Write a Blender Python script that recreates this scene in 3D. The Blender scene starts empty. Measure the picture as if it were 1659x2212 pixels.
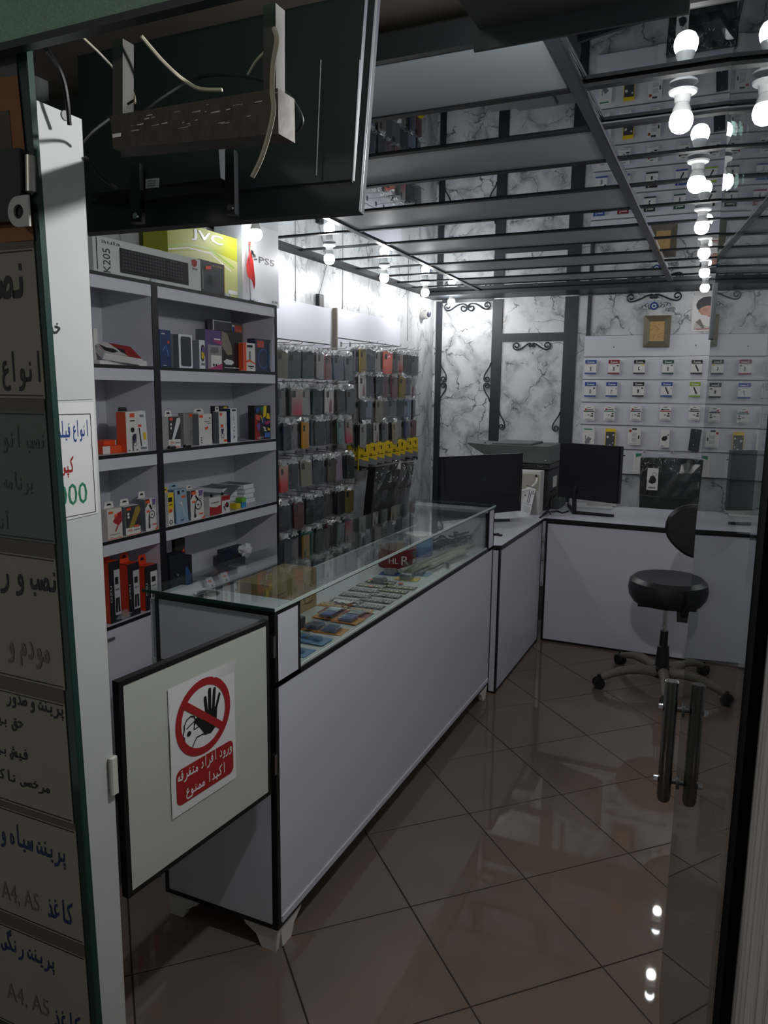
import bpy, math, random
import numpy as np
from mathutils import Vector, Matrix
from mathutils.geometry import tessellate_polygon
rnd = random.Random(7)
SC = bpy.context.scene
COL = SC.collection
PI = math.pi
V = Vector

# ---------------------------------------------------------------- camera
H = 1.62                                   # eye height above the shop floor, metres
YAW, PIT, ROL = (math.radians(a) for a in (24.4313, 9.18925, 0.65479))
FPX = 1634.184                             # focal length in pixels of the 1659x2212 frame
_f = V((-math.sin(YAW)*math.cos(PIT), math.cos(YAW)*math.cos(PIT), -math.sin(PIT)))
_r0 = V((math.cos(YAW), math.sin(YAW), 0)); _u0 = _r0.cross(_f)
_r = _r0*math.cos(ROL) + _u0*math.sin(ROL); _u = _u0*math.cos(ROL) - _r0*math.sin(ROL)
cam = bpy.data.cameras.new('camera'); camo = bpy.data.objects.new('camera', cam); COL.objects.link(camo)
cam.sensor_fit = 'VERTICAL'; cam.sensor_height = 24.0; cam.lens = FPX/2212*24.0
cam.clip_start = 0.05; cam.clip_end = 60
m3 = Matrix((_r, _u, -_f)).transposed()
camo.matrix_world = Matrix.Translation((0, 0, H)) @ m3.to_4x4()
SC.camera = camo

# ---------------------------------------------------------------- world (night street), exposure
W = bpy.data.worlds.new('night'); SC.world = W; W.use_nodes = True
W.node_tree.nodes['Background'].inputs[0].default_value = (0.055, 0.06, 0.062, 1)
W.node_tree.nodes['Background'].inputs[1].default_value = 1.0
BULB = 238.0
SC.view_settings.view_transform = 'Standard'; SC.view_settings.look = 'None'
SC.view_settings.gamma = 1.0; SC.view_settings.use_curve_mapping = False
SC.view_settings.exposure = 0.86
cy = SC.cycles
cy.max_bounces = 10; cy.diffuse_bounces = 4; cy.glossy_bounces = 6; cy.transmission_bounces = 6
cy.transparent_max_bounces = 24; cy.sample_clamp_indirect = 3.0; cy.caustics_reflective = True; cy.caustics_refractive = False
cy.use_denoising = True
sl = bpy.data.lights.new('street_lamp', 'AREA'); sl.energy = 22; sl.size = 0.5; sl.color = (1.0, 0.93, 0.82)
slo = bpy.data.objects.new('street_lamp', sl); COL.objects.link(slo)
slo.location = (-2.4, -5.0, 3.6); slo.rotation_euler = (V((-0.6, 1.0, 1.2)) - slo.location).to_track_quat('-Z', 'Y').to_euler()

# ---------------------------------------------------------------- helpers
def ray(x, y): return _f + _r*((x-829.5)/FPX) - _u*((y-1106)/FPX)
def hit(x, y, ax, v):
    d = ray(x, y); return V((0, 0, H)) + d*((v - (0, 0, H)[ax])/d[ax])
def onx(x, y, v): return hit(x, y, 0, v)      # the point of the plane X = v seen along that line of sight
def ony(x, y, v): return hit(x, y, 1, v)
def onz(x, y, v): return hit(x, y, 2, v)
def lin(c):
    return tuple(((v/255)/12.92 if v/255 <= .04045 else ((v/255+.055)/1.055)**2.4) for v in c)
MATS = {}
def mat(name, col=(200, 200, 200), rough=.5, metal=0.0, spec=.5, emis=0, noise=0.0, nscale=8, bump=0, alpha=None):
    if name in MATS: return MATS[name]
    m = bpy.data.materials.new(name); m.use_nodes = True; MATS[name] = m
    nt = m.node_tree; b = nt.nodes['Principled BSDF']
    c = lin(col)
    b.inputs['Base Color'].default_value = (*c, 1); b.inputs['Roughness'].default_value = rough
    b.inputs['Metallic'].default_value = metal; b.inputs['Specular IOR Level'].default_value = spec
    if emis:
        b.inputs['Emission Color'].default_value = (*c, 1); b.inputs['Emission Strength'].default_value = emis
    if noise or bump:
        g = nt.nodes.new('ShaderNodeNewGeometry'); n = nt.nodes.new('ShaderNodeTexNoise')
        n.inputs['Scale'].default_value = nscale; n.inputs['Detail'].default_value = 5
        nt.links.new(g.outputs['Position'], n.inputs['Vector'])
        if noise:
            mx = nt.nodes.new('ShaderNodeMix'); mx.data_type = 'RGBA'
            mx.inputs[6].default_value = (*[v*(1-noise) for v in c], 1); mx.inputs[7].default_value = (*[min(1, v*(1+noise)) for v in c], 1)
            nt.links.new(n.outputs['Fac'], mx.inputs[0]); nt.links.new(mx.outputs[2], b.inputs['Base Color'])
        if bump:
            bp = nt.nodes.new('ShaderNodeBump'); bp.inputs['Strength'].default_value = bump; bp.inputs['Distance'].default_value = .01
            nt.links.new(n.outputs['Fac'], bp.inputs['Height']); nt.links.new(bp.outputs[0], b.inputs['Normal'])
    return m
def sheet_glass(name, tint=(1, 1, 1), f0=.04, rough=0.0, haze=0.0, hazecol=(.8, .85, .83)):
    """Clear flat glass or film: transparent with a Schlick mirror term (straight-through light, so lamps shine into the case)."""
    if name in MATS: return MATS[name]
    m = bpy.data.materials.new(name); m.use_nodes = True; MATS[name] = m
    nt = m.node_tree; nt.nodes.clear(); N = nt.nodes.new; L = nt.links.new
    out = N('ShaderNodeOutputMaterial'); tr = N('ShaderNodeBsdfTransparent'); gl = N('ShaderNodeBsdfGlossy')
    tr.inputs[0].default_value = (*tint, 1); gl.inputs['Roughness'].default_value = rough
    lw = N('ShaderNodeLayerWeight'); lw.inputs['Blend'].default_value = .5
    p = N('ShaderNodeMath'); p.operation = 'POWER'; p.inputs[1].default_value = 5
    a = N('ShaderNodeMath'); a.operation = 'MULTIPLY_ADD'; a.inputs[1].default_value = 1-f0; a.inputs[2].default_value = f0
    L(lw.outputs['Facing'], p.inputs[0]); L(p.outputs[0], a.inputs[0])
    base = tr
    if haze:
        df = N('ShaderNodeBsdfDiffuse'); df.inputs[0].default_value = (*hazecol, 1)
        mh = N('ShaderNodeMixShader'); mh.inputs[0].default_value = haze
        L(tr.outputs[0], mh.inputs[1]); L(df.outputs[0], mh.inputs[2]); base = mh
    mx = N('ShaderNodeMixShader'); L(a.outputs[0], mx.inputs[0]); L(base.outputs[0], mx.inputs[1]); L(gl.outputs[0], mx.inputs[2])
    L(mx.outputs[0], out.inputs[0]); return m
def marble(name, stretch=(1, 1, 1), scale=2.6, dark=.5, base=(236, 238, 238), vein=(120, 122, 124), rough=.28):
    """white marble-print wall board: pale clouds bounded by broken, jagged grey veins with a soft grey band beside them"""
    if name in MATS: return MATS[name]
    m = bpy.data.materials.new(name); m.use_nodes = True; MATS[name] = m
    nt = m.node_tree; b = nt.nodes['Principled BSDF']; N = nt.nodes.new; L = nt.links.new
    b.inputs['Roughness'].default_value = rough
    def math_(op, a, c=None, clamp=False):
        k = N('ShaderNodeMath'); k.operation = op; k.use_clamp = clamp
        for i_, v in enumerate((a, c)):
            if v is None: continue
            if isinstance(v, (int, float)): k.inputs[i_].default_value = v
            else: L(v, k.inputs[i_])
        return k.outputs[0]
    def noise_(vec, sc, det=4, ro=.55):
        n = N('ShaderNodeTexNoise'); n.inputs['Scale'].default_value = sc; n.inputs['Detail'].default_value = det; n.inputs['Roughness'].default_value = ro
        L(vec, n.inputs['Vector']); return n
    def ramp_(v, a, c, lo=0, hi=1):
        r = N('ShaderNodeMapRange'); r.interpolation_type = 'SMOOTHSTEP'
        for i_, q in ((1, a), (2, c), (3, lo), (4, hi)): r.inputs[i_].default_value = q
        L(v, r.inputs[0]); return r.outputs[0]
    g = N('ShaderNodeNewGeometry'); mp = N('ShaderNodeMapping'); mp.inputs['Scale'].default_value = stretch
    L(g.outputs['Position'], mp.inputs['Vector']); P_ = mp.outputs[0]
    def warp(vec, sc, amt, det=5):
        n = noise_(vec, sc, det); s_ = N('ShaderNodeVectorMath'); s_.operation = 'MULTIPLY_ADD'; s_.inputs[1].default_value = (amt, amt, amt)
        L(n.outputs['Color'], s_.inputs[0]); L(vec, s_.inputs[2]); return s_.outputs[0]
    def edge(vec, sc):
        v = N('ShaderNodeTexVoronoi'); v.feature = 'DISTANCE_TO_EDGE'; v.inputs['Scale'].default_value = sc; L(vec, v.inputs['Vector']); return v.outputs['Distance']
    w1 = warp(P_, 3.2, .30); w2 = warp(w1, 11, .05, 3)
    d1 = edge(w2, scale)
    mask = ramp_(noise_(P_, 3.4, 3).outputs['Fac'], .36, .54)
    line = math_('MULTIPLY', ramp_(d1, .0, .028, 1, 0), ramp_(noise_(P_, 4.6, 3).outputs['Fac'], .42, .53))
    soft = math_('MULTIPLY', ramp_(d1, .0, .30, 1, 0), mask)
    soft = math_('MULTIPLY', soft, ramp_(noise_(w2, 9, 6, .7).outputs['Fac'], .30, .70))
    d2 = edge(warp(P_, 5.5, .22), scale*2.3)
    fine = math_('MULTIPLY', ramp_(d2, .0, .03, 1, 0), ramp_(noise_(P_, 2.7, 2).outputs['Fac'], .54, .66))
    k = math_('MAXIMUM', math_('MULTIPLY', line, 1.0), math_('MULTIPLY', soft, .78)); k = math_('MAXIMUM', k, math_('MULTIPLY', fine, .6))
    k = math_('MULTIPLY', k, dark, True)
    mc = N('ShaderNodeMix'); mc.data_type = 'RGBA'; mc.inputs[6].default_value = (*lin(base), 1); mc.inputs[7].default_value = (*lin(vein), 1)
    L(k, mc.inputs[0]); L(mc.outputs[2], b.inputs['Base Color']); return m

_tx = {}
def text_mesh(s):
    if s in _tx: return _tx[s]
    c = bpy.data.curves.new('t', 'FONT'); c.body = s; c.resolution_u = 2; c.fill_mode = 'FRONT'
    o = bpy.data.objects.new('t', c); COL.objects.link(o); bpy.context.view_layer.update()
    me = o.evaluated_get(bpy.context.evaluated_depsgraph_get()).to_mesh()
    vs = [(v.co.x, v.co.y) for v in me.vertices]; fs = [tuple(p.vertices) for p in me.polygons]
    bpy.data.objects.remove(o); bpy.data.curves.remove(c)
    _tx[s] = (vs, fs); return _tx[s]
_A = {c: i for i, c in enumerate("0123456789ABCDEFGHIJKLMNOPQRSTUVWXYZabcdefghijklmnopqrstuvwxyz-_")}
_gl = {}
def _inside(p, L):
    c = False
    for i in range(len(L)):
        a, b = L[i-1], L[i]
        if (a.y > p.y) != (b.y > p.y) and p.x < (b.x-a.x)*(p.y-a.y)/(b.y-a.y)+a.x: c = not c
    return c
def glyph(code):
    if code in _gl: return _gl[code]
    loops = []
    for L in GLYPHS[code].split('|'):
        q = [_A[L[i]]*64 + _A[L[i+1]] for i in range(0, len(L), 2)]
        loops.append([V(((q[i]-200)/500, (q[i+1]-200)/500, 0)) for i in range(0, len(q), 2)])
    own = [[k for k, M in enumerate(loops) if k != i and _inside(L[0], M)] for i, L in enumerate(loops)]
    def fatten(L, hole):
        ar = sum(L[i-1].x*L[i].y-L[i].x*L[i-1].y for i in range(len(L))); sg = (1 if ar > 0 else -1)*(-.45 if hole else 1); out = []
        for i in range(len(L)):
            a, b, c = L[i-1], L[i], L[(i+1) % len(L)]; e1, e2 = (b-a).normalized(), (c-b).normalized()
            n = V((e1.y+e2.y, -e1.x-e2.x, 0)); n = n.normalized() if n.length > .2 else V((e1.y, -e1.x, 0)); out.append(b+n*sg*.013)
        return out
    loops = [fatten(L, bool(own[i])) for i, L in enumerate(loops)]
    vs, fs = [], []
    for i, L in enumerate(loops):
        if own[i]: continue
        part = [L] + [loops[k] for k in range(len(loops)) if own[k] == [i]]
        b = len(vs); vs += [(p.x, p.y) for q in part for p in q]
        fs += [tuple(k+b for k in t) for t in tessellate_polygon(part)]
    _gl[code] = (vs, fs); return _gl[code]
ADV = 0.4335
def persian(key):
    """outline letters of a Persian line, set right to left; returns verts, faces (x grows to the right, line ends at x = 0)"""
    vs, fs = [], []; x = 0
    for code in WORDS[key]:
        x -= ADV*(.55 if code == ' ' else 1.0)
        if code == ' ': continue
        gv, gf = glyph(code); b = len(vs)
        vs += [(px+x, py) for px, py in gv]; fs += [tuple(i+b for i in t) for t in gf]
    return vs, fs

class MB:
    """collects faces with their materials, then links them as ONE mesh object"""
    def __init__(s): s.v = []; s.f = []; s.m = []; s.mats = []; s.M = Matrix()
    def mi(s, m):
        if m not in s.mats: s.mats.append(m)
        return s.mats.index(m)
    def add(s, vs, fs, m):
        b = len(s.v); k = s.mi(m); M = s.M
        s.v += [tuple(M @ V(p)) for p in vs]
        for f in fs: s.f.append(tuple(i+b for i in f)); s.m.append(k)
        return s
    def poly(s, pts, m): return s.add(pts, [tuple(range(len(pts)))], m)
    def box(s, a, b, m):
        x0, y0, z0 = a; x1, y1, z1 = b
        return s.add([(x0,y0,z0),(x1,y0,z0),(x1,y1,z0),(x0,y1,z0),(x0,y0,z1),(x1,y0,z1),(x1,y1,z1),(x0,y1,z1)],
                     [(3,2,1,0),(4,5,6,7),(0,1,5,4),(1,2,6,5),(2,3,7,6),(3,0,4,7)], m)
    def bbox(s, a, b, m, r=.004):
        """box with chamfered vertical edges and top rim"""
        x0, y0, z0 = a; x1, y1, z1 = b
        p = [(x0+r,y0),(x1-r,y0),(x1,y0+r),(x1,y1-r),(x1-r,y1),(x0+r,y1),(x0,y1-r),(x0,y0+r)]
        c = ((x0+x1)/2, (y0+y1)/2)
        q = [(px+(r if px < c[0] else -r), py+(r if py < c[1] else -r)) for px, py in p]
        vs = [(*k, z0) for k in p] + [(*k, z1-r) for k in p] + [(*k, z1) for k in q]
        fs = [tuple(range(7, -1, -1)), tuple(range(16, 24))]
        for j in (0, 8):
            for i in range(8): k = (i+1) % 8; fs.append((j+i, j+k, j+k+8, j+i+8))
        return s.add(vs, fs, m)
    def hexa(s, p, m):
        """8 corners: bottom four counter-clockwise, then the top four"""
        return s.add(p, [(3,2,1,0),(4,5,6,7),(0,1,5,4),(1,2,6,5),(2,3,7,6),(3,0,4,7)], m)
    def prism(s, pts, d, m):
        n = len(pts); d = V(d); q = [V(p) for p in pts]
        fs = [tuple(range(n-1, -1, -1)), tuple(range(n, 2*n))] + [(i, (i+1) % n, n+(i+1) % n, n+i) for i in range(n)]
        return s.add(q + [p+d for p in q], fs, m)
    def tube(s, pts, r, m, n=8, cap=True, closed=False):
        pts = [V(p) for p in pts]; k = len(pts); rs = r if isinstance(r, (list, tuple)) else [r]*k
        vs, fs = [], []; prev = None
        for i, p in enumerate(pts):
            if closed: t = pts[(i+1) % k] - pts[i-1]
            else: t = pts[min(i+1, k-1)] - pts[max(i-1, 0)]
            t = t.normalized() if t.length > 1e-9 else V((0, 0, 1))
            if prev is None:
                a = V((0, 0, 1)) if abs(t.z) < .9 else V((1, 0, 0)); x = t.cross(a).normalized()
            else:
                x = prev - t*prev.dot(t); x = x.normalized() if x.length > 1e-6 else t.orthogonal().normalized()
            prev = x; y = t.cross(x)
            vs += [p + (x*math.cos(2*PI*j/n) + y*math.sin(2*PI*j/n))*rs[i] for j in range(n)]
        for i in range(k if closed else k-1):
            a, b = i*n, ((i+1) % k)*n
            for j in range(n): fs.append((a+j, a+(j+1) % n, b+(j+1) % n, b+j))
        if cap and not closed: fs += [tuple(range(n-1, -1, -1)), tuple(range((k-1)*n, k*n))]
        return s.add(vs, fs, m)
    def lathe(s, prof, o, m, n=20, axis=(0, 0, 1)):
        """profile of (radius, height) turned about the axis through o"""
        R = V((0, 0, 1)).rotation_difference(V(axis).normalized()).to_matrix(); o = V(o)
        vs, fs = [], []
        for r, h in prof:
            vs += [o + R @ V((r*math.cos(2*PI*j/n), r*math.sin(2*PI*j/n), h)) for j in range(n)]
        for i in range(len(prof)-1):
            for j in range(n): fs.append((i*n+j, i*n+(j+1) % n, (i+1)*n+(j+1) % n, (i+1)*n+j))
        if prof[0][0] > 1e-6: fs.append(tuple(range(n-1, -1, -1)))
        if prof[-1][0] > 1e-6: fs.append(tuple(range((len(prof)-1)*n, len(prof)*n)))
        return s.add(vs, fs, m)
    def grid(s, nu, nv, fn, m):
        vs = [fn(i/nu, j/nv) for j in range(nv+1) for i in range(nu+1)]
        fs = [(j*(nu+1)+i, j*(nu+1)+i+1, (j+1)*(nu+1)+i+1, (j+1)*(nu+1)+i) for j in range(nv) for i in range(nu)]
        return s.add(vs, fs, m)
    def flat(s, vf, o, u, v, m, align='l', fit=None, size=1.0):
        """flat lettering: outline in the plane (u, v) from o; fit = (width, height) scales it to that"""
        vs, fs = vf
        x0 = min(p[0] for p in vs); x1 = max(p[0] for p in vs); y0 = min(p[1] for p in vs); y1 = max(p[1] for p in vs)
        sx = sy = size
        if fit: sx = fit[0]/max(x1-x0, 1e-6); sy = fit[1]/max(y1-y0, 1e-6)
        ox = {'l': x0, 'c': (x0+x1)/2, 'r': x1}[align]; o, u, v = V(o), V(u), V(v)
        return s.add([o + u*((p[0]-ox)*sx) + v*((p[1]-y0)*sy) for p in vs], fs, m)
    def build(s, name, parent=None, smooth=False, world=True, share=None):
        me = bpy.data.meshes.new(name)
        vs = s.v
        if parent is not None and world:
            r = parent
            while r.parent: r = r.parent
            Mi = (Matrix.Translation(r.location) @ r.rotation_euler.to_matrix().to_4x4()).inverted()
            vs = [tuple(Mi @ V(p)) for p in vs]
        me.from_pydata(vs, [], s.f)
        for m in s.mats: me.materials.append(m)
        me.polygons.foreach_set('material_index', s.m)
        if smooth:
            me.polygons.foreach_set('use_smooth', [True]*len(s.f)); me.set_sharp_from_angle(angle=math.radians(38))
        me.update()
        o = bpy.data.objects.new(name, me); COL.objects.link(o)
        if parent is not None: o.parent = parent
        return o
def tag(o, label=None, cat=None, group=None, kind=None):
    if label: o['label'] = label
    if cat: o['category'] = cat
    if group: o['group'] = group
    if kind: o['kind'] = kind
    return o
def thing(name, label, cat, loc=(0, 0, 0), rotz=0, group=None):
    o = bpy.data.objects.new(name, None); COL.objects.link(o); o.location = loc; o.rotation_euler = (0, 0, rotz)
    o.empty_display_size = .05
    return tag(o, label, cat, group)
def struct(o): o['kind'] = 'structure'; return o
def part_root(name, parent):
    o = bpy.data.objects.new(name, None); COL.objects.link(o); o.parent = parent; return o
def sroot(name):
    o = bpy.data.objects.new(name, None); COL.objects.link(o); o['kind'] = 'structure'; return o
def copy_tree(o, parent=None):
    c = o.copy(); COL.objects.link(c)
    if parent is not None: c.parent = parent
    for ch in list(o.children): copy_tree(ch, c)
    return c
def one(mb, name, label, cat, loc, rotz=0, group=None, smooth=False):
    """a thing that is a single mesh, given in its own coordinates"""
    o = mb.build(name, None, smooth); o.location = loc; o.rotation_euler = (0, 0, rotz); return tag(o, label, cat, group)
def arc(cx, cz, r, a0, a1, n, r1=None):
    r1 = r if r1 is None else r1
    return [(cx+(r+(r1-r)*i/n)*math.cos(a0+(a1-a0)*i/n), cz+(r+(r1-r)*i/n)*math.sin(a0+(a1-a0)*i/n)) for i in range(n+1)]

# ---------------------------------------------------------------- shared materials
M_WHITE = mat('white_melamine', (212, 212, 222), .32, spec=.4, noise=.02, nscale=40)
M_SHELF = mat('shelf_melamine', (205, 205, 216), .4, spec=.35)
M_BLACK = mat('black_edging', (14, 15, 18), .4)
M_BLACKP = mat('black_plastic', (17, 18, 22), .45, noise=.1)
M_RUBBER = mat('black_rubber', (12, 12, 13), .7)
M_FRAME = mat('black_painted_steel', (40, 44, 50), .45, noise=.08)
M_CHROME = mat('chrome', (200, 200, 205), .15, 1.0)
M_PULL = mat('dull_tube_steel', (112, 110, 106), .25, 1.0)
M_STEEL = mat('brushed_steel', (160, 160, 160), .32, 1.0, noise=.15, nscale=60)
M_MIRROR = mat('grey_mirror', (178, 184, 188), .012, 1.0)
M_GREYP = mat('grey_ceiling_panel', (134, 142, 147), .5, noise=.05, nscale=90)
M_PAPER = mat('white_paper', (228, 228, 228), .6)
M_PWHITE = mat('printed_white', (222, 220, 216), .45)
M_PBLACK = mat('printed_black', (22, 22, 26), .5)
M_PRED = mat('printed_red', (166, 32, 34), .5)
M_PORANGE = mat('printed_orange', (232, 84, 38), .5)
M_PBLUE = mat('printed_blue', (40, 74, 150), .5)
M_PGREEN = mat('printed_green', (38, 128, 92), .5)
M_PYEL = mat('printed_yellow', (226, 196, 30), .5)
M_PGREY = mat('printed_grey', (120, 122, 126), .5)
M_CARTON = mat('brown_cardboard', (168, 138, 100), .8, noise=.06, nscale=30)
M_GLASSEDGE = mat('green_glass_edge', (34, 62, 56), .5, spec=.25)
G_COUNTER = sheet_glass('counter_glass', (.93, .97, .95), .045)
G_DOOR = sheet_glass('door_glass', (.86, .9, .89), .05)
G_FILM = sheet_glass('clear_plastic_film', (.95, .95, .95), .09, rough=.16, haze=.05)
G_CLEAR = sheet_glass('clear_plastic', (.93, .95, .95), .06, rough=.08, haze=.05)
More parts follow.
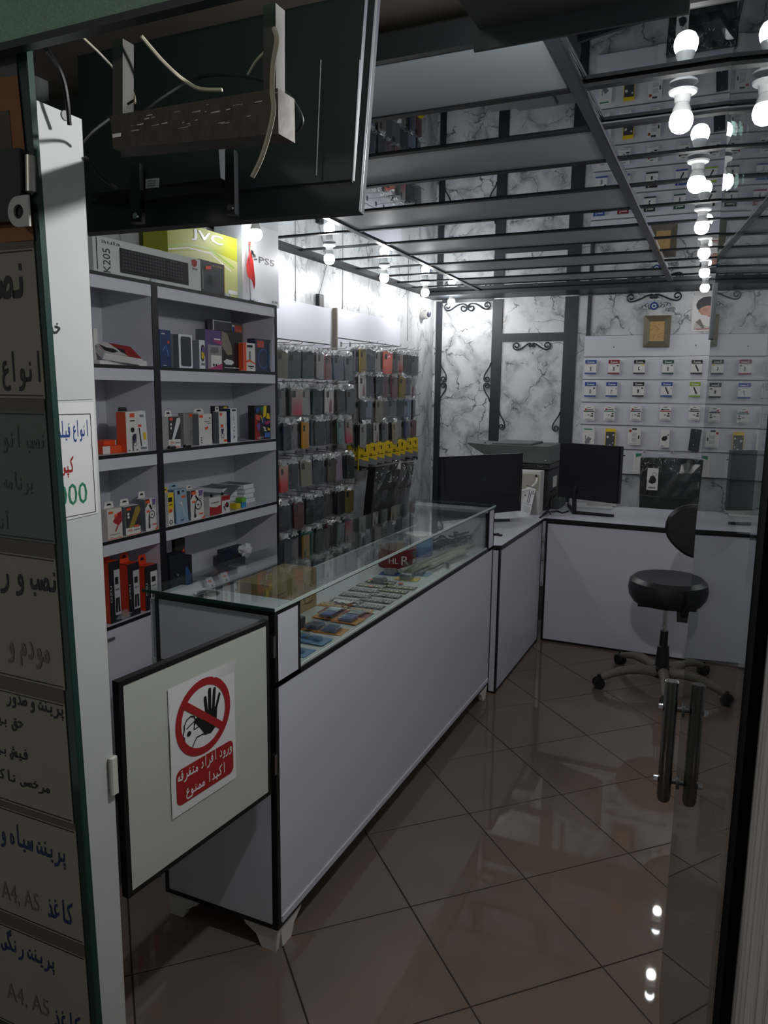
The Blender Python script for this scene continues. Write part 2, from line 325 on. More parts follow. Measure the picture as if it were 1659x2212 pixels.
# outlines of the Persian letter forms (two base-64 digits per coordinate, contours split by |) and the lines set from them
GLYPHS = {
'FB58':'4o3N4a3F4C3A3538353e3y3f4G3h4P3m4U3s4X3_4Y4m524m524B503s4x3b|4Z1n4Z2B4z2B4z1n|4u2S4u2t5J2t5J2S|4D2S4D2t4d2t4d2S',
'FB59':'4o3N4c3F4L3A3_383538353e463f4I3h4P3m4U3s4X3_4X4m524m523_553s5A3m5I3h5U3f6Y3e6Y385b385E3A4z3F|4Z1n4Z2B4z2B4z1n|4u2S4u2t5J2t5J2S|4D2S4D2t4d2t4d2S',
'FB90':'4E383538353e4B3e4Q3g4b3m4k3-4l474h4M3h5e3d5v3f653k6H3r6Q406X627N626t4J674A5_495v4F5j4-4p584b5E4N5G485F3x5B3l553Z4u3K4b3B',
'FB94':'627h3X6b3X74628A|4E383538353e4B3e4Q3g4b3m4k3-4l474h4M3h5e3d5v3f653k6H3r6Q406X627N626t4J674A5_495v4F5j4-4p584b5E4N5G485F3x5B3l553Z4u3K4b3B',
'FB95':'647h3Z6b3Z74648A|4G383538353e4C3e4R3g4d3m4m3-4n474j4M3j5e3f5v3g653l6H3t6Q426X647N646t4L674C5_4B5v4G5j5s3o603h6J3e6Y3e6Y385z3A5Z3M5D3m573Z4v3K4d3B',
'FBFC':'6F3A5-2s5g2e5H2W4Y2P492R3_2U3Z2j3I323C3T3E3h3H3u3N453t453j3f3i3T3l3E3v33492y4a2u4_2x5O335Y3A5m3Q5q3a5m3q5W40594D544O524b544r59515I5A5c5I5n5J5_5H6B5D6J566O4z6V4Z5_4Z5x4o5q4s5h4r5b4l5Y4a5a4V624G6A486K3s6N3Z6K3I',
'FBFD':'5E3L4z3n4z40534E5C4N5M4T5i4X5w4V644N6O3i6S3e6Y3e6Y386E3B633L5k3_5g435Z415V3z5U3t5g3X5k3H5j375e2-5X2q5J2f532X492P3h2R3R2V352e2t2t2n3B2p3a2s3p3L3p3H3U3H3H3K363S2_3o2v4Y2v54345D3D',
'FBFE':'4u2k5I2k5I2K4u2K|4C2k4c2k4c2K4C2K|4o3N4a3F4C3A3538353e3y3f4G3h4P3m4U3s4X3_4Y4m524m524B503s4x3b',
'FBFF':'4w2k5K2k5K2K4w2K|4E2k4e2k4e2K4E2K|4o3N4c3F4L3A3_383538353e463f4I3h4P3m4U3s4X3_4X4m524m523_553s5A3m5I3h5U3f6Y3e6Y385b385E3A4z3F',
'FE81':'4Z7N537N53384Z38|3r7_4G8K4c864v805G825d8F5o8N5o815T7r547j4h7m4Q7u4H7_3r7f',
'FE8D':'4Z7N537N53384Z38',
'FE8E':'4k494k7N5E7N5F3_5I3s5N3m5V3h5i3f6Y3e6Y385q385S3A5A3F4-3O4r3b4m3r',
'FE90':'4P2b4p2b4p2B4P2B|4I3640393l3E3W3P3N3f3K403R4W3x4W3q403s3r3z3j483e4l3Z543e5R3o5f3z5n4B5o4P5j4c6D4c6J3s6N3h6S3e6Y3e6Y386F39643G5y3S5v3b5a3L5A394w36',
'FE91':'4o3N4a3F4C3A3538353e3y3f4G3h4P3m4U3s4X3_4Y4m524m524B503s4x3b|4W2k4w2k4w2K4W2K',
'FE96':'4x5J5L5J5L4v4x4v|4G5J4g5J4g4v4G4v|4I3640393l3E3W3P3N3f3K403R4W3x4W3q403s3r3z3j483e4l3Z543e5R3o5f3z5n4B5o4P5j4c6D4c6J3s6N3h6S3e6Y3e6Y386F39643G5y3S5v3b5a3L5A394w36',
'FE97':'4w5s5K5s5K5S4w5S|4E5s4e5s4e5S4E5S|4o3N4a3F4C3A3538353e3y3f4G3h4P3m4U3s4X3_4Y4m524m524B503s4x3b',
'FE98':'4w5s5K5s5K5S4w5S|4E5s4e5s4e5S4E5S|4o3N4c3F4L3A3_383538353e463f4I3h4P3m4U3s4X3_4X4m524m523_553s5A3m5I3h5U3f6Y3e6Y385b385E3A4z3F',
'FEA3':'5S4c4X4o3Z4q3Z5K4G5L4t5G5m506A4s6A4R5k4E543n4e3R4U3M453E3l3A3538353e3k3f433k4K3r4j46554Q',
'FEA7':'4Z684-684-5j4Z5j|5S4c4X4o3Z4q3Z5K4G5L4t5G5m506A4s6A4R5k4E543n4e3R4U3M453E3l3A3538353e3k3f433k4K3r4j46554Q',
'FEA9':'513f5D3p5K3-5L4A5H4W504x4X5W595W5V555m4c5r4N5r3_5n3i5a3O5G3A4l324C323m383m3e4C3Y4h3X',
'FEAA':'5u425y3v643m6B3h6Y3e6Y386K38643B5r3I5f3V5S3H5B384d324C323m383m3e4C3Y4m3Y513f5D3o5K3-5L4A5K4L5B4i4p5C4X5W595W5V555m4c5r4N',
'FEAC':'4b6P4_6P4_5_4b5_|5u425y3v643m6B3h6Y3e6Y386K38643B5r3I5f3V5S3H5B384d324C323m383m3e4C3Y4m3Y513f5D3o5K3-5L4A5K4L5B4i4p5C4X5W595W5V555m4c5r4N',
'FEAD':'5b3Z5d3v5Y4N5T4d5z4d654B653Y5w2_5b2Y542B4W1z3q1q2_1m2_2G3k2J4L2Q4p2d5C2v5T3D',
'FEAE':'5B4e5h4e5p445u3v5_3m653h6O3e6Y3e6Y3861395s3D5l3J5a2t5F2V4n2B4C1z3W1q2i1n2i2H3R2J422R4W2d4v2v5A3E5I3a5K3w5G4O',
'FEB3':'4T3e4a3g4g3m4m3y4r4R4s4l5J4l5L4B5S3l5X3e5b3c5l3h5r3x5t4M5t5A6K5A6J3y6F3g693O643F5-385r335S325K365D3F583Q543e503S4w3J4i374T344F39413K3y3W3q3K3b3B3538353e3K3f3V3k3c3t3g423i4m484m4A414G3k4L3f',
'FEB6':'476P4X6P4X5_475_|4T5j4t5j4t5J4T5J|3n5j4B5j4B5J3n5J|5B35503G4t3f4p3T4j3K4W384G354B36403I3y2n3q2O3e223V1v3K1q381o2z1q2n1w2c242R2J2L2c2K2z2S3h2Y3y2_3y2t3Z2o3E2n2z2q2V2u2N332E382D3E2F3Q2Q3Y2h3d353d3z3U4m3w4m423y493k4E3f4J3e4P3g4U3n4d4A4g4m564m584C5G3m5K3f5P3d5Z3i5f3y5h4N5h5B685B68416B3s6F3m6Q3f6X3e6Y386C3A633F5x3P5t3F5n385b34',
'FEBB':'4k3e5J3f5W3i5f3m5q3u5w405y485v4I5m4Q5a4S5R4Q5H4K4z3_|4X394F3F423P3z3W3o3J3c3B3R383538353e3M3f3W3m3c3v3g443h4Z4B4Z4C4A4M3w4i4R4z4i5E4t5V4w5n4u614q6D4i6L4Y6Q4M6S496O3r6E3Z5y3L5j3E5V395G38',
'FEBC':'4X3e563f5I3i5S3m5c3u5j405l485i4I5Z4Q5M4S5E4Q534K4m3_|4K39423F3r3P3m3W3b3J3R3B3I383538353e393e3H3i3Q3t3U4F3U4Z3-4Z3_4A493w4U4R4l4i514t5I4w5a4u5p4q5_4i684Y6D4M6E43693q6O3f6Y3e6Y386H3A5u3T5b3H5J3A5338',
'FEC9':'442f4M2Q4n2H5K2E5g2G622N6Q2Y6Q22671v5m1p5K1n4f1r461_3k2I3b2W3V2o3T383V3R3a3h3i3u444F4D4K3y4P3q4X3l4i3j4w3n5G3z5a4H5q4X5y4t605I625I5a4z5Z4h5V4S5P4J5I4E594C4-4D4s4F4m4P4g4f4e564o5U4u5w4y5w4S5R4N4z4D4X3-4D3k413R3z37402n',
'FECF':'496p4Z6p4Z6P496P|3c3g3x3l4I3u42413y473p4J3k4X3i4m3m5C3y5Z4G5q4X5y4t605H625H5a4w5Z4e5V4R5O4I5F4D544B4s4C4f4G4U4M4N4e4C4t4B574G5v4d5v474B3L3i3B3K383538353e',
'FED3':'4I6g4i6g4i6G4I6G|4q4h4t4w4s514i5E4a5H4P5H4F5A4850494o4C4h4M4Z4V4X4i4Z|353e473g4N3i4W3l4e3r4s4A4u4F4m4A4c474S454E47424A3u4H3k4S3e4f3e573j5N3t5a465j4O5p4h5p4y5h5E5O5L5C5O4w5N4K5J405B3k523W4s3M4f3F4D393538',
'FED4':'4d6G516G515s4d5s|5M525Y4r5g4L5c3_5R3h5x3e6Y3e6Y385R394p3I4C393538353e463f4C3h3_453_4b444q4H514d5E505E|4k4j4Z4a4U4P4W4B4c3-4i3v4p3r503-584G584S544a4v4j4r4l',
'FED6':'5Q5w5q5w5q5W5Q5W|4l5w595w595W4l5W|5c3A5J3D4x3M4q3Q4b3f4T3w4Q4P4Y4k4j4y4y565I595U585e555l505w4r624d694O6D3-6E3e6Y3e6Y386A385t2d5g2N5S2A5C204x1u4e1q4L1o3t1s3W213H2K3A2a362p3532363J393Z3F3l3m3l3g3Y3c3J3b2v3f2g3p2U412M4L2K4Y2L4z2U5D2f5R2u|5k3h5i455e4O5V4Z5I4d5B4c534Y4y4N4x4G4x46543x5O3m',
'FED7':'4q4h4t4w4s514i5E4a5H4P5H4F5A4850494o4C4h4M4Z4V4X4i4Z|353e473g4N3i4W3l4e3r4s4A4u4F4m4A4c474S454E47424A3u4H3k4S3e4f3e573j5N3t5a465j4O5p4h5p4y5h5E5O5L5C5O4w5N4K5J405B3k523W4s3M4f3F4D393538|4e6g526g526G4e6G|3y6g4M6g4M6G3y6G',
'FEE0':'4p3N4d3F4I3A3538353e433f4I3h4R3m4W3s4Y3_4Z7N537N543_573s5C3m5K3h5a3f6Y3e6Y385K3A503F',
'FEE1':'4m3x593r5O3q5U3u5c455d4H5Z4S5V4Y5A4e4-4c4q4R4m4J|4L3a4E3X433M4138411o3V1o3V383X3R3e3h3q3u3y3z45404F414E4G4H4X4R4n4g504q574z5A5H5B5Z555r4w614h694E673v613i5u3Z5h3S5U3N5K3L503N4j3R',
'FEE2':'4Z3b4y3V5A3U5H3Y5P3l5Q3x5M465H4C4y4I4n4G4d454Z3z|5l3H5S355G31562_4m314T354A3E433B3v303t2o3t1o3K1o3K2o3N353U3L3f3Y3v3g413h413w444A4D4R4T4g4c4m4m4q534r5M4l5d4b5p4M603s6A3i6I3f6Y3e6Y3862395s3C',
'FEE3':'5V3H5J3755314s2_4V314D373-3G3r3C3W383538353e3V3f3f3k3m3u3s4G3_4V4D4g4Z4p4r4q554l5O4a5a4M5h3s5f3d5b3R|4F3h4O3a4b3W4w3V513Y593l593x5646514C4j4I4Y4G4O48',
'FEE4':'5Z3H5N375A314w2_4Z314H37423G3w3C3b383538353e3Z3f3k3k3r3u3x4G444V4H4g4d4p4w4q5A4l5T4a5f4L5p3t5-3i663f6Y3e6Y385s395g3C|4J3h4S3a4f3W4-3V553Y5D3l5D3x5A46554C4o4I4c4G4S48',
'FEE7':'4o3N4a3F4C3A3538353e3y3f4G3h4P3m4U3s4X3_4Y4m524m524B503s4x3b|4a5s4-5s4-5S4a5S',
'FEE8':'4o3N4c3F4L3A3_383538353e463f4I3h4P3m4U3s4X3_4X4m524m523_553s5A3m5I3h5U3f6Y3e6Y385b385E3A4z3F|4b5s4_5s4_5S4b5S',
'FEE9':'4a4e4T4d4N4Y4G4G4E3u4F3l4I3e4U3U4i3Q513V5C3a5J3g5N3o5P3x5N445K4C5D4K4_4V4n4c|4T584q555A4x5V4i5j4T5r4D5u3z5r3e5i3O5U3D5C344w304W2_4C343y3G3o3Y3l3w3o4T3r4e404v4D54',
'FEEA':'5F3v554Z4u4X4i4S4N4C4H434F3x4H3t4V3m4h3l4x3o|534y525B5Y5B5b4Z5h445s3m5x3h633f6Y3e6Y385x395f3H5Q3X5A3P4v3L4Q3L413U3s3g3o3w3s4D424U4M4k4Z4r4o4w',
'FEEB':'4L3t4X474d4N4b4i4Y4n4T4q4H4q4C4o454a454K49484E3-|3q3g3e4H3e4h3l4-3r573y5B445C3t5J3l5L3l5s485i4Y5T4x5B5L4o5e4P5q3v5q3X5k3G5a355L2_532y4p2-4Z354H3F3p393538353e|524W534J51444y3r4l3a4p3T4_3Q5B3R5J3V5N3b5O3u5F4G',
'FEED':'514M4x4I4p494o414r3r4w3m533i5a3e5Y3x5T495L4I5D4M|60385s2j5b2N5G294z204Z1u401p3L1n3L2H3y2I4R2N4o2U582h5O2v5X39553A4i3H4a3M4P3Y4I3m4G3_4K4M4W4d4q4q594u5T4r5b4m5o4a5x4N633n',
'FEEE':'5O3e5L3_5E4E524M4x4N4k4H4f4C4c464c3-4f3s4l3m4t3i|5t3e6Y3e6Y385q385l2t5c2c5P2N54264v204V1u3_1p3O1n3O2H3z2I4Q2N4j2U4_2g5C2u5M394v3A4W3H4O3M4E3X473k44464B4T4N4g4m4t4-4u5H4q5P4m5d4a5m4M5t3p',
}
WORDS = {
'ورود افراد متفرقه': ['FEED', 'FEAD', 'FEED', 'FEA9', ' ', 'FE8D', 'FED3', 'FEAE', 'FE8D', 'FEA9', ' ', 'FEE3', 'FE98', 'FED4', 'FEAE', 'FED7', 'FEEA'],
'اکیدا ممنوع': ['FE8D', 'FB90', 'FBFF', 'FEAA', 'FE8D', ' ', 'FEE3', 'FEE4', 'FEE8', 'FEEE', 'FEC9'],
'خد': ['FEA7', 'FEAA'],
'ه': ['FEE9'],
'انواع فیلم': ['FE8D', 'FEE7', 'FEEE', 'FE8D', 'FEC9', ' ', 'FED3', 'FBFF', 'FEE0', 'FEE2'],
'کپی': ['FB90', 'FB59', 'FBFD'],
'نصب': ['FEE7', 'FEBC', 'FE90'],
'انواع گـ': ['FE8D', 'FEE7', 'FEEE', 'FE8D', 'FEC9', ' ', 'FB94'],
'نصب انواع و': ['FEE7', 'FEBC', 'FE90', ' ', 'FE8D', 'FEE7', 'FEEE', 'FE8D', 'FEC9', ' ', 'FEED'],
'برنامه های': ['FE91', 'FEAE', 'FEE7', 'FE8E', 'FEE3', 'FEEA', ' ', 'FEEB', 'FE8E', 'FBFC'],
'آنتی': ['FE81', 'FEE7', 'FE98', 'FBFD'],
'نصب و ر': ['FEE7', 'FEBC', 'FE90', ' ', 'FEED', ' ', 'FEAD'],
'مودم و': ['FEE3', 'FEEE', 'FEA9', 'FEE1', ' ', 'FEED'],
'پرینت و صدور': ['FB58', 'FEAE', 'FBFE', 'FEE8', 'FE96', ' ', 'FEED', ' ', 'FEBB', 'FEAA', 'FEED', 'FEAD'],
'حق بیـ': ['FEA3', 'FED6', ' ', 'FE91', 'FBFF'],
'فیش بیـ': ['FED3', 'FBFF', 'FEB6', ' ', 'FE91', 'FBFF'],
'مرخصی تاکـ': ['FEE3', 'FEAE', 'FEA7', 'FEBC', 'FBFD', ' ', 'FE97', 'FE8E', 'FB90'],
'پرینت سیاه و': ['FB58', 'FEAE', 'FBFE', 'FEE8', 'FE96', ' ', 'FEB3', 'FBFF', 'FE8E', 'FEE9', ' ', 'FEED'],
'کاغذ': ['FB90', 'FE8E', 'FECF', 'FEAC'],
'پرینت رنگی': ['FB58', 'FEAE', 'FBFE', 'FEE8', 'FE96', ' ', 'FEAD', 'FEE7', 'FB95', 'FBFD'],
}
# ================================================================ the shop: shell
XL, YB, ZC = -2.37, 6.20, 2.40              # left wall, back wall, mirrored ceiling
XR, YF, YS = 0.62, 1.78, 0.95               # right wall, front edge of the mirrored ceiling, storefront line
M_MARB = marble('marble_back', (1, 1, 1), 4.0, .95, base=(212, 214, 216), vein=(84, 86, 88))
M_MARL = marble('marble_left', (1, 1.3, .7), 4.4, .95, base=(200, 203, 205), vein=(96, 97, 98))
M_MARX = marble('marble_entrance', (1, 5, .45), 2.8, 1.0, base=(186, 182, 178), vein=(70, 60, 54), rough=.25)
def tile_mat():
    m = mat('floor_tile', (152, 128, 112), .09, spec=.5); nt = m.node_tree; b = nt.nodes['Principled BSDF']; N = nt.nodes.new; L = nt.links.new
    g = N('ShaderNodeNewGeometry'); n = N('ShaderNodeTexNoise'); n.inputs['Scale'].default_value = 220; n.inputs['Detail'].default_value = 4
    L(g.outputs['Position'], n.inputs['Vector'])
    n2 = N('ShaderNodeTexNoise'); n2.inputs['Scale'].default_value = 2.2; L(g.outputs['Position'], n2.inputs['Vector'])
    a = N('ShaderNodeMath'); a.operation = 'MULTIPLY_ADD'; a.inputs[1].default_value = .5; L(n.outputs['Fac'], a.inputs[0]); L(n2.outputs['Fac'], a.inputs[2])
    mx = N('ShaderNodeMix'); mx.data_type = 'RGBA'; mx.inputs[6].default_value = (*lin((100, 84, 74)), 1); mx.inputs[7].default_value = (*lin((122, 105, 94)), 1)
    L(a.outputs[0], mx.inputs[0]); L(mx.outputs[2], b.inputs['Base Color'])
    r = N('ShaderNodeMapRange'); r.inputs[3].default_value = .015; r.inputs[4].default_value = .04; L(n2.outputs['Fac'], r.inputs[0]); L(r.outputs[0], b.inputs['Roughness'])
    return m
M_TILE = tile_mat(); M_GROUT = mat('dark_grout', (44, 36, 32), .8)
floor = MB().box((-2.6, -.2, -.05), (1.2, YB+.1, -.0025), M_GROUT).build('floor'); struct(floor)
P = .42; P0, Q0 = .015, 2.0
tm = MB().bbox((-P/2+.0022, -P/2+.0022, -.002), (P/2-.0022, P/2-.0022, 0), M_TILE, .0012)
t0 = None
for i in range(-8, 18):
    for j in range(-8, 18):
        p = P0+(i+.5)*P; q = Q0+(j-4+.5)*P; x = (p-q)/2**.5; y = (p+q)/2**.5
        if not (-2.7 < x < .95 and .55 < y < 6.4): continue
        if x < -1.75 and y > 1.6: continue
        if y > 5.2: continue
        if t0 is None: t0 = tm.build('tile', floor, world=False); o = t0
        else: o = t0.copy(); COL.objects.link(o); o.parent = floor
        o.location = (x, y, 0); o.rotation_euler = (0, 0, PI/4)
wl = MB().box((XL-.1, YS, 0), (XL, YB+.1, 2.9), M_MARL)
wall_left = struct(wl.build('wall_left'))
jl = MB()
for y in (3.93, 4.52, 5.62):
    jl.box((XL-.001, y, 2.0), (XL+.003, y+.006, 2.395), mat('panel_joint', (120, 120, 118), .6))
jl.build('panel_joint', wall_left)
struct(MB().box((XL-.1, YB, 0), (XR+.1, YB+.1, 2.9), M_MARB).build('wall_back'))
struct(MB().box((XR, YS-.1, 0), (XR+.1, YB, 2.9), M_MARB).build('wall_right'))
# upper slab seen through the gap in front of the mirrored ceiling
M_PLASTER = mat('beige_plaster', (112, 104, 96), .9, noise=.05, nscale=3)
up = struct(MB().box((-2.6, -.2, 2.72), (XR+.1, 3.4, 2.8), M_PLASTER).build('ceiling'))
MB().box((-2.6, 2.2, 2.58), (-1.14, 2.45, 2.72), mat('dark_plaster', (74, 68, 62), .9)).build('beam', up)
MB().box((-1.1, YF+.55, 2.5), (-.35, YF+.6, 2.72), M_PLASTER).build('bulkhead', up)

# mirrored drop ceiling: grid bars, mirror panels, grey panels between them
dc = sroot('ceiling'); dc['label'] = 'mirrored drop ceiling with grey panels'
xl_ = lambda y: -1.63-.0415*y               # left and right dividing bars run very slightly aslant
xr_ = lambda y: -.408-.0092*y
YC = [1.78, 2.135, 2.458, 2.797, 3.162, 3.53, 3.89, 4.25, 4.615, 4.965, 5.285, 5.58, 5.88]
XW = XL+.06
bar = MB(); M_BAR = mat('dark_grid_bar', (20, 22, 25), .6, spec=.2)
for k, y in enumerate(YC):
    w = .026 if k else .034
    bar.box((XL, y-w/2, ZC-.005), (XR, y+w/2, ZC+.004), M_BAR)
bar.build('cross_bar', dc)
MB().hexa([(xl_(y)+s*.016, y, z) for z in (ZC-.007, ZC+.004) for y, s in ((1.76, -1), (1.76, 1), (5.9, 1), (5.9, -1))], M_FRAME).build('long_bar', dc)
MB().hexa([(xr_(y)+s*.019, y, z) for z in (ZC-.007, ZC+.004) for y, s in ((1.76, -1), (1.76, 1), (5.9, 1), (5.9, -1))], M_FRAME).build('long_bar', dc)
MB().hexa([(xr_(y)+s, y, z) for z in (ZC-.009, ZC) for y, s in ((1.76, .016), (1.76, .021), (5.9, .021), (5.9, .016))], M_CHROME).build('bright_edge', dc)
MB().box((XL, 1.76, ZC-.016), (XW, YB, ZC+.004), M_BAR).build('wall_bar', dc)
MB().box((XL, 1.755, ZC-.012), (XR, 1.775, ZC+.045), M_BLACK).build('fascia', dc)
MB().box((XL, 5.88, ZC-.03), (XR, YB, ZC+.004), M_FRAME).build('cornice', dc)
for k in range(12):
    y0, y1 = YC[k]+.012, YC[k+1]-.012
    for nm, fa, fb, m in (('mirror_panel', lambda y: XW, xl_, M_MIRROR), ('grey_panel' if k % 2 == 0 else 'mirror_panel', xl_, xr_, M_GREYP if k % 2 == 0 else M_MIRROR), ('mirror_panel', xr_, lambda y: XR, M_MIRROR)):
        tz = .009 if (k < 2 and fa is xr_) else 0     # the two mirrors nearest the entrance sit a little out of level
        MB().hexa([(f(y), y, z+(tz if y == y1 else 0)) for z in (ZC, ZC+.004) for f, y in ((fa, y0), (fb, y0), (fb, y1), (fa, y1))], m).build(nm, dc)

# black flat-bar framing and scrolls of the back wall
t = .012
def trim(name, x0, x1, z0, z1, tk=t): return struct(MB().box((x0, YB-tk, z0), (x1, YB, z1), M_FRAME).build(name))
trim('trim_1', -2.345, -2.293, .3, 2.36); trim('trim_2', -1.852, -1.768, .3, 2.36); trim('trim_3', -1.262, -1.158, .3, 2.36)
trim('trim_4', -1.768, -1.262, 2.02, 2.085); trim('trim_5', -2.293, -1.852, 2.345, 2.37); trim('trim_6', -1.158, XR, 2.362, 2.372)
trim('trim_7', -1.087, -1.058, 2.055, 2.362, .016)
def scroll(pts, r=.0055): return MB().tube([V((x, YB-.012, z)) for x, z in pts], r, M_FRAME, 6)
def spiral(cx, cz, r, a0, turns, n=22): return [(cx+r*(1-.72*i/n)*math.cos(a0+turns*2*PI*i/n), cz+r*(1-.72*i/n)*math.sin(a0+turns*2*PI*i/n)) for i in range(n+1)]
def bez(p, n=14):
    out = []
    for i in range(n+1):
        u = i/n; w = ((1-u)**3, 3*u*(1-u)**2, 3*u*u*(1-u), u**3)
        out.append((sum(w[k]*p[k][0] for k in range(4)), sum(w[k]*p[k][1] for k in range(4))))
    return out
def s_scroll(xa, za, xb, zb, ra, rb, sg):
    """flat S bar: curl of radius ra at (xa, za), curl rb at (xb, zb)"""
    a = spiral(xa, za, ra, -PI/2, -sg*1.25)[::-1]; b = spiral(xb, zb, rb, PI/2, -sg*1.25)
    m = bez([a[-1], (a[-1][0]+sg*ra*1.6, a[-1][1]), (b[0][0]-sg*rb*2.2, b[0][1]), b[0]], 12)
    return a + m[1:-1] + b
def top_scroll(name, label, cx, z, half, hh):
    t_ = thing(name, label, 'scroll ornament', (cx, YB-.01, z))
    for sg in (-1, 1):
        MB().tube([V((x, YB-.016, zz)) for x, zz in s_scroll(cx+sg*(half-.035), z-.03, cx+sg*hh, z-hh-.012, .032, hh, -sg)], .006, M_FRAME, 6).build('curl', t_)
top_scroll('scroll_ornament', 'black iron scroll pair at top of tall left marble panel', -2.07, 2.345, .205, .034)
top_scroll('scroll_ornament', 'black iron scroll under crossbar above the copier', -1.515, 2.015, .16, .014)
top_scroll('scroll_ornament', 'black iron scroll above the evil eye pendant', -.60, 2.362, .20, .016)
def side_scroll(label, x, z, sg, both=True):
    t_ = thing('scroll_ornament', label, 'scroll ornament', (x, YB-.01, z))
    for d in ((1, -1) if both else (1,)):
        c = spiral(x+sg*.028, z+d*.028, .026, -d*PI/2 if 0 else (0 if sg > 0 else PI), d*sg*-1.35, 24)
        st = bez([(x, z+d*.16), (x+sg*.002, z+d*.11), (x+sg*.056, z+d*.085), c[0]], 10)
        MB().tube([V((a, YB-.016, b)) for a, b in st+c[1:]], .0055, M_FRAME, 6).build('curl', t_)
side_scroll('double black iron scroll halfway up trim beside left corner', -2.293, 1.69, 1)
side_scroll('double black iron scroll halfway up trim right of tall left panel', -1.852, 1.69, -1)
side_scroll('single black iron curl at lower left of panel above copier', -1.768, 1.30, 1, False)
side_scroll('single black iron curl at lower right of panel above copier', -1.262, 1.30, -1, False)

# ================================================================ light bulbs hanging under the mirrored ceiling
M_GLOW = mat('lit_bulb', (255, 255, 255), .3, emis=BULB*1.12)
M_CERAM = mat('white_socket', (225, 226, 226), .35)
M_GLOW2 = mat('lit_entrance_bulb', (255, 255, 255), .3, emis=BULB*1.9); M_GLOWL = mat('lit_bulb_left_row', (255, 255, 255), .3, emis=BULB*.48); M_GLOWS = mat('lit_weak_bulb', (255, 255, 255), .3, emis=BULB*.12)
def bulb_proto():
    r = thing('light_bulb', '', 'light bulb', (0, 0, ZC-.012))
    MB().lathe([(.0, -.103), (.012, -.102), (.022, -.096), (.0285, -.084), (.030, -.073), (.0275, -.061), (.024, -.054)], (0, 0, 0), M_GLOW, 20).build('globe', r, True, world=False)
    MB().lathe([(.024, -.054), (.0225, -.044), (.017, -.032), (.015, -.026)], (0, 0, 0), M_CERAM, 20).build('collar', r, True, world=False)
    MB().lathe([(.0185, -.030), (.021, -.012), (.034, -.006), (.036, -.0005), (0, -.0005)], (0, 0, 0), M_CERAM, 24).build('socket', r, True, world=False)
    return r
bp_ = bulb_proto(); first = True
for x, y, lb in ((-2.06, 3.07, 'lit bulb above console box, half hidden by the hanging television'), (-2.062, 3.78, 'lit bulb nearest of the left row in full view, above first slatwall panel'),
                 (-2.07, 4.52, 'lit bulb second in full view of the left row, above second slatwall panel'), (-2.095, 5.29, 'lit bulb beside the wall camera, last but one of left row'),
                 (-2.12, 5.93, 'lit bulb in front of tall left panel scroll, last of left row'),
                 (-.179, 2.24, 'largest lit bulb of the right row, nearest the entrance'), (-.168, 2.90, 'second lit bulb of the right row from the entrance'),
                 (-.178, 3.64, 'third lit bulb of the right row from the entrance'), (-.19, 4.30, 'fourth lit bulb of the right row from the entrance'),
                 (-.21, 4.98, 'fifth lit bulb of the right row from the entrance'), (-.23, 5.68, 'lit bulb above the turbaned man poster, last of right row')):
    o = bp_ if first else copy_tree(bp_); first = False
    o.location = (x, y, ZC-.006); tag(o, lb, 'light bulb', 'bulbs on the mirrored ceiling')
    for c in o.children:
        if x < -1 and c.name.startswith('globe'): c.data = c.data.copy(); c.data.materials[0] = M_GLOWS if y < 3.2 else M_GLOWL
o = copy_tree(bp_); o.location = (-.25, 1.35, 2.305); tag(o, 'lit bulb on a cord behind the steel channel over the doorway', 'light bulb', 'bulbs on the mirrored ceiling')
for c in o.children:
    if c.name.startswith('globe'): c.data = c.data.copy(); c.data.materials[0] = M_GLOW2
MB().tube([(0, 0, -.002), (0, 0, .414)], .003, M_CERAM, 6).build('cord', o, world=False)

# ================================================================ display counter with glass case
XC0, XC1, YC0, YC1 = -1.505, -1.077, 1.665, 3.75
ct = thing('display_counter', 'white display counter with glass case on top and black edging', 'counter', ((XC0+XC1)/2, YC0, 0))
E_ = .013
# carcass below the case
MB().box((XC0, YC0+.004, .085), (XC1-.006, YC1, .815), M_WHITE).build('body', ct)
def edged(name, parent, o, u, v, w, h, thick, e=E_, m=M_WHITE, me=M_BLACK, proud=.0012):
    """melamine board standing on o: width w along u, height h along v, black edge bands around its face"""
    o, u, v = V(o), V(u), V(v); n = u.cross(v)
    b = MB()
    def slab(a0, a1, b0, b1, d0, d1, mm):
        b.hexa([o+u*a+v*bb+n*d for d in (d0, d1) for a, bb in ((a0, b0), (a1, b0), (a1, b1), (a0, b1))], mm)
    slab(e, w-e, e, h-e, -thick, 0, m)
    b2 = MB()
    for a0, a1, b0, b1 in ((0, w, 0, e), (0, w, h-e, h), (0, e, e, h-e), (w-e, w, e, h-e)):
        b2.hexa([o+u*a+v*bb+n*d for d in (-thick, proud) for a, bb in ((a0, b0), (a1, b0), (a1, b1), (a0, b1))], me)
    p = b.build(name, parent); b2.build('edge_band', p)
    return p
Yv, Xv, Zv = (0, 1, 0), (1, 0, 0), (0, 0, 1)
edged('front_panel', ct, (XC1, YC0, .075), Yv, Zv, YC1-YC0, .75, .018, .016)
MB().box((XC1-.005, YC0+.02, .088), (XC1+.004, YC1-.02, .108), M_WHITE).build('plinth_strip', ct)
edged('end_panel', ct, (XC0+.02, YC0, .075), Xv, Zv, XC1-XC0-.02, .953, .018, .014)
MB().box((XC0, YC0+.002, .62), (XC0+.03, YC0+.2, 1.01), M_WHITE).build('side_return', ct)
edged('case_corner_panel', ct, (XC1, YC0, .812), Yv, Zv, .135, .216, .018, .012)
edged('case_corner_panel', ct, (XC1, YC1-.095, .812), Yv, Zv, .095, .216, .018, .010)
MB().box((XC0, YC0, .815), (XC1-.004, YC1, .832), mat('case_floor', (205, 208, 210), .3)).build('case_floor', ct)
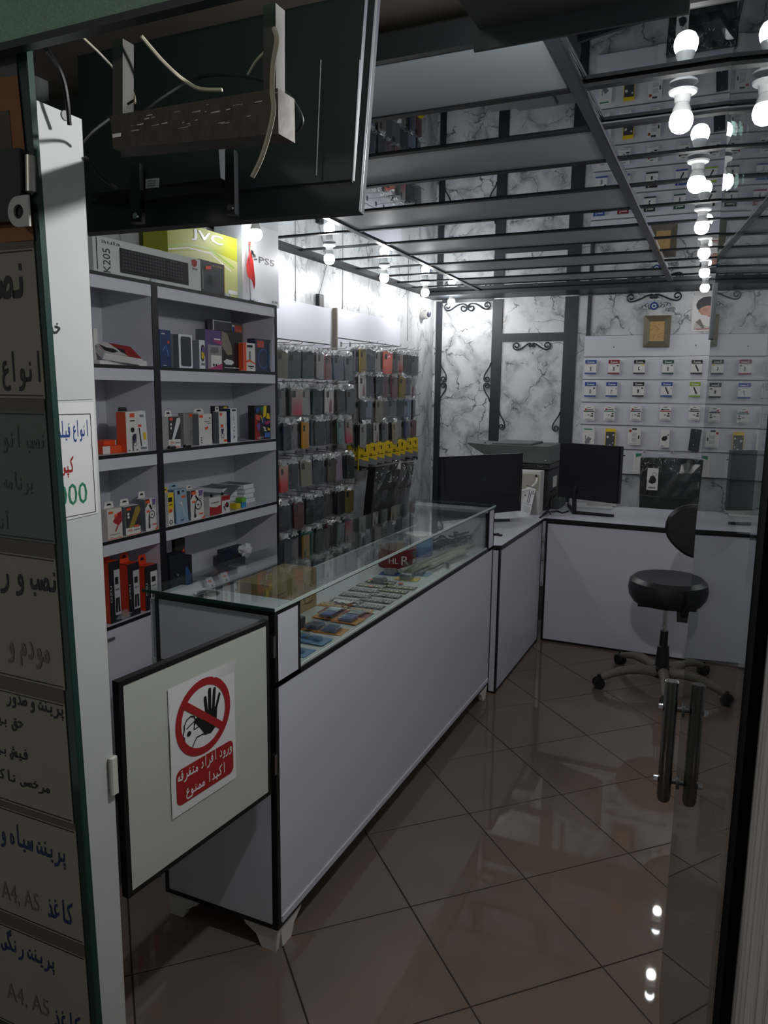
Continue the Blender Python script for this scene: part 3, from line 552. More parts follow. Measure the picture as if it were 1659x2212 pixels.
MB().box((XC0, YC0+.5, .832), (XC0+.016, YC1, .905), M_WHITE).build('back_board', ct)
MB().box((XC0, YC1-.018, .832), (XC1-.02, YC1, 1.026), M_WHITE).build('far_board', ct)
MB().box((XC0+.02, YC0+.018, 1.012), (XC1-.004, YC0+.12, 1.026), M_WHITE).build('end_ledge', ct)
MB().box((XC0+.02, YC1-.12, 1.012), (XC1-.004, YC1, 1.026), M_WHITE).build('end_ledge', ct)
fg = MB().box((XC1-.012, YC0+.135, .834), (XC1-.006, YC1-.095, 1.028), G_COUNTER).build('front_glass', ct)
tg = MB().box((XC0-.02, YC0-.006, 1.030), (XC1+.004, YC1+.005, 1.038), G_COUNTER).build('top_glass', ct)
MB().box((XC0-.021, YC0-.008, 1.0295), (XC1+.006, YC0-.005, 1.0385), M_GLASSEDGE).build('glass_edge', tg)
MB().box((XC0-.021, YC1+.006, 1.0295), (XC1+.006, YC1+.009, 1.0385), M_GLASSEDGE).build('glass_edge', tg)
MB().box((XC1+.003, YC0-.006, 1.0295), (XC1+.0065, YC1+.005, 1.0385), mat('polished_glass_edge', (205, 220, 216), .08, spec=1)).build('glass_edge', tg)
MB().box((XC1-.012, YC0+.13, 1.024), (XC1+.001, YC1-.09, 1.0293), M_BLACK).build('rubber_seal', ct)
GX, GY = -1.352, 1.733
gr = MB().lathe([(.0, .0), (.030, 0), (.034, .0025), (.037, .0025), (.038, 0)], (GX, GY, 1.0265), M_STEEL, 28)
for k in range(3):
    a = k*2*PI/3; gr.hexa([(GX+math.cos(a+s)*r_, GY+math.sin(a+s)*r_, z) for z in (1.0265, 1.0285) for r_, s in ((.006, -.3), (.03, -.12), (.03, .12), (.006, .3))], M_CHROME)
gr.build('round_grommet', ct)
def foot(x, y, sx, sy):
    """white plastic corner foot: two curved wings meeting over a small sole"""
    b = MB(); A = [(.004, .073), (.125, .073), (.116, .060), (.078, .036), (.064, .006), (.058, 0), (.012, 0), (.006, .045)]
    b.prism([(x-sx*p, y+sy*.0045, z) for p, z in A], (0, sy*.018, 0), M_PWHITE)
    b.prism([(x-sx*.0045, y+sy*(p+.019), z) for p, z in A], (-sx*.018, 0, 0), M_PWHITE)
    b.hexa([(x-sx*p, y+sy*q, z) for z in (.0005, .072) for p, q in ((.0235, .0235), (.054, .0235), (.054, .054), (.0235, .054))], M_PWHITE)
    return b.build('foot', ct)
foot(XC1, YC0, 1, 1); foot(XC0+.02, YC0, -1, 1); foot(XC1, YC1, 1, -1); foot(XC0+.02, YC1, -1, -1)

# low gate between counter and entrance panel, its sign and its latch
ga, gb = V((-1.079, 1.648, 0)), V((-1.122, 1.138, 0))
gd = (ga-gb).normalized(); gw = (ga-gb).length
gt = thing('low_gate', 'white half height gate with black edging at near counter end', 'gate', ga)
edged('gate_panel', gt, gb+V((0, 0, .512)), gd, Zv, gw-.006, .499, .018, .012, m=mat('cream_melamine', (196, 198, 190), .4))
MB().box((-1.085, 1.655, .56), (-1.074, 1.667, .62), M_STEEL).build('hinge', gt)
MB().box((-1.085, 1.655, .9), (-1.074, 1.667, .96), M_STEEL).build('hinge', gt)
hb = MB().hexa([gb+gd*a+V((-.03 if s else -.018, 0, z)) for z in (.93, .975) for a, s in ((.035, 1), (.11, 1), (.11, 0), (.035, 0))], M_BLACK); hb.build('bolt', gt)

# side desk running on from the counter and front desk across the room
sd = thing('side_desk', 'white side desk between counter and long desk, monitor on top', 'desk', (-1.3, 4.3, 0))
MB().box((-1.22, 3.804, .01), (-1.060, 4.79, .795), M_WHITE).build('body', sd)
edged('side_panel', sd, (-1.055, 3.815, .0), Yv, Zv, .975, .80, .018, .014)
edged('end_panel', sd, (-1.10, 3.80, .0), Xv, Zv, .048, .80, .016, .009)
tp = MB().prism([(-1.55, 3.795, .80), (-1.10, 3.795, .80), (-1.05, 3.815, .80), (-1.045, 4.80, .80), (-1.045, 5.55, .80), (-1.80, 5.55, .80), (-1.80, 4.9, .80), (-1.55, 4.9, .80)], (0, 0, .018), M_WHITE).build('desk_top', sd)
MB().prism([(-1.55, 3.793, .7985), (-1.099, 3.793, .7985), (-1.0475, 3.8135, .7985), (-1.0425, 4.80, .7985), (-1.05, 4.80, .7985), (-1.055, 3.82, .7985), (-1.105, 3.80, .7985), (-1.55, 3.80, .7985)], (0, 0, .0165), M_BLACK).build('edge_band', tp)
fd = thing('front_desk', 'long white desk with black edging across the back of the shop', 'desk', (-.4, 4.8, 0))
MB().box((-1.028, 4.806, .0), (.60, 5.28, .795), M_WHITE).build('body', fd)
edged('front_panel', fd, (-1.035, 4.80, .0), Xv, Zv, 1.62, .797, .018, .014)
tp = MB().box((-1.041, 4.794, .80), (.60, 5.56, .818), M_WHITE).build('desk_top', fd)
MB().box((-1.041, 4.7885, .7975), (.60, 4.794, .8165), M_BLACK).build('edge_band', tp)
MB().box((-1.03, 4.80, .001), (.59, 4.803, .006), M_BLACK).build('floor_gap', fd)

# ================================================================ shelf units along the left wall
XS = -2.10; SZ = (2.026, 1.700, 1.367, 1.044, .713)     # front face and the five board tops
def shelf_unit(label, y0, y1):
    u = thing('shelf_unit', label, 'shelf unit', (XS-.13, (y0+y1)/2, 0))
    for y in (y0, y1-.016):
        s = MB().box((XL+.004, y, 0), (XS-.002, y+.016, 2.012), M_SHELF).build('side_board', u)
        MB().box((XS-.002, y-.001, 0), (XS+.001, y+.017, 2.026), M_BLACK).build('edge_band', s)
    MB().box((XL+.002, y0+.016, 0), (XL+.008, y1-.016, 2.01), M_SHELF).build('back_board', u)
    for k, z in enumerate(SZ):
        s = MB().box((XL+.008, y0+.016 if k else y0, z-.016), (XS-.002, y1-.016 if k else y1, z), M_SHELF).build('shelf', u)
        MB().box((XS-.002, y0+.017, z-.013), (XS+.001, y1-.017, z+.0003), M_BLACK).build('edge_band', s)
        if k < 4: MB().box((XS-.018, y0+.018, z-.0565), (XS, y1-.018, z-.013), M_WHITE).build('front_rail', u)
    n = 2 if y1-y0 > .5 else 1; w = (y1-y0-.036)/n
    for k in range(n):
        d = MB().box((XS-.016, y0+.018+k*w+.001, .06), (XS, y0+.018+(k+1)*w-.001, .697), M_WHITE).build('cabinet_door', u)
        MB().box((XS, y0+.018+k*w+.05, .66), (XS+.008, y0+.018+k*w+.13, .67), M_STEEL).build('door_handle', d)
    return u
shelf_unit('white shelf unit nearer the entrance, partly hidden by the white panel', 1.56, 2.416)
shelf_unit('white shelf unit beside the phone case wall, second from entrance', 2.418, 3.302)

# ================================================================ glass entrance door swung inwards
DA = math.radians(4.6); dn = V((math.cos(DA), math.sin(DA), 0)); dd = V((-math.sin(DA), math.cos(DA), 0)); OFF = .104
def dpt(y, z, s=0.0):                        # the point of the door plane at depth y, s metres off it towards the room
    return V(((OFF-y*dn.y)/dn.x, y, z)) - dn*s
door = sroot('door_1'); door.location = dpt(.9, 0)
g = MB().hexa([dpt(y, z, s) for z in (.012, 2.37) for y, s in ((.90, -.004), (1.975, -.004), (1.975, .004), (.90, .004))], G_DOOR).build('pane', door)
MB().hexa([dpt(y, z, s) for z in (.012, 2.37) for y, s in ((1.974, -.0042), (1.977, -.0042), (1.977, .0042), (1.974, .0042))], sheet_glass('door_glass_edge', (.62, .78, .73), .12)).build('glass_edge', door)
MB().hexa([dpt(y, z, s) for z in (1.745, 1.87) for y, s in ((1.945, -.009), (1.985, -.009), (1.985, .009), (1.945, .009))], M_FRAME).build('patch_lock', door)
hd = part_root('door_handle', door)
for s in (.034, -.034):
    a, b = dpt(1.905, .922, s), dpt(1.905, .602, s)
    p = MB(); p.tube([a, a+(b-a)*.5, b+V((0, 0, .016)), b+V((0, 0, .006)), b], [.0165, .0165, .0165, .013, .004], M_PULL, 16)
    p.lathe([(.0001, .0012), (.0135, .0012), (.0135, .0002)], a, M_BLACKP, 16, axis=(0, 0, 1)); p.build('grip_tube', hd, True)  # black disc on top stands in for the shade inside the open tube
for z in (.852, .662):
    bl = MB().tube([dpt(1.905, z, .06), dpt(1.905, z, -.06)], .006, M_BLACKP, 10)
    for s in (.006, -.006): bl.tube([dpt(1.905, z, s-.0015), dpt(1.905, z, s+.0015)], .017, M_FRAME, 18)
    for s in (.056, -.056): bl.tube([dpt(1.905, z, s-.005), dpt(1.905, z, s+.005)], .0085, M_CHROME, 6)
    bl.build('through_bolt', hd)

# ================================================================ storefront around the camera's opening
struct(MB().hexa([(x, y, z) for z in (-.02, 2.6) for x, y in ((.040, .86), (.060, .86), (.060, .897), (.0345, .897))], mat('matt_black_gasket', (6, 6, 7), .9, spec=.05)).build('trim_8'))
struct(MB().box((.052, -.35, -.02), (1.2, .9, 2.6), M_MARX).build('wall_entrance'))
M_GREENP = mat('green_black_composite', (118, 150, 134), .4, noise=.5, nscale=420)
hp = sroot('wall_header')
MB().box((-2.6, YS-.03, 2.149), (-.47, YS, 2.75), M_GREENP).build('composite_panel', hp)
MB().box((-2.6, YS-.032, 2.138), (-.47, YS-.012, 2.149), M_FRAME).build('steel_angle', hp)
# bracket of steel channel over the doorway
hb = struct(MB().box((-.395, YS, 2.163), (-.09, 1.2, 2.172), mat('grey_channel', (74, 74, 78), .6)).build('trim_9'))
MB().box((-.403, 1.2, 2.134), (-.095, 1.206, 2.2), mat('grey_channel')).build('channel_web', hb)
# ---------------------------------------------------------------- shop window leaf with notices, left of the opening
def ons(px, py, d=0.0): return ony(px, py, YS-d)
M_SIGN = mat('grey_notice_paper', (124, 119, 108), .6, noise=.06, nscale=12)
M_SIGND = mat('green_grey_notice', (84, 90, 87), .6, noise=.05, nscale=12)
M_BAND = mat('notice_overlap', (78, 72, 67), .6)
M_INK = mat('notice_ink', (22, 22, 30), .5); M_INKB = mat('blue_notice_ink', (20, 40, 74), .5); M_INKF = mat('faded_ink', (92, 88, 78), .6)
M_INKG = mat('green_faded_ink', (66, 72, 70), .6); M_ORN = mat('faded_orange_print', (112, 66, 28), .6)
ex = lambda z: -1.028-(z-.2)*.0205              # the leaf's right edge leans a little
wn = sroot('window_1'); wn['label'] = 'shop window leaf covered with notices'
MB().hexa([(x, y, z) for z, e in ((0.02, ex(.02)), (2.15, ex(2.15))) for x, y in ((-1.9, YS), (e, YS), (e, YS+.01), (-1.9, YS+.01))], mat('dark_window_glass', (40, 52, 48), .08, spec=.6)).build('pane', wn)
MB().hexa([(x, y, z) for z, e in ((0.02, ex(.02)), (2.15, ex(2.15))) for x, y in ((e, YS-.001), (e+.003, YS-.001), (e+.003, YS+.011), (e, YS+.011))], M_GLASSEDGE).build('glass_edge', wn)
def notice(label, z0, z1, m, lines, inset=.016, band=.028, border=True):
    t_ = thing('notice', label, 'notice', (-1.2, YS-.002, z0), 0, 'notices on the shop window')
    a, b = ex(z0)-inset, ex(z1)-inset
    MB().hexa([(x, y, z) for z, e in ((z0, a), (z1, b)) for x, y in ((-1.75, YS-.0022), (e, YS-.0022), (e, YS-.0006), (-1.75, YS-.0006))], m).build('sheet', t_)
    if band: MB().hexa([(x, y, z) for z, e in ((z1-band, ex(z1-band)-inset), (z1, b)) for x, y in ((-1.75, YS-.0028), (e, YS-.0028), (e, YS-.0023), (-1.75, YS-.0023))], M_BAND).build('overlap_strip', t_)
    if border:
        for z in (z0+.004, z1-band-.005): MB().hexa([(x, YS-d, zz) for zz in (z, z+.002) for x, d in ((-1.75, .003), (ex(z)-inset-.004, .003), (ex(z)-inset-.004, .0024), (-1.75, .0024))], M_INK).build('border_line', t_)
    for key, pr, pb, w, h, mm in lines:
        p = ons(*pr, .0034) if isinstance(pr, tuple) else pr
        vf = persian(key) if key in WORDS else text_mesh(key)
        MB().flat(vf, p, Xv, Zv, mm, 'r', (w, h)).build('lettering', t_)
    return t_
# word: key, (right px, bottom px), -, width m, height m, ink
notice('topmost grey notice with black frame lines on shop window', 2.03, 2.22, mat('charcoal_notice', (70, 68, 70), .6), [], .02, 0, False)
MB_ = MB(); MB_.prism([ons(0, 118, .003), ons(27, 114, .003), ons(20, 0, .003), ons(17, 0, .003), ons(23, 110, .003), ons(0, 114, .003)], (0, -.0006, 0), M_INK)
tag(MB_.build('frame_line'), 'black corner line drawn on topmost grey notice', 'line')
on = thing('sticker', 'faded orange sticker behind the black door lock', 'sticker', ons(10, 400, 0))
MB().prism([ons(-60, 175, .0022), ons(38, 163, .0022), ons(74, 520, .0022), ons(-60, 530, .0022)], (0, -.0006, 0), M_ORN).build('sheet', on)
MB().prism([ons(-60, 250, .003), ons(20, 238, .003), ons(28, 330, .003), ons(-60, 335, .003)], (0, -.0006, 0), mat('sticker_dark', (60, 50, 46), .6)).build('dark_block', on)
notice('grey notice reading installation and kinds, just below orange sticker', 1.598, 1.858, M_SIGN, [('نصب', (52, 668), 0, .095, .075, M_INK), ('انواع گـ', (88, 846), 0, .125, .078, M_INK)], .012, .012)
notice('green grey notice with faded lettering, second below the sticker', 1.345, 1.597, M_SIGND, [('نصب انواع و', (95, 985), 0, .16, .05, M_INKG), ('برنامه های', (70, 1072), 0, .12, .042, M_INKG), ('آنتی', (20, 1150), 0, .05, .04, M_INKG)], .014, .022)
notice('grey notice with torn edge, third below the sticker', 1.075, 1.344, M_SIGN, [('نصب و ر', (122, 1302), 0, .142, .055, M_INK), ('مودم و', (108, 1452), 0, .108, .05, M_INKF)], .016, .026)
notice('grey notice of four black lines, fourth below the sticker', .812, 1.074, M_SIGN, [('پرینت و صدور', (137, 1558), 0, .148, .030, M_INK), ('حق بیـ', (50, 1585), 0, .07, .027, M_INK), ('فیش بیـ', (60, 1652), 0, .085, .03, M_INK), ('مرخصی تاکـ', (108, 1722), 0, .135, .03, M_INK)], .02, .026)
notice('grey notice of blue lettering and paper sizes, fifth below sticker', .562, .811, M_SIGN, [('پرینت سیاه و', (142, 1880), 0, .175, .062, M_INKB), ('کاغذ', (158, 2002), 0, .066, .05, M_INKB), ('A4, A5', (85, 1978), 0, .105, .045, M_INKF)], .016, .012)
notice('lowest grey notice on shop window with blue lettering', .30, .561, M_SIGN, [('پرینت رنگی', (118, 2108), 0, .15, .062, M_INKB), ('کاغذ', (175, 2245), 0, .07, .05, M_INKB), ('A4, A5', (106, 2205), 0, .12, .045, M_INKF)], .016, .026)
lk = thing('door_lock', 'black lock box with steel strike and padlock eye on window edge', 'lock', ons(40, 430, 0))
MB().hexa([p+V((0, d, 0)) for d in (-.022, -.003) for p in (ons(-40, 490, 0), ons(69, 482, 0), ons(66, 328, 0), ons(-40, 334, 0))], M_BLACKP).build('lock_body', lk)
a, b = ons(77, 425, 0), ons(75, 332, 0)
MB().tube([a+V((0, -.006, .004)), a+V((0, -.009, .006)), b+V((0, -.009, -.006)), b+V((0, -.006, -.004))], [.004, .0085, .0085, .004], mat('dull_steel', (175, 175, 172), .4, .8), 10).build('strike_bar', lk, True)
c = ons(44, 458, .024); R1, R2 = .024, .011
ring = MB(); n = 26; vs = []
for d in (0, -.004):
    for r in (R2, R1): vs += [(c.x+r*math.cos(2*PI*j/n), c.y+d, c.z+r*math.sin(2*PI*j/n)) if not (r == R1 and math.cos(2*PI*j/n) > 0) else (c.x+R1*.95, c.y+d, c.z+R1*max(-1, min(1, 1.3*math.sin(2*PI*j/n)))) for j in range(n)]
fs = []
for j in range(n):
    k = (j+1) % n
    fs += [(j, k, n+k, n+j), (2*n+j, 3*n+j, 3*n+k, 2*n+k), (j, 2*n+j, 2*n+k, k), (n+j, n+k, 3*n+k, 3*n+j)]
ring.add(vs, fs, mat('dull_steel')).build('padlock_eye', lk)

# white board standing inside along the opening
XP = -1.13
wp = thing('entrance_panel', 'tall white board behind window edge with printed notices', 'panel', (XP, 1.05, 0))
MB().box((XP-.016, .966, .0), (XP, 1.122, 2.105), mat('white_board', (206, 208, 208), .3)).build('board', wp)
MB().box((XP-.0165, 1.122, .0), (XP+.0002, 1.1225, 2.1052), mat('raw_board_edge', (120, 112, 100), .8)).build('raw_edge', wp)
c = onx(139, 250, XP); MB().tube([c, c+V((.003, 0, 0))], .0085, mat('grey_cap', (150, 150, 150), .5), 16).build('screw_cap', wp)
c = onx(241, 1672, XP)
MB().bbox((XP+.0005, c.y-.011, c.z-.042), (XP+.012, c.y+.009, c.z+.042), mat('cream_plastic', (214, 214, 204), .35), .003).build('magnet_catch', wp)
def onp(px, py, d=.0012): return onx(px, py, XP+d)
pn = thing('price_notice', 'framed white price sheet with blue red and green lettering', 'notice', onp(160, 1000, 0))
MB().prism([onp(112, 872), onp(202, 868), onp(212, 1108), onp(126, 1128)], (.0006, 0, 0), M_PAPER).build('sheet', pn)
fr = MB()
for A, B in (((118, 896), (195, 894)), ((195, 894), (207, 1105)), ((207, 1105), (130, 1120)), ((130, 1120), (118, 896))):
    fr.tube([onp(*A, .0022), onp(*B, .0022)], .0007, M_PBLACK, 4)
fr.build('frame_line', pn)
def ptext(key, l, r, top, bot, m, par):
    a, b, c = onp(l, bot, .0024), onp(r, bot, .0024), onp((l+r)/2, top, .0024)
    vf = persian(key) if key in WORDS else text_mesh(key)
    return MB().flat(vf, (a.x, a.y, (a.z+b.z)/2), Yv, Zv, m, 'l', (b.y-a.y, c.z-(a.z+b.z)/2)).build('lettering', par)
ptext('انواع فیلم', 126, 191, 908, 955, M_PBLUE, pn); ptext('کپی', 133, 161, 985, 1032, M_PRED, pn); ptext('000', 126, 190, 1044, 1091, M_PGREEN, pn)
un = thing('paper_scrap', 'upper sheet on white board with a few letters showing', 'notice', onp(130, 750, 0))
MB().prism([onp(92, 604), onp(190, 612), onp(201, 862), onp(108, 866)], (.0004, 0, 0), mat('white_board')).build('sheet', un)
ptext('خد', 106, 131, 697, 722, M_PBLACK, un); ptext('ه', 106, 114, 783, 796, M_PRED, un)

# ---------------------------------------------------------------- gate notice: no entry
no = thing('no_entry_notice', 'white no entry poster with red ring and red caption on gate', 'notice', gb+gd*.25+V((.002, 0, .6)))
gn = V((gd.y, -gd.x, 0))                         # outward face of the gate
def ong(px, py, d=.0022):
    dr = ray(px, py); o = V((0, 0, H)); p0 = gb+gn*d; t_ = (p0-o).dot(gn)/dr.dot(gn); return o+dr*t_
A, B, C_, D_ = ong(370, 1766), ong(509, 1686), ong(506, 1424), ong(364, 1488)
og = (A+D_)/2; og.z = (A.z+B.z)/2; uw = ((B-A).dot(gd)+(C_-D_).dot(gd))/2; vh = ((D_.z-A.z)+(C_.z-B.z))/2
og = gb+gd*((A+D_)/2-gb).dot(gd)+gn*.0022+V((0, 0, (A.z+B.z)/2-gb.z))
def gp(u, v, d=0): return og+gd*(u*uw)+V((0, 0, v*vh))+gn*d
MB().grid(8, 10, lambda u, v: gp(u, v, .0004+.004*max(0, .10-u)*(4 if .3 < v < .75 else 0)+(.014*max(0, v-.88)*max(0, u-.5)*8)), M_PAPER).build('sheet', no)
asp = uw/vh; rx = .42; ry = rx*asp
def el(cu, cv, r, k=40, d=.0016): return [gp(cu+r*math.cos(2*PI*j/k), cv+r*asp*math.sin(2*PI*j/k), d) for j in range(k)]
cu, cv = .5, .665
k = 44; o_, i_ = el(cu, cv, rx, k), el(cu, cv, rx*.80, k)
MB().add(o_+i_, [(j, (j+1) % k, k+(j+1) % k, k+j) for j in range(k)], M_PRED).build('red_ring', no)
M_INKBK = M_PBLACK
def gl2(pts, d, m, name): return MB().poly([gp(cu+a*rx, cv+b*rx*asp, d) for a, b in pts], m).build(name, no)
def stroke(pts, w, d, m, name):
    b = MB(); q = [(V((a, bb, 0))) for a, bb in pts]
    for i in range(len(q)-1):
        t_ = (q[i+1]-q[i]).normalized(); n_ = V((-t_.y, t_.x, 0))*w
        b.poly([gp(cu+p.x*rx, cv+p.y*rx*asp, d) for p in (q[i]-n_-t_*w*.6, q[i+1]-n_+t_*w*.6, q[i+1]+n_+t_*w*.6, q[i]+n_-t_*w*.6)], m)
    return b.build(name, no)
hand = MB()
def hpoly(pts, d=.0014): hand.poly([gp(cu+a*rx, cv+b*rx*asp, d) for a, b in pts], M_INKBK)
hpoly([(.02, -.02), (.06, .1), (.50, .1), (.47, -.25), (.40, -.46), (.24, -.56), (.02, -.5), (-.12, -.3), (-.30, -.08), (-.34, .0), (-.27, .06), (-.18, .03), (-.05, -.1)])
for (x0, y0, x1, y1, w) in ((.1, .08, .06, .46, .052), (.22, .08, .23, .62, .056), (.35, .08, .41, .58, .052), (.46, .06, .59, .38, .044)):
    a = math.atan2(y1-y0, x1-x0); q = [(x0-w*math.sin(a)*-1, y0), ]
    pts = [(x0+w*math.sin(a), y0-w*math.cos(a))] + [(x1+w*math.cos(a-PI/2+PI*j/8), y1+w*math.sin(a-PI/2+PI*j/8)) for j in range(9)] + [(x0-w*math.sin(a), y0+w*math.cos(a))]
    hpoly(pts)
hand.build('hand_symbol', no)
stroke([(-.80, -.42), (-.70, -.40), (-.71, -.30), (-.76, -.27), (-.70, -.10), (-.70, .0), (-.60, .13), (-.46, .17), (-.35, .12), (-.30, .0), (-.34, -.1)], .017, .0015, M_INKBK, 'head_symbol')
stroke([(-.62, -.10), (-.33, .0)], .014, .0015, M_INKBK, 'head_symbol'); stroke([(-.34, -.02), (-.36, -.22), (-.16, -.20)], .014, .0015, M_INKBK, 'head_symbol')
MB().poly(el(cu-.54*rx, cv-.26*rx*asp, rx*.07, 14, .0015), M_INKBK).build('mouth_symbol', no)
stroke([(-.52, -.76), (-.28, -.46), (-.06, -.46), (.08, -.52)], .016, .0015, M_INKBK, 'arm_symbol')
stroke([(-.62, .5), (.66, -.52)], .095, .0020, M_PRED, 'red_bar')
cap = []
for (x, y, a0) in ((.88, .30, 0), (.14, .30, PI/2), (.14, .12, PI), (.88, .12, 1.5*PI)):
    for j in range(7): cap.append(gp(x+.07*math.cos(a0+j*PI/12), y+.07*asp*math.sin(a0+j*PI/12), .0016))
MB().poly(cap, M_PRED).build('red_caption', no)
MB().flat(persian('ورود افراد متفرقه'), gp(.925, .235, .0022), gd, Zv, M_PAPER, 'r', (uw*.84, vh*.115)).build('caption_lettering', no)
MB().flat(persian('اکیدا ممنوع'), gp(.80, .085, .0022), gd, Zv, M_PAPER, 'r', (uw*.60, vh*.115)).build('caption_lettering', no)

# ---------------------------------------------------------------- television hung from the header, seen from behind
tl = math.radians(9); tn = V((0, -math.cos(tl), math.sin(tl))); tp0 = V((0, 1.30, 1.935))
def ont(px, py, d=0.0):
    dr = ray(px, py); o = V((0, 0, H)); t_ = (tp0+tn*d-o).dot(tn)/dr.dot(tn); return o+dr*t_
M_TV = mat('television_back', (46, 48, 53), .55, noise=.1, nscale=5); M_TVL = mat('television_rim', (40, 42, 46), .5)
tv = thing('television', 'large black flat television hung on bracket, seen from behind', 'television', (-.95, 1.33, 1.93))
TVC = [ont(178, 503), ont(775, 455), ont(812, -24), ont(167, 121)]
MB().prism(TVC, -tn*.022, M_TVL).build('panel', tv)
MB().tube([TVC[1]-tn*.006, TVC[2]-tn*.006], .002, mat('bright_rim', (190, 195, 200), .25, .9), 6).build('side_rim', tv)
def bulge(name, px, h, chamf, m):
    q = [ont(*p, .0005) for p in px]; c = sum(q, V())/len(q); t_ = [p+tn*h+(c-p)*chamf for p in q]; n = len(q)
    return MB().add(q+t_, [tuple(range(n, 2*n))]+[(i, (i+1) % n, n+(i+1) % n, n+i) for i in range(n)], m).build(name, tv)
bulge('back_shell', [(200, 440), (766, 392), (796, -10), (190, 124)], .006, .01, M_TV)
bulge('back_housing', [(215, 436), (510, 402), (505, 330), (215, 360)], .036, .06, M_TV)
for x in (684, 762):
    a, b = ont(x-2, 380 if x < 700 else 395, .024), ont(x+8 if x < 700 else x+14, 130, .024)
    MB().tube([a, b], .0022, mat('grey_ridge', (44, 46, 50), .8), 5).build('ridge', tv)
br = thing('television_bracket', 'rusty steel beam on two square posts holding the television', 'bracket', (-.9, YS+.02, 2.0))
M_RUST = mat('worn_painted_steel', (62, 56, 50), .6, .3, noise=.55, nscale=38, bump=.3)
M_POST = mat('dark_square_tube', (52, 51, 49), .6, .3, noise=.3, nscale=50)
yb_ = YS+.03
def onb(px, py, d=0): return ony(px, py, yb_+d)
B0 = [onb(244, 321), onb(602, 289), onb(600, 190), onb(238, 250)]
MB().prism([p for p in B0], (0, .045, 0), M_RUST).build('beam', br)
sc_ = MB()
for i in range(26):
    x = rnd.uniform(270, 590); y = 250-(x-238)*.166+rnd.uniform(8, 58); w = rnd.uniform(4, 22)
    p, q = onb(x, y, -.0006), onb(x+w, y-w*.15, -.0006); h_ = rnd.uniform(.0006, .0022)
    sc_.add([p, q, q+V((0, 0, h_)), p+V((0, 0, h_*.6))], [(0, 1, 2, 3)], mat('bare_scratch', (188, 186, 180), .5))
tag(sc_.build('paint_scratches', br), kind='stuff')
MB().prism([onb(243, 290, -.001), onb(262, 287, -.001), onb(262, 295, -.001), onb(244, 298, -.001)], (0, -.0005, 0), M_PAPER).build('paper_label', br)
for (xa, xb, yt, yb2) in ((243, 265, 62, 252), (569, 596, -12, 205)):
    p = [onb(xa, yb2, .004), onb(xb, yb2-3, .004)]; q = [onb(xa-1, yt, .004), onb(xb-1, yt-5, .004)]
    MB().prism([p[0], p[1], V((q[1].x, q[1].y, 2.15)), V((q[0].x, q[0].y, 2.15))], (0, .024, 0), M_POST).build('post', br)
for (xa, ya, xb, yb2) in ((281, 352, 297, 480), (486, 322, 501, 462)):
    p = [ont(xa, yb2, .052), ont(xb+6, yb2-1, .052), ont(xb+4, ya, .052), ont(xa, ya+1, .052)]
    arm = MB().prism(p, -tn*.014, M_BLACKP).build('mount_arm', br)
    c = ont(xb-1, yb2-12, .052); MB().tube([c, c+tn*.006], .0065, M_CHROME, 10).build('bolt', arm)
MB().prism([ont(300, 432, .045), ont(482, 408, .045), ont(482, 392, .045), ont(300, 412, .045)], -tn*.007, M_BLACKP).build('mount_rail', br)
MB().hexa([onb(x, y, d) for d in (.046, .24) for x, y in ((262, 340), (505, 318), (505, 300), (262, 322))], M_BLACKP).build('mount_neck', br)
lb = MB().prism([ont(314, 407, .0385), ont(342, 404, .0385), ont(343, 384, .0385), ont(315, 387, .0385)], -tn*.002, M_PAPER)
for k_ in range(3):
    y = 390+k_*5; lb.prism([ont(318, y+2.5, .039), ont(336, y+.8, .039), ont(336, y-.8, .039), ont(318, y+.9, .039)], tn*.0004, M_PGREY)
lb.build('rating_label', tv)
M_WIREW = mat('ivory_cable', (172, 164, 146), .5); M_WIREB = mat('black_cable', (16, 16, 18), .5)
def cable(name, label, pts, r, m):
    P_ = [ony(x, y, d) for x, y, d in pts]; out = []
    for i in range(len(P_)-1):
        p0, p1, p2, p3 = P_[max(i-1, 0)], P_[i], P_[i+1], P_[min(i+2, len(P_)-1)]
        for j in range(5):
            u = j/5; out.append(.5*((2*p1)+(p2-p0)*u+(2*p0-5*p1+4*p2-p3)*u*u+(3*p1-p0-3*p2+p3)*u**3))
    out.append(P_[-1]); return tag(MB().tube(out, r, m, 6).build(name, None, True), label, 'cable')
cable('cable', 'ivory cable hanging in front of right bracket post', [(592, 62, .972), (598, 88, .965), (590, 140, .962), (588, 200, .958), (591, 238, .958), (578, 300, .96), (562, 348, .962), (545, 382, .965)], .0036, M_WIREW)
cable('cable', 'ivory cable loose above the rusty beam', [(305, 78, .99), (345, 125, 1.02), (375, 155, 1.04), (400, 175, 1.06), (432, 192, 1.07), (480, 194, 1.08)], .003, M_WIREW)
cable('cable', 'thin white cable passing left bracket post', [(178, 80, .985), (215, 115, 1.03), (245, 147, 1.05), (270, 175, 1.05), (288, 202, 1.03), (292, 222, 1.0)], .002, M_WIREW)
cable('cable', 'short white cable left of right bracket post', [(572, 112, 1.02), (552, 133, 1.04), (536, 160, 1.06)], .002, M_WIREW)
cable('cable', 'black cable arching over the rusty beam', [(290, 240, 1.04), (312, 238, 1.045), (345, 214, 1.06), (400, 180, 1.09), (450, 162, 1.1), (530, 165, 1.1), (605, 190, 1.1), (640, 230, 1.1), (652, 268, 1.1), (620, 302, 1.12)], .003, M_WIREB)
cable('cable', 'black cable curving down behind white board top', [(100, 106, .985), (122, 138, 1.02), (138, 178, 1.04), (146, 225, 1.05), (150, 270, 1.06)], .0042, M_WIREB)
cable('cable', 'straight black cable beside window edge top', [(68, 104, .985), (70, 150, 1.0), (73, 190, 1.0), (76, 240, 1.0)], .003, M_WIREB)
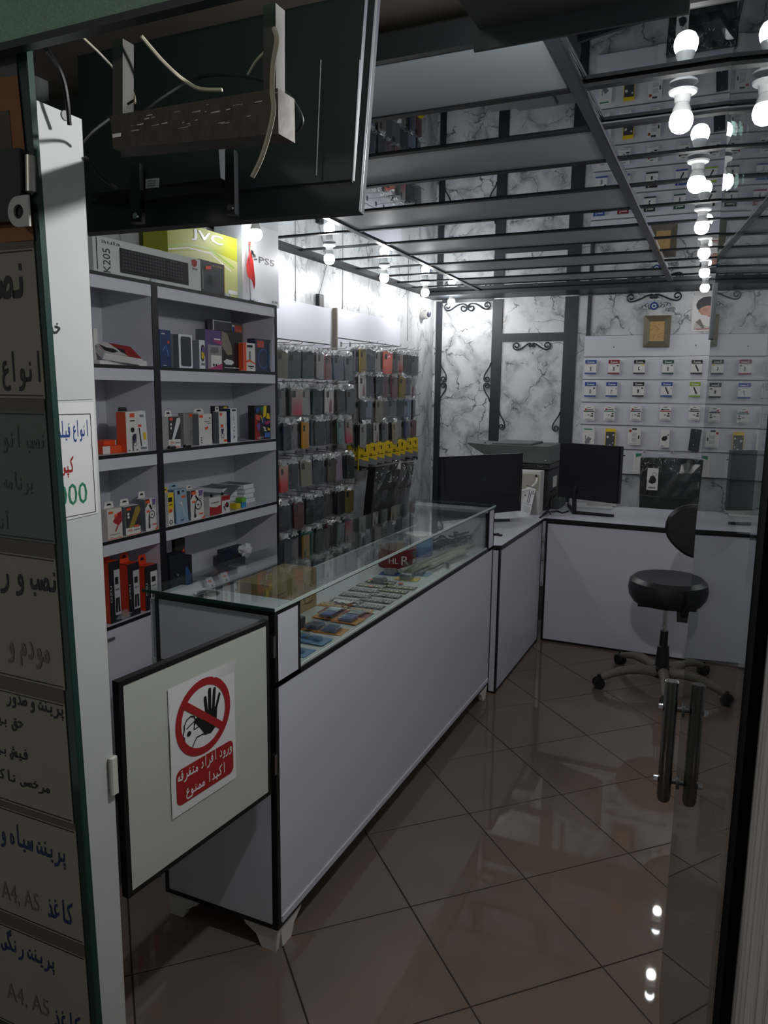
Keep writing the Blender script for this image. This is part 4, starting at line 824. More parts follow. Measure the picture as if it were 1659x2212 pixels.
cable('cable', 'black cable between beam end and white board', [(182, 308, 1.1), (205, 282, 1.08), (240, 255, .99)], .003, M_WIREB)
cable('cable', 'black cable below beam running to television housing', [(184, 338, 1.12), (215, 380, 1.15), (252, 406, 1.2)], .003, M_WIREB)
# ================================================================ packaged goods
def gradmat(name, top, bot, z0, z1, rough=.35):
    """print that fades from one colour to another along the object's own height"""
    if name in MATS: return MATS[name]
    m = mat(name, top, rough); nt = m.node_tree; N = nt.nodes.new; L = nt.links.new
    tc = N('ShaderNodeTexCoord'); sx = N('ShaderNodeSeparateXYZ'); mr = N('ShaderNodeMapRange'); mx = N('ShaderNodeMix'); mx.data_type = 'RGBA'
    mr.inputs[1].default_value = z0; mr.inputs[2].default_value = z1
    mx.inputs[6].default_value = (*lin(bot), 1); mx.inputs[7].default_value = (*lin(top), 1)
    L(tc.outputs['Object'], sx.inputs[0]); L(sx.outputs['Z'], mr.inputs[0]); L(mr.outputs[0], mx.inputs[0]); L(mx.outputs[2], nt.nodes['Principled BSDF'].inputs['Base Color']); return m
def decals(b, w, h, ds, y0=-.0004):
    """flat print on the face y = 0 of a w x h board standing on z = 0 (u to the right, v up, as fractions)"""
    for k, d in enumerate(ds):
        y = y0-.00025*(k+1); kind, m = d[0], d[-1]
        P2 = lambda u, v: ((u-.5)*w, y, v*h)
        if kind == 'r': u0, v0, u1, v1 = d[1:5]; b.poly([P2(u0, v0), P2(u1, v0), P2(u1, v1), P2(u0, v1)], m)
        elif kind == 'p': b.poly([P2(*q) for q in d[1]], m)
        elif kind == 'c':
            u, v, r = d[1:4]; b.poly([((u-.5)*w+r*w*math.cos(2*PI*j/14), y, v*h+r*w*math.sin(2*PI*j/14)) for j in range(14)], m)
        elif kind == 'o':                                   # ring
            u, v, r, t_ = d[1:5]; n = 18
            b.add([((u-.5)*w+rr*w*math.cos(2*PI*j/n), y, v*h+rr*w*math.sin(2*PI*j/n)) for rr in (r, r-t_) for j in range(n)], [(j, (j+1) % n, n+(j+1) % n, n+j) for j in range(n)], m)
        elif kind == 't': s_, u0, v0, u1, v1 = d[1:6]; b.flat(text_mesh(s_), P2(u0, v0), Xv, Zv, m, 'l', ((u1-u0)*w, (v1-v0)*h))
        elif kind == 'tv': s_, u0, v0, u1, v1 = d[1:6]; b.flat(text_mesh(s_), P2(u1, v0), Zv, (-1, 0, 0), m, 'l', ((v1-v0)*h, (u1-u0)*w))
        elif kind == 'k':
            pts, t_ = d[1], d[2]; q = [V(P2(*p)) for p in pts]
            for i in range(len(q)-1):
                e = (q[i+1]-q[i]).normalized(); n_ = V((-e.z, 0, e.x))*t_
                b.poly([q[i]-n_, q[i+1]-n_, q[i+1]+n_, q[i]+n_], m)
def pkg(name, label, cat, loc, w, d, h, m, ds=(), rot=PI/2, tab=None, side=None, top=None, group=None, lean=0, extra=None, film=None, roll=0):
    """carton standing on loc: front face looks along local -y; rot = 90 degrees turns it to the aisle"""
    b = MB(); x, e = w/2, .0012
    b.bbox((-x, 0, 0), (x, d, h), m, e)
    if side: b.poly([(x+.0004, e, e), (x+.0004, d-e, e), (x+.0004, d-e, h-e), (x+.0004, e, h-e)], side); b.poly([(-x-.0004, d-e, e), (-x-.0004, e, e), (-x-.0004, e, h-e), (-x-.0004, d-e, h-e)], side)
    if top: b.poly([(-x+e*2, e*2, h+.0004), (x-e*2, e*2, h+.0004), (x-e*2, d-e*2, h+.0004), (-x+e*2, d-e*2, h+.0004)], top)
    decals(b, w, h, ds)
    if extra: extra(b)
    o = b.build(name); o.location = loc; o.rotation_euler = (lean, roll, rot); tag(o, label, cat, group)
    if tab:
        tm_, tw, th = tab[:3]; t_ = MB()
        A = [(-tw/2, 0), (tw/2, 0), (tw*.42, th*.85), (tw*.34, th), (-tw*.34, th), (-tw*.42, th*.85)]
        t_.prism([(a, d*.92, h+c) for a, c in A], (0, .0014, 0), tm_)
        t_.prism([(-tw*.26, d*.92-.0006, h+th*.42), (tw*.26, d*.92-.0006, h+th*.42), (tw*.14, d*.92-.0006, h+th*.72), (-tw*.14, d*.92-.0006, h+th*.72)], (0, .0004, 0), M_PBLACK)
        t_.build('hang_tab', o, world=False)
    return o
def shelf_y(px, pz, xf): p = onx(px[0], px[1], xf); return p.y
def sh(name, label, cat, row, xl, xr, ybot, ytop, dep, m, ds=(), xf=-2.125, **k):
    """box on shelf board number row, its front face spanning the sight lines xl..xr at depth xf"""
    a, b = onx(xl, ybot, xf), onx(xr, ybot, xf); t_ = onx((xl+xr)/2, ytop, xf)
    z = SZ[row]+.0008; y0, y1 = a.y, b.y
    if row and (y0+y1)/2 > 2.425: y0, y1 = max(y0, 2.436), min(y1, 3.282)
    elif row: y1 = min(y1, 2.397)
    return pkg(name, label, cat, (xf, (y0+y1)/2, z), y1-y0, dep, max(.01, t_.z-z), m, ds, **k)
M_AUY = mat('carton_silver', (206, 210, 206), .4); M_LIME = mat('lime_print', (164, 170, 40), .5)
M_DKBOX = mat('charcoal_carton', (44, 46, 52), .45); M_GOLD = mat('gold_print', (176, 150, 70), .35, .4)
# ---- on top of the units
def keys(b):
    for r in range(6):
        for c in range(21):
            if c in (15, 19) and r == 0: continue
            u = .235+c*.0268+(.012 if c > 14 else 0); v = .70-r*.092
            b.poly([((u-.5)*KW, -.0016, v*KH), ((u+.019-.5)*KW, -.0016, v*KH), ((u+.019-.5)*KW, -.0016, (v+.06)*KH), ((u-.5)*KW, -.0016, (v+.06)*KH)], mat('printed_key', (58, 60, 64), .5))
ka, kb = onx(207, 590, -2.125), onx(431, 627, -2.125); KW = kb.y-ka.y; KH = onx(430, 562, -2.125).z-SZ[0]
pkg('keyboard_box', 'long white keyboard box standing on shelf unit top', 'box', (-2.125, (ka.y+kb.y)/2, SZ[0]+.001), KW, .045, KH, M_AUY,
    [('r', .215, .12, .865, .80, M_PBLACK), ('t', 'aula', .07, .83, .225, .93, M_PBLACK), ('tv', 'K205', .075, .06, .135, .70, M_PBLACK), ('r', .025, .1, .032, .95, M_PBLACK),
     ('p', [(.90, .92), (.93, .97), (.96, .92), (.955, .78), (.93, .72), (.905, .78)], M_PRED), ('r', .905, .64, .96, .69, M_PGREY)], extra=keys, rot=PI/2-.03)
sh('mouse_box', 'small charcoal box beside the keyboard box', 'box', 0, 432, 486, 632, 566, .05, M_DKBOX, [('t', 'aula', .5, .86, .9, .93, M_GOLD), ('p', [(.24, .82), (.45, .87), (.45, .77), (.24, .72)], M_PORANGE), ('r', .1, .1, .14, .7, M_PGREY), ('r', .965, .02, .995, .98, M_GOLD), ('c', .55, .45, .12, mat('dark_print', (26, 28, 32), .4))], xf=-2.12)
a, b = onx(366, 640, -2.19), onx(521, 668, -2.19)
pkg('speaker_box', 'large yellow green box with white lettering behind the keyboard box', 'box', (-2.19, (a.y+b.y)/2, SZ[0]+.001), b.y-a.y, .13, onx(440, 494, -2.19).z-SZ[0], M_LIME,
    [('p', [(.0, .0), (1, 0), (1, .62), (.6, .70), (.3, .62), (0, .52)], mat('pale_lime_print', (186, 190, 128), .5)), ('k', [(0, .60), (.25, .70), (.55, .72), (.9, .52)], .004, mat('leaf_green', (150, 180, 70), .4)), ('k', [(0, .56), (.25, .65), (.55, .66), (.85, .46)], .003, M_PWHITE),
     ('t', 'JVC', .31, .775, .735, .945, M_PGREY), ('t', 'JVC', .30, .78, .725, .95, mat('silver_print', (222, 224, 226), .35)), ('t', 'JVC', .31, .785, .735, .955, mat('silver_print')), ('r', .80, .10, .94, .16, mat('silver_print'))], side=M_LIME, top=M_LIME)
a, b = onx(527, 672, -2.16), onx(604, 660, -2.16)
pkg('console_box', 'tall white box with black emblem at end of shelf top', 'box', (-2.16, (a.y+b.y)/2-.005, SZ[0]+.001), b.y-a.y, .16, onx(600, 492, -2.16).z-SZ[0], mat('white_carton', (226, 228, 234), .35),
    [('t', 'PS5', .43, .50, .86, .575, M_PBLACK), ('t', 'PS5', .437, .503, .867, .578, M_PBLACK), ('p', [(.22, .50), (.26, .51), (.26, .60), (.34, .585), (.345, .55), (.29, .545), (.29, .62), (.22, .63)], M_PBLACK), ('p', [(.14, .525), (.22, .545), (.22, .53), (.18, .515)], M_PBLACK), ('p', [(.29, .515), (.38, .525), (.38, .545), (.29, .53)], M_PBLACK),
     ('r', .78, .05, .83, .075, M_PGREY), ('r', .86, .05, .94, .075, M_PGREY), ('r', .72, .95, .80, .957, M_PGREY), ('r', .84, .95, .92, .957, M_PGREY)], side=mat('pale_blue_side', (196, 202, 216), .4))
fl = thing('table_flag', 'small red flag on a stick standing before the white console box', 'flag', onx(541, 650, -2.13))
p0 = onx(541, 652, -2.125); p0.z = SZ[0]; p1 = onx(537, 522, -2.125)
MB().tube([p0, p1], .002, M_STEEL, 6).build('stick', fl); MB().lathe([(.018, 0), (.018, .004), (.004, .008), (.002, .012)], p0, M_BLACKP, 14).build('stand', fl)
fy = MB(); fy.grid(4, 6, lambda u, v: p1+V((.006*math.sin(v*7+u*3)+.004, (u-.35)*(.012+.062*v if v < .75 else .06), -.165*v-(.05*u*u if v > .5 else 0))), mat('red_cloth', (196, 46, 44), .7)); fy.build('cloth', fl, True)
for (px, py, w, lb) in ((492, 652, .03, 'small crystal trinket beside charcoal box on shelf top'), (333, 612, .02, 'tiny clear trinkets at middle of shelf unit top'), (552, 661, .03, 'small clear trinket at foot of red flag')):
    p = onx(px, py, -2.112); tb = thing('trinket', lb, 'trinket', (p.x, p.y, SZ[0]))
    for k in range(4): MB().lathe([(.0045, 0), (.006, .006), (.003, .013), (0, .015)], (p.x+rnd.uniform(-.004, .004), p.y+(k-1.5)*w*.4, SZ[0]+.0005), mat('crystal', (210, 215, 216), .08, spec=1), 8).build('bead', tb)

# ---- first board below the top (row 1)
O, Wt, Bk, Gy = M_PORANGE, M_PWHITE, M_PBLACK, M_PGREY
sh('game_box', 'small white cartridge box lying on upper left shelf', 'box', 1, 216, 275, 786, 779, .06, Wt, [], xf=-2.16)
sh('small_box', 'little white box at right of leaning red controller box', 'box', 1, 300, 318, 788, 779, .04, Wt, [], xf=-2.13)
cx = onx(255, 775, -2.15)
pkg('controller_box', 'red and white game controller box lying tilted on upper left shelf', 'box', (-2.14, cx.y+.01, SZ[1]+.012), .17, .10, .026, Wt, [('r', .5, .05, .98, .95, M_PWHITE)], rot=PI/2-.2, roll=.10, lean=.55,
    top=M_PRED, extra=lambda b: (b.poly([(-.08, .004, .0268), (.02, .004, .0268), (-.02, .096, .0268), (-.08, .096, .0268)], Wt), b.poly([(-.075, .02, .0272), (-.045, .012, .0272), (-.01, .03, .0272), (-.02, .05, .0272), (-.05, .05, .0272), (-.075, .07, .0272)], Bk), b.poly([(0, .03, .0272), (.02, .02, .0272), (.03, .06, .0272), (.0, .06, .0272)], Bk)))
sh('cable_box', 'white box with black letters at far left of upper shelf', 'box', 1, 205, 214, 780, 710, .04, Wt, [('r', .3, .35, .8, .55, Bk)], xf=-2.2)
sh('phone_box', 'dark blue phone box, first on upper shelf of second unit', 'box', 1, 348, 371, 794, 713, .05, mat('navy_carton', (26, 52, 104), .35), [('c', .75, .68, .1, O), ('r', .1, .88, .45, .91, M_PWHITE), ('k', [(.2, .45), (.5, .6), (.7, .3)], .003, mat('light_blue_print', (70, 120, 190), .4)), ('r', .2, .04, .5, .055, M_PWHITE)], xf=-2.13)
sh('phone_box', 'white phone box with dark screen picture, second on upper shelf', 'box', 1, 388, 417, 795, 723, .045, mat('white_carton'), [('p', [(.2, .05), (.8, .05), (.88, .09), (.88, .90), (.8, .94), (.2, .94), (.12, .90), (.12, .09)], mat('screen_print', (44, 47, 54), .3))], xf=-2.12, side=mat('grey_side', (110, 114, 122), .5))
sh('phone_box', 'grey sided phone box behind the dark screen phone box', 'box', 1, 370, 388, 794, 722, .045, mat('grey_side'), [], xf=-2.15)
sh('phone_box', 'narrow white phone box with purple and yellow picture', 'box', 1, 432, 445, 797, 735, .06, mat('white_carton'), [('p', [(.2, .35), (.4, .25), (.7, .3), (.85, .5), (.85, .75), (.6, .85), (.3, .8), (.2, .6)], Bk), ('p', [(.3, .4), (.5, .32), (.7, .4), (.7, .55), (.3, .6)], M_PYEL), ('p', [(.3, .6), (.7, .55), (.7, .75), (.4, .78)], mat('violet_print', (120, 90, 160), .4)), ('r', .2, .12, .8, .2, Gy)], xf=-2.12, side=mat('blue_grey_side', (140, 146, 160), .5))
sh('earphone_box', 'purple and white window box with pink stripe on upper shelf', 'box', 1, 446, 480, 800, 713, .055, mat('purple_carton', (88, 62, 124), .4), [('r', .1, .0, 1, .62, mat('film_window', (150, 146, 148), .2)), ('r', .3, .03, .97, .36, M_PWHITE), ('p', [(.1, 0), (1, 0), (1, .16)], mat('magenta_print', (170, 50, 110), .4)), ('p', [(.4, .70), (1, .64), (1, .74), (.55, .76)], mat('magenta_print')), ('r', .4, .08, .5, .14, Bk), ('r', .56, .08, .66, .14, Bk), ('r', .5, .75, .9, .79, M_PWHITE), ('r', .3, .42, .75, .56, mat('grey_unit', (100, 100, 104), .4))], xf=-2.115, side=mat('grey_side'))
sh('charger_pack', 'black window box with beige window and hexagon badge on upper shelf', 'box', 1, 478, 524, 802, 716, .06, mat('black_carton', (26, 27, 30), .4), [('p', [(.06, .98), (.3, .93), (.5, .6), (.52, .40), (.3, .38), (.02, .62)], mat('beige_window', (132, 124, 108), .3)), ('p', [(.1, .22), (.25, .28), (.5, .26), (.6, .2), (.48, .14), (.22, .14)], mat('silver_print')), ('r', .14, .055, .9, .07, mat('silver_print')), ('r', .55, .05, .65, .08, mat('silver_print'))], xf=-2.14)
sh('router_box', 'large clear front box with orange label at back of upper shelf', 'box', 1, 462, 566, 775, 697, .035, mat('smoky_carton', (92, 92, 94), .25), [('r', .72, .35, .97, .94, mat('coral_print', (206, 92, 72), .5)), ('t', 'AC1200', .745, .76, .955, .86, mat('pale_coral', (236, 170, 150), .5)), ('r', .62, .5, .71, .94, M_PWHITE), ('r', .63, .76, .70, .90, M_PBLUE), ('r', .0, .0, .02, .98, mat('silver_print')), ('r', .0, .97, .6, .99, mat('silver_print'))], xf=-2.29)
sh('adapter_box', 'orange and white box standing in front on upper shelf', 'box', 1, 527, 552, 803, 741, .05, Wt, [('r', .0, .0, .22, 1, O), ('r', .36, .36, .66, .76, mat('silver_print')), ('r', .42, .4, .6, .7, Gy), ('r', .28, .84, .75, .93, Bk), ('p', [(.0, .3), (.45, .42), (1, .28), (1, .24), (.45, .34), (0, .25)], O), ('r', .35, .14, .85, .19, Bk), ('r', .5, .08, .7, .12, Gy)], xf=-2.112, side=O)
sh('battery_pack_box', 'dark blue clear box with orange label at right end of upper shelf', 'box', 1, 553, 588, 801, 733, .05, mat('slate_blue_carton', (50, 60, 82), .3), [('r', .1, .74, .55, .94, mat('coral_print')), ('o', .5, .4, .36, .03, mat('light_blue_print')), ('r', .93, .1, .96, .9, mat('silver_print'))], xf=-2.125)

# ---- row 2
def vcable(col=M_PBLACK): return [('o', .5, .48, .27, .05, col), ('k', [(.3, .45), (.3, .14)], .003, col), ('r', .25, .06, .37, .14, Gy)]
def tag3(b0=O): return ('r', .08, .86, .38, .94, b0)
sh('cable_box', 'lying orange cable box at far left of second shelf', 'box', 2, 225, 264, 962, 951, .07, O, [('r', .6, 0, 1, 1, Wt)], xf=-2.17)
o = sh('cable_box', 'second orange cable box lying on the lowest one', 'box', 2, 222, 266, 976, 963, .07, O, [('r', .0, 0, .35, 1, Wt)], xf=-2.14)
sh('holder_box', 'tall white car holder box with orange side on second shelf', 'box', 2, 275, 301, 975, 889, .05, Wt, [('r', .3, .86, .7, .96, O), ('c', .5, .55, .16, Bk), ('p', [(.5, .44), (.8, .46), (.78, .28), (.6, .2), (.5, .3)], mat('navy_print', (40, 40, 80), .4)), ('k', [(.48, .4), (.48, .03)], .0025, Bk), ('o', .66, .22, .16, .03, Gy), ('r', .3, .76, .7, .79, Bk), ('r', .1, .04, .2, .07, Bk), ('r', .75, .04, .85, .07, Bk)], xf=-2.112, side=O, tab=(M_PBLACK, .05, .016))
sh('stylus_box', 'leaning white box with yellow sticker beside the car holder box', 'box', 2, 300, 321, 968, 887, .03, mat('silver_print'), [('r', .35, .84, .75, .9, Gy), ('r', .1, .6, .45, .66, O), ('k', [(.2, .58), (.3, .12)], .003, Bk), ('r', .55, .28, .85, .46, M_PYEL), ('r', .2, .04, .8, .1, Gy)], xf=-2.125, lean=-.06)
sh('cable_box', 'slim dark box with silver cable and white base on second shelf', 'box', 2, 365, 391, 960, 900, .035, Wt, [('p', [(.0, .28), (1, .28), (1, 1), (0, 1)], mat('dark_print2', (52, 52, 56), .5)), ('r', .1, .88, .35, .97, O), ('p', [(.25, .28), (.45, .28), (1, .85), (.95, .97), (.7, .95)], mat('silver_print')), ('c', .2, .76, .07, Wt), ('c', .2, .64, .07, Wt), ('t', 'TPE', .1, .14, .4, .21, O), ('r', .1, .02, .9, .04, O), ('r', .5, .15, .9, .18, Gy)], xf=-2.118, tab=(Wt, .045, .025))
sh('cable_box', 'grey backed box with faint cable drawing on second shelf', 'box', 2, 398, 430, 958, 892, .03, mat('grey_print', (142, 140, 140), .5), [('r', .35, .88, .65, .97, O), ('p', [(.4, .48), (.62, .48), (.58, .3), (.44, .3)], Gy), ('o', .52, .26, .15, .03, Gy)], xf=-2.16)
sh('charger_box', 'wide white box with orange price sticker on second shelf', 'box', 2, 431, 459, 957, 894, .04, Wt, [('r', .03, .88, .3, .97, O), ('p', [(.42, .56), (.68, .6), (.68, .52), (.45, .48)], O), ('r', .4, .74, .85, .76, Gy), ('r', .6, .68, .9, .7, Gy), ('c', .15, .24, .04, Bk), ('c', .15, .16, .04, Bk), ('c', .15, .08, .04, Bk), ('r', .75, .84, .85, .88, Bk)], xf=-2.125, tab=(Wt, .07, .024), side=mat('grey_side'))
sh('lion_box', 'box with colourful lion picture, back row of second shelf', 'box', 2, 467, 495, 950, 877, .03, mat('dark_carton', (44, 42, 44), .4), [('p', [(.6, .98), (.9, .98), (.8, .8)], M_PYEL), ('p', [(.5, .9), (.6, .98), (.7, .78)], M_PGREEN)], xf=-2.19)
sh('cable_box', 'narrow white cable box with orange corner on second shelf', 'box', 2, 474, 491, 953, 889, .035, Wt, [('r', .1, .87, .4, .96, O), ('p', [(.2, .6), (.5, .6), (.5, .5), (.2, .5)], O), ('p', [(.2, .46), (.6, .46), (.45, .3), (.3, .3)], mat('navy_print')), ('o', .4, .24, .2, .05, Bk), ('r', .55, .05, .95, .12, O)], xf=-2.12, tab=(Wt, .03, .022), side=mat('grey_side'))
sh('earphone_box', 'white box with navy side and column of dots on second shelf', 'box', 2, 499, 513, 952, 882, .045, mat('white_carton'), [('r', .2, .92, .8, .97, Bk), ('k', [(.35, .78), (.35, .62)], .001, Gy), ('k', [(.6, .78), (.6, .62)], .001, Gy), ('c', .5, .56, .05, Bk), ('c', .5, .45, .06, Bk), ('c', .5, .34, .06, Bk), ('c', .5, .16, .12, Gy)], xf=-2.118, side=mat('navy_side', (34, 42, 84), .4))
LEO = [('p', [(0, .0), (.35, 0), (.2, .5), (0, .75)], M_PRED), ('p', [(.55, .98), (.75, 1), (.7, .7), (.5, .6)], M_PYEL), ('p', [(.35, .95), (.55, .98), (.45, .75)], M_PGREEN), ('p', [(.05, .75), (.35, .7), (.3, .55), (.08, .6)], mat('coral_print')), ('p', [(.35, .62), (.6, .66), (.58, .45), (.38, .48)], M_PBLUE), ('p', [(.7, .62), (.95, .58), (.9, .75), (.75, .78)], M_PYEL), ('p', [(.6, .52), (.95, .55), (.9, .42), (.65, .42)], mat('magenta_print')), ('p', [(.68, .44), (.92, .46), (.86, .36), (.74, .36)], mat('navy_print')), ('k', [(.5, .36), (.65, .32), (.52, .27), (.7, .25)], .004, Wt), ('p', [(.76, .34), (.96, .30), (.9, .24), (.78, .26)], M_PYEL), ('p', [(.55, .05), (.9, .04), (.95, .18), (.6, .2)], mat('light_blue_print')), ('p', [(.08, .45), (.3, .5), (.28, .28), (.15, .25)], mat('violet_print')), ('p', [(.02, .92), (.3, .98), (.25, .82), (.05, .8)], M_PBLUE), ('k', [(.3, .72), (.4, .64), (.44, .5)], .003, M_PYEL), ('t', 'LEO', .12, .03, .5, .09, Wt)]
sh('lion_box', 'dark box with colourful lion face standing alone on second shelf', 'box', 2, 551, 588, 949, 876, .04, mat('dark_carton'), LEO, xf=-2.13)
for (px, py, lb) in ((372, 964, 'small black dongle lying at left of second shelf'), (405, 962, 'black cable end lying before faint cable box')):
    p = onx(px, py, -2.11); one(MB().bbox((-.008, -.02, 0), (.008, .02, .012), M_BLACKP, .003), 'dongle', lb, 'dongle', (-2.112, p.y, SZ[2]+.0005))
# ---- row 3
sh('cable_box', 'white cable box with dark red cable picture, lower left shelf', 'box', 3, 234, 266, 1166, 1098, .03, mat('cream_print', (214, 208, 200), .5), [('r', .08, .84, .38, .92, O), ('p', [(.35, .58), (.7, .84), (.95, .88), (.98, .55), (.75, .42), (.5, .5)], M_PRED), ('p', [(.45, .78), (.7, .84), (.65, .74), (.45, .70)], O), ('k', [(.7, .44), (.5, .24)], .003, M_PRED), ('r', .1, .14, .8, .16, Gy), ('r', .0, .0, 1, .02, O), ('r', .1, .05, .3, .07, Gy), ('r', .6, .05, .8, .07, Gy)], xf=-2.112, tab=(Wt, .05, .024))
sh('cable_box', 'dark cable box with gold cable and white base, lower left shelf', 'box', 3, 273, 305, 1160, 1092, .045, Wt, [('p', [(.0, .26), (1, .26), (1, 1), (0, 1)], mat('dark_print2')), ('p', [(.2, .26), (.5, .26), (1, .8), (.95, .96), (.7, .95)], M_GOLD), ('r', .08, .86, .36, .95, O), ('c', .18, .74, .07, Wt), ('c', .18, .63, .07, Wt), ('t', 'TPE', .1, .12, .4, .20, O), ('r', .55, .24, .85, .32, O), ('r', .0, .0, 1, .02, O), ('r', .5, .14, .9, .17, Gy)], xf=-2.112, tab=(Wt, .05, .024), side=mat('grey_side'))
def c7(): return [('p', [(0, .7), (.4, 1), (0, 1)], mat('dark_print2')), ('r', .06, .86, .42, .96, O), ('p', [(.6, .98), (.95, .98), (.9, .8), (.65, .78)], mat('violet_print')), ('o', .75, .78, .16, .03, Gy), ('r', .1, .58, .32, .65, O), ('o', .56, .50, .26, .05, Bk), ('k', [(.32, .5), (.28, .2)], .003, Bk), ('k', [(.35, .82), (.55, .66)], .004, Bk), ('r', .22, .08, .36, .2, Bk), ('t', '7', .52, .14, .6, .22, O), ('r', .62, .16, .9, .2, O), ('c', .54, .5, .05, Bk), ('p', [(.75, 0), (1, 0), (1, .1)], O)]
sh('cable_box', 'white cable box with black coiled cable, right end of lower left shelf', 'box', 3, 316, 345, 1150, 1076, .05, Wt, c7(), xf=-2.112, tab=(Wt, .04, .026), side=mat('grey_side'))
sh('adapter_box', 'yellow and white narrow box, first on third shelf of second unit', 'box', 3, 365, 377, 1142, 1064, .03, Wt, [('p', [(.0, .35), (1, .5), (1, 1), (0, 1)], M_PYEL), ('r', .0, .72, .7, .86, Bk), ('r', .1, .4, .7, .5, O), ('o', .4, .1, .28, .1, Bk), ('r', .1, .62, .7, .65, Bk)], xf=-2.115, tab=(M_PYEL, .03, .02))
sh('earphone_box', 'tall pale blue earphone box leaning on third shelf', 'box', 3, 382, 408, 1133, 1056, .04, mat('pale_blue_carton', (150, 176, 196), .4), [('r', .22, .85, .42, .96, Bk), ('r', .6, .9, .75, .96, Bk), ('p', [(.5, .78), (.85, .8), (.85, .73), (.55, .72)], O), ('k', [(.4, .6), (.55, .5), (.6, .3), (.75, .2)], .002, M_PWHITE), ('c', .45, .58, .09, M_PWHITE), ('r', .3, .06, .6, .08, Bk), ('r', .3, .1, .6, .11, Bk)], xf=-2.12, roll=0, lean=-.05, tab=(mat('pale_blue_carton'), .055, .022), side=mat('blue_side', (92, 118, 142), .4))
sh('cable_box', 'white cable box with black coiled cable on third shelf of second unit', 'box', 3, 413, 441, 1122, 1058, .045, Wt, c7(), xf=-2.115, tab=(Wt, .04, .018), side=mat('grey_side'))
def cube(label, xl, xr, yb2, yt, xf, wide):
    o = sh('earbud_box', label, 'box', 3, xl, xr, yb2, yt, .045, Wt, [('p', [(0, 0), (1, 0), (1, .52), (.6, .42), (.4, .44), (0, .52)], M_PRED)] if wide else [('r', 0, .72, 1, 1, M_PRED), ('p', [(.3, .45), (.6, .62), (.85, .5), (.8, .28), (.5, .3)], M_PBLACK), ('p', [(.4, .45), (.6, .55), (.72, .45), (.6, .36)], M_PRED), ('k', [(.2, .4), (.4, .1)], .003, Bk)], xf=xf, side=Wt if wide else M_PRED)
    h = max(v[2] for v in [tuple(q.co) for q in o.data.vertices])
    MB().lathe([(.006, 0), (.0075, .006), (.005, .012), (0, .014)], (0, .02, h), M_BLACKP, 10).build('knob', o, world=False)
    if wide: decals_b = MB(); decals(decals_b, .06, h, [('r', 0, .68, 1, .72, Bk)], -.0012); decals_b.build('stripe', o, world=False)
    return o
cube('red and white cube box with black knob on third shelf', 453, 478, 1112, 1074, -2.12, True)
cube('second red cube box with black picture, right of first cube', 480, 497, 1108, 1070, -2.12, False)
# grey flat folders and phone boxes piled at the right end of the third shelf
pa = onx(520, 1085, -2.24)
for k in range(4):
    for r_ in range(2):
        y = 3.17+.045*r_-.012*(k % 2); one(MB().bbox((-.075, -.085+.02*r_, 0), (.075, .02, .022), mat('white_carton'), .001).bbox((-.074, -.084+.02*r_, .0222), (.074, .019, .0234), mat('grey_side'), .001), 'slim_box', f'slim white box with grey lid, {("bottom", "second", "third", "top")[k]} of the {("front", "rear")[r_]} pile on third shelf', 'box', (-2.275+.08*(1-r_)*0, y-.11*(1-r_)-.0, SZ[3]+.0005+k*.0242), 0, 'slim boxes piled on the third shelf')
one(MB().grid(6, 10, lambda u, v: (.09-.18*u, -.16+.22*v, .004+.098*(v*v*(3-2*v))), mat('grey_folder', (120, 124, 130), .4)), 'plastic_sleeve', 'grey plastic sleeve sagging off the pile of slim boxes', 'sleeve', (-2.235, 2.985, SZ[3]+.004))
for (px, py, m, lb) in ((512, 1092, M_PYEL, 'yellow'), (524, 1087, mat('sky_blue', (40, 140, 200), .5), 'blue')):
    p = onx(px, py, -2.14); one(MB().bbox((-.02, -.017, 0), (.02, .017, .026), m, .001), 'tiny_box', f'tiny {lb} box before the slim boxes on third shelf', 'box', (-2.15, p.y, SZ[3]+.0005))
p = onx(525, 1076, -2.14); one(MB().bbox((-.02, -.017, 0), (.02, .017, .02), mat('apple_green', (110, 180, 60), .5), .001), 'tiny_box', 'tiny green box on top of the tiny blue box', 'box', (-2.15, onx(524, 1087, -2.14).y, SZ[3]+.0275))
# ---- row 4 (lowest open board)
for k, (xl, xr, yb2, yt) in enumerate(((238, 262, 1300, 1212), (279, 304, 1302, 1216), (315, 346, 1300, 1220))):
    o = sh('headset_box', ('leftmost', 'middle', 'rightmost')[k]+' of three black and orange cable boxes on lowest shelf', 'box', 4, xl, xr, yb2, yt, .05, mat('black_carton'),
       [('tv', 'OZU', .05, .34, .2, .62, Wt), ('r', .42, .12, .95, .86, mat('pale_print', (190, 190, 192), .5) if k < 2 else Wt), ('r', .5, .62, .8, .74, Bk), ('r', .5, .52, .85, .55, Gy), ('k', [(.55, .16), (.58, .4)], .005, Bk), ('k', [(.78, .16), (.76, .4)], .005, Bk)], xf=-2.118, side=mat('orange_red', (222, 66, 30), .5), top=mat('orange_red'), group='three black and orange boxes on the lowest shelf', tab=(mat('orange_red'), .05, .04))
M_BAG = sheet_glass('crumpled_film', (.88, .89, .9), .16, rough=.12, haze=.22)
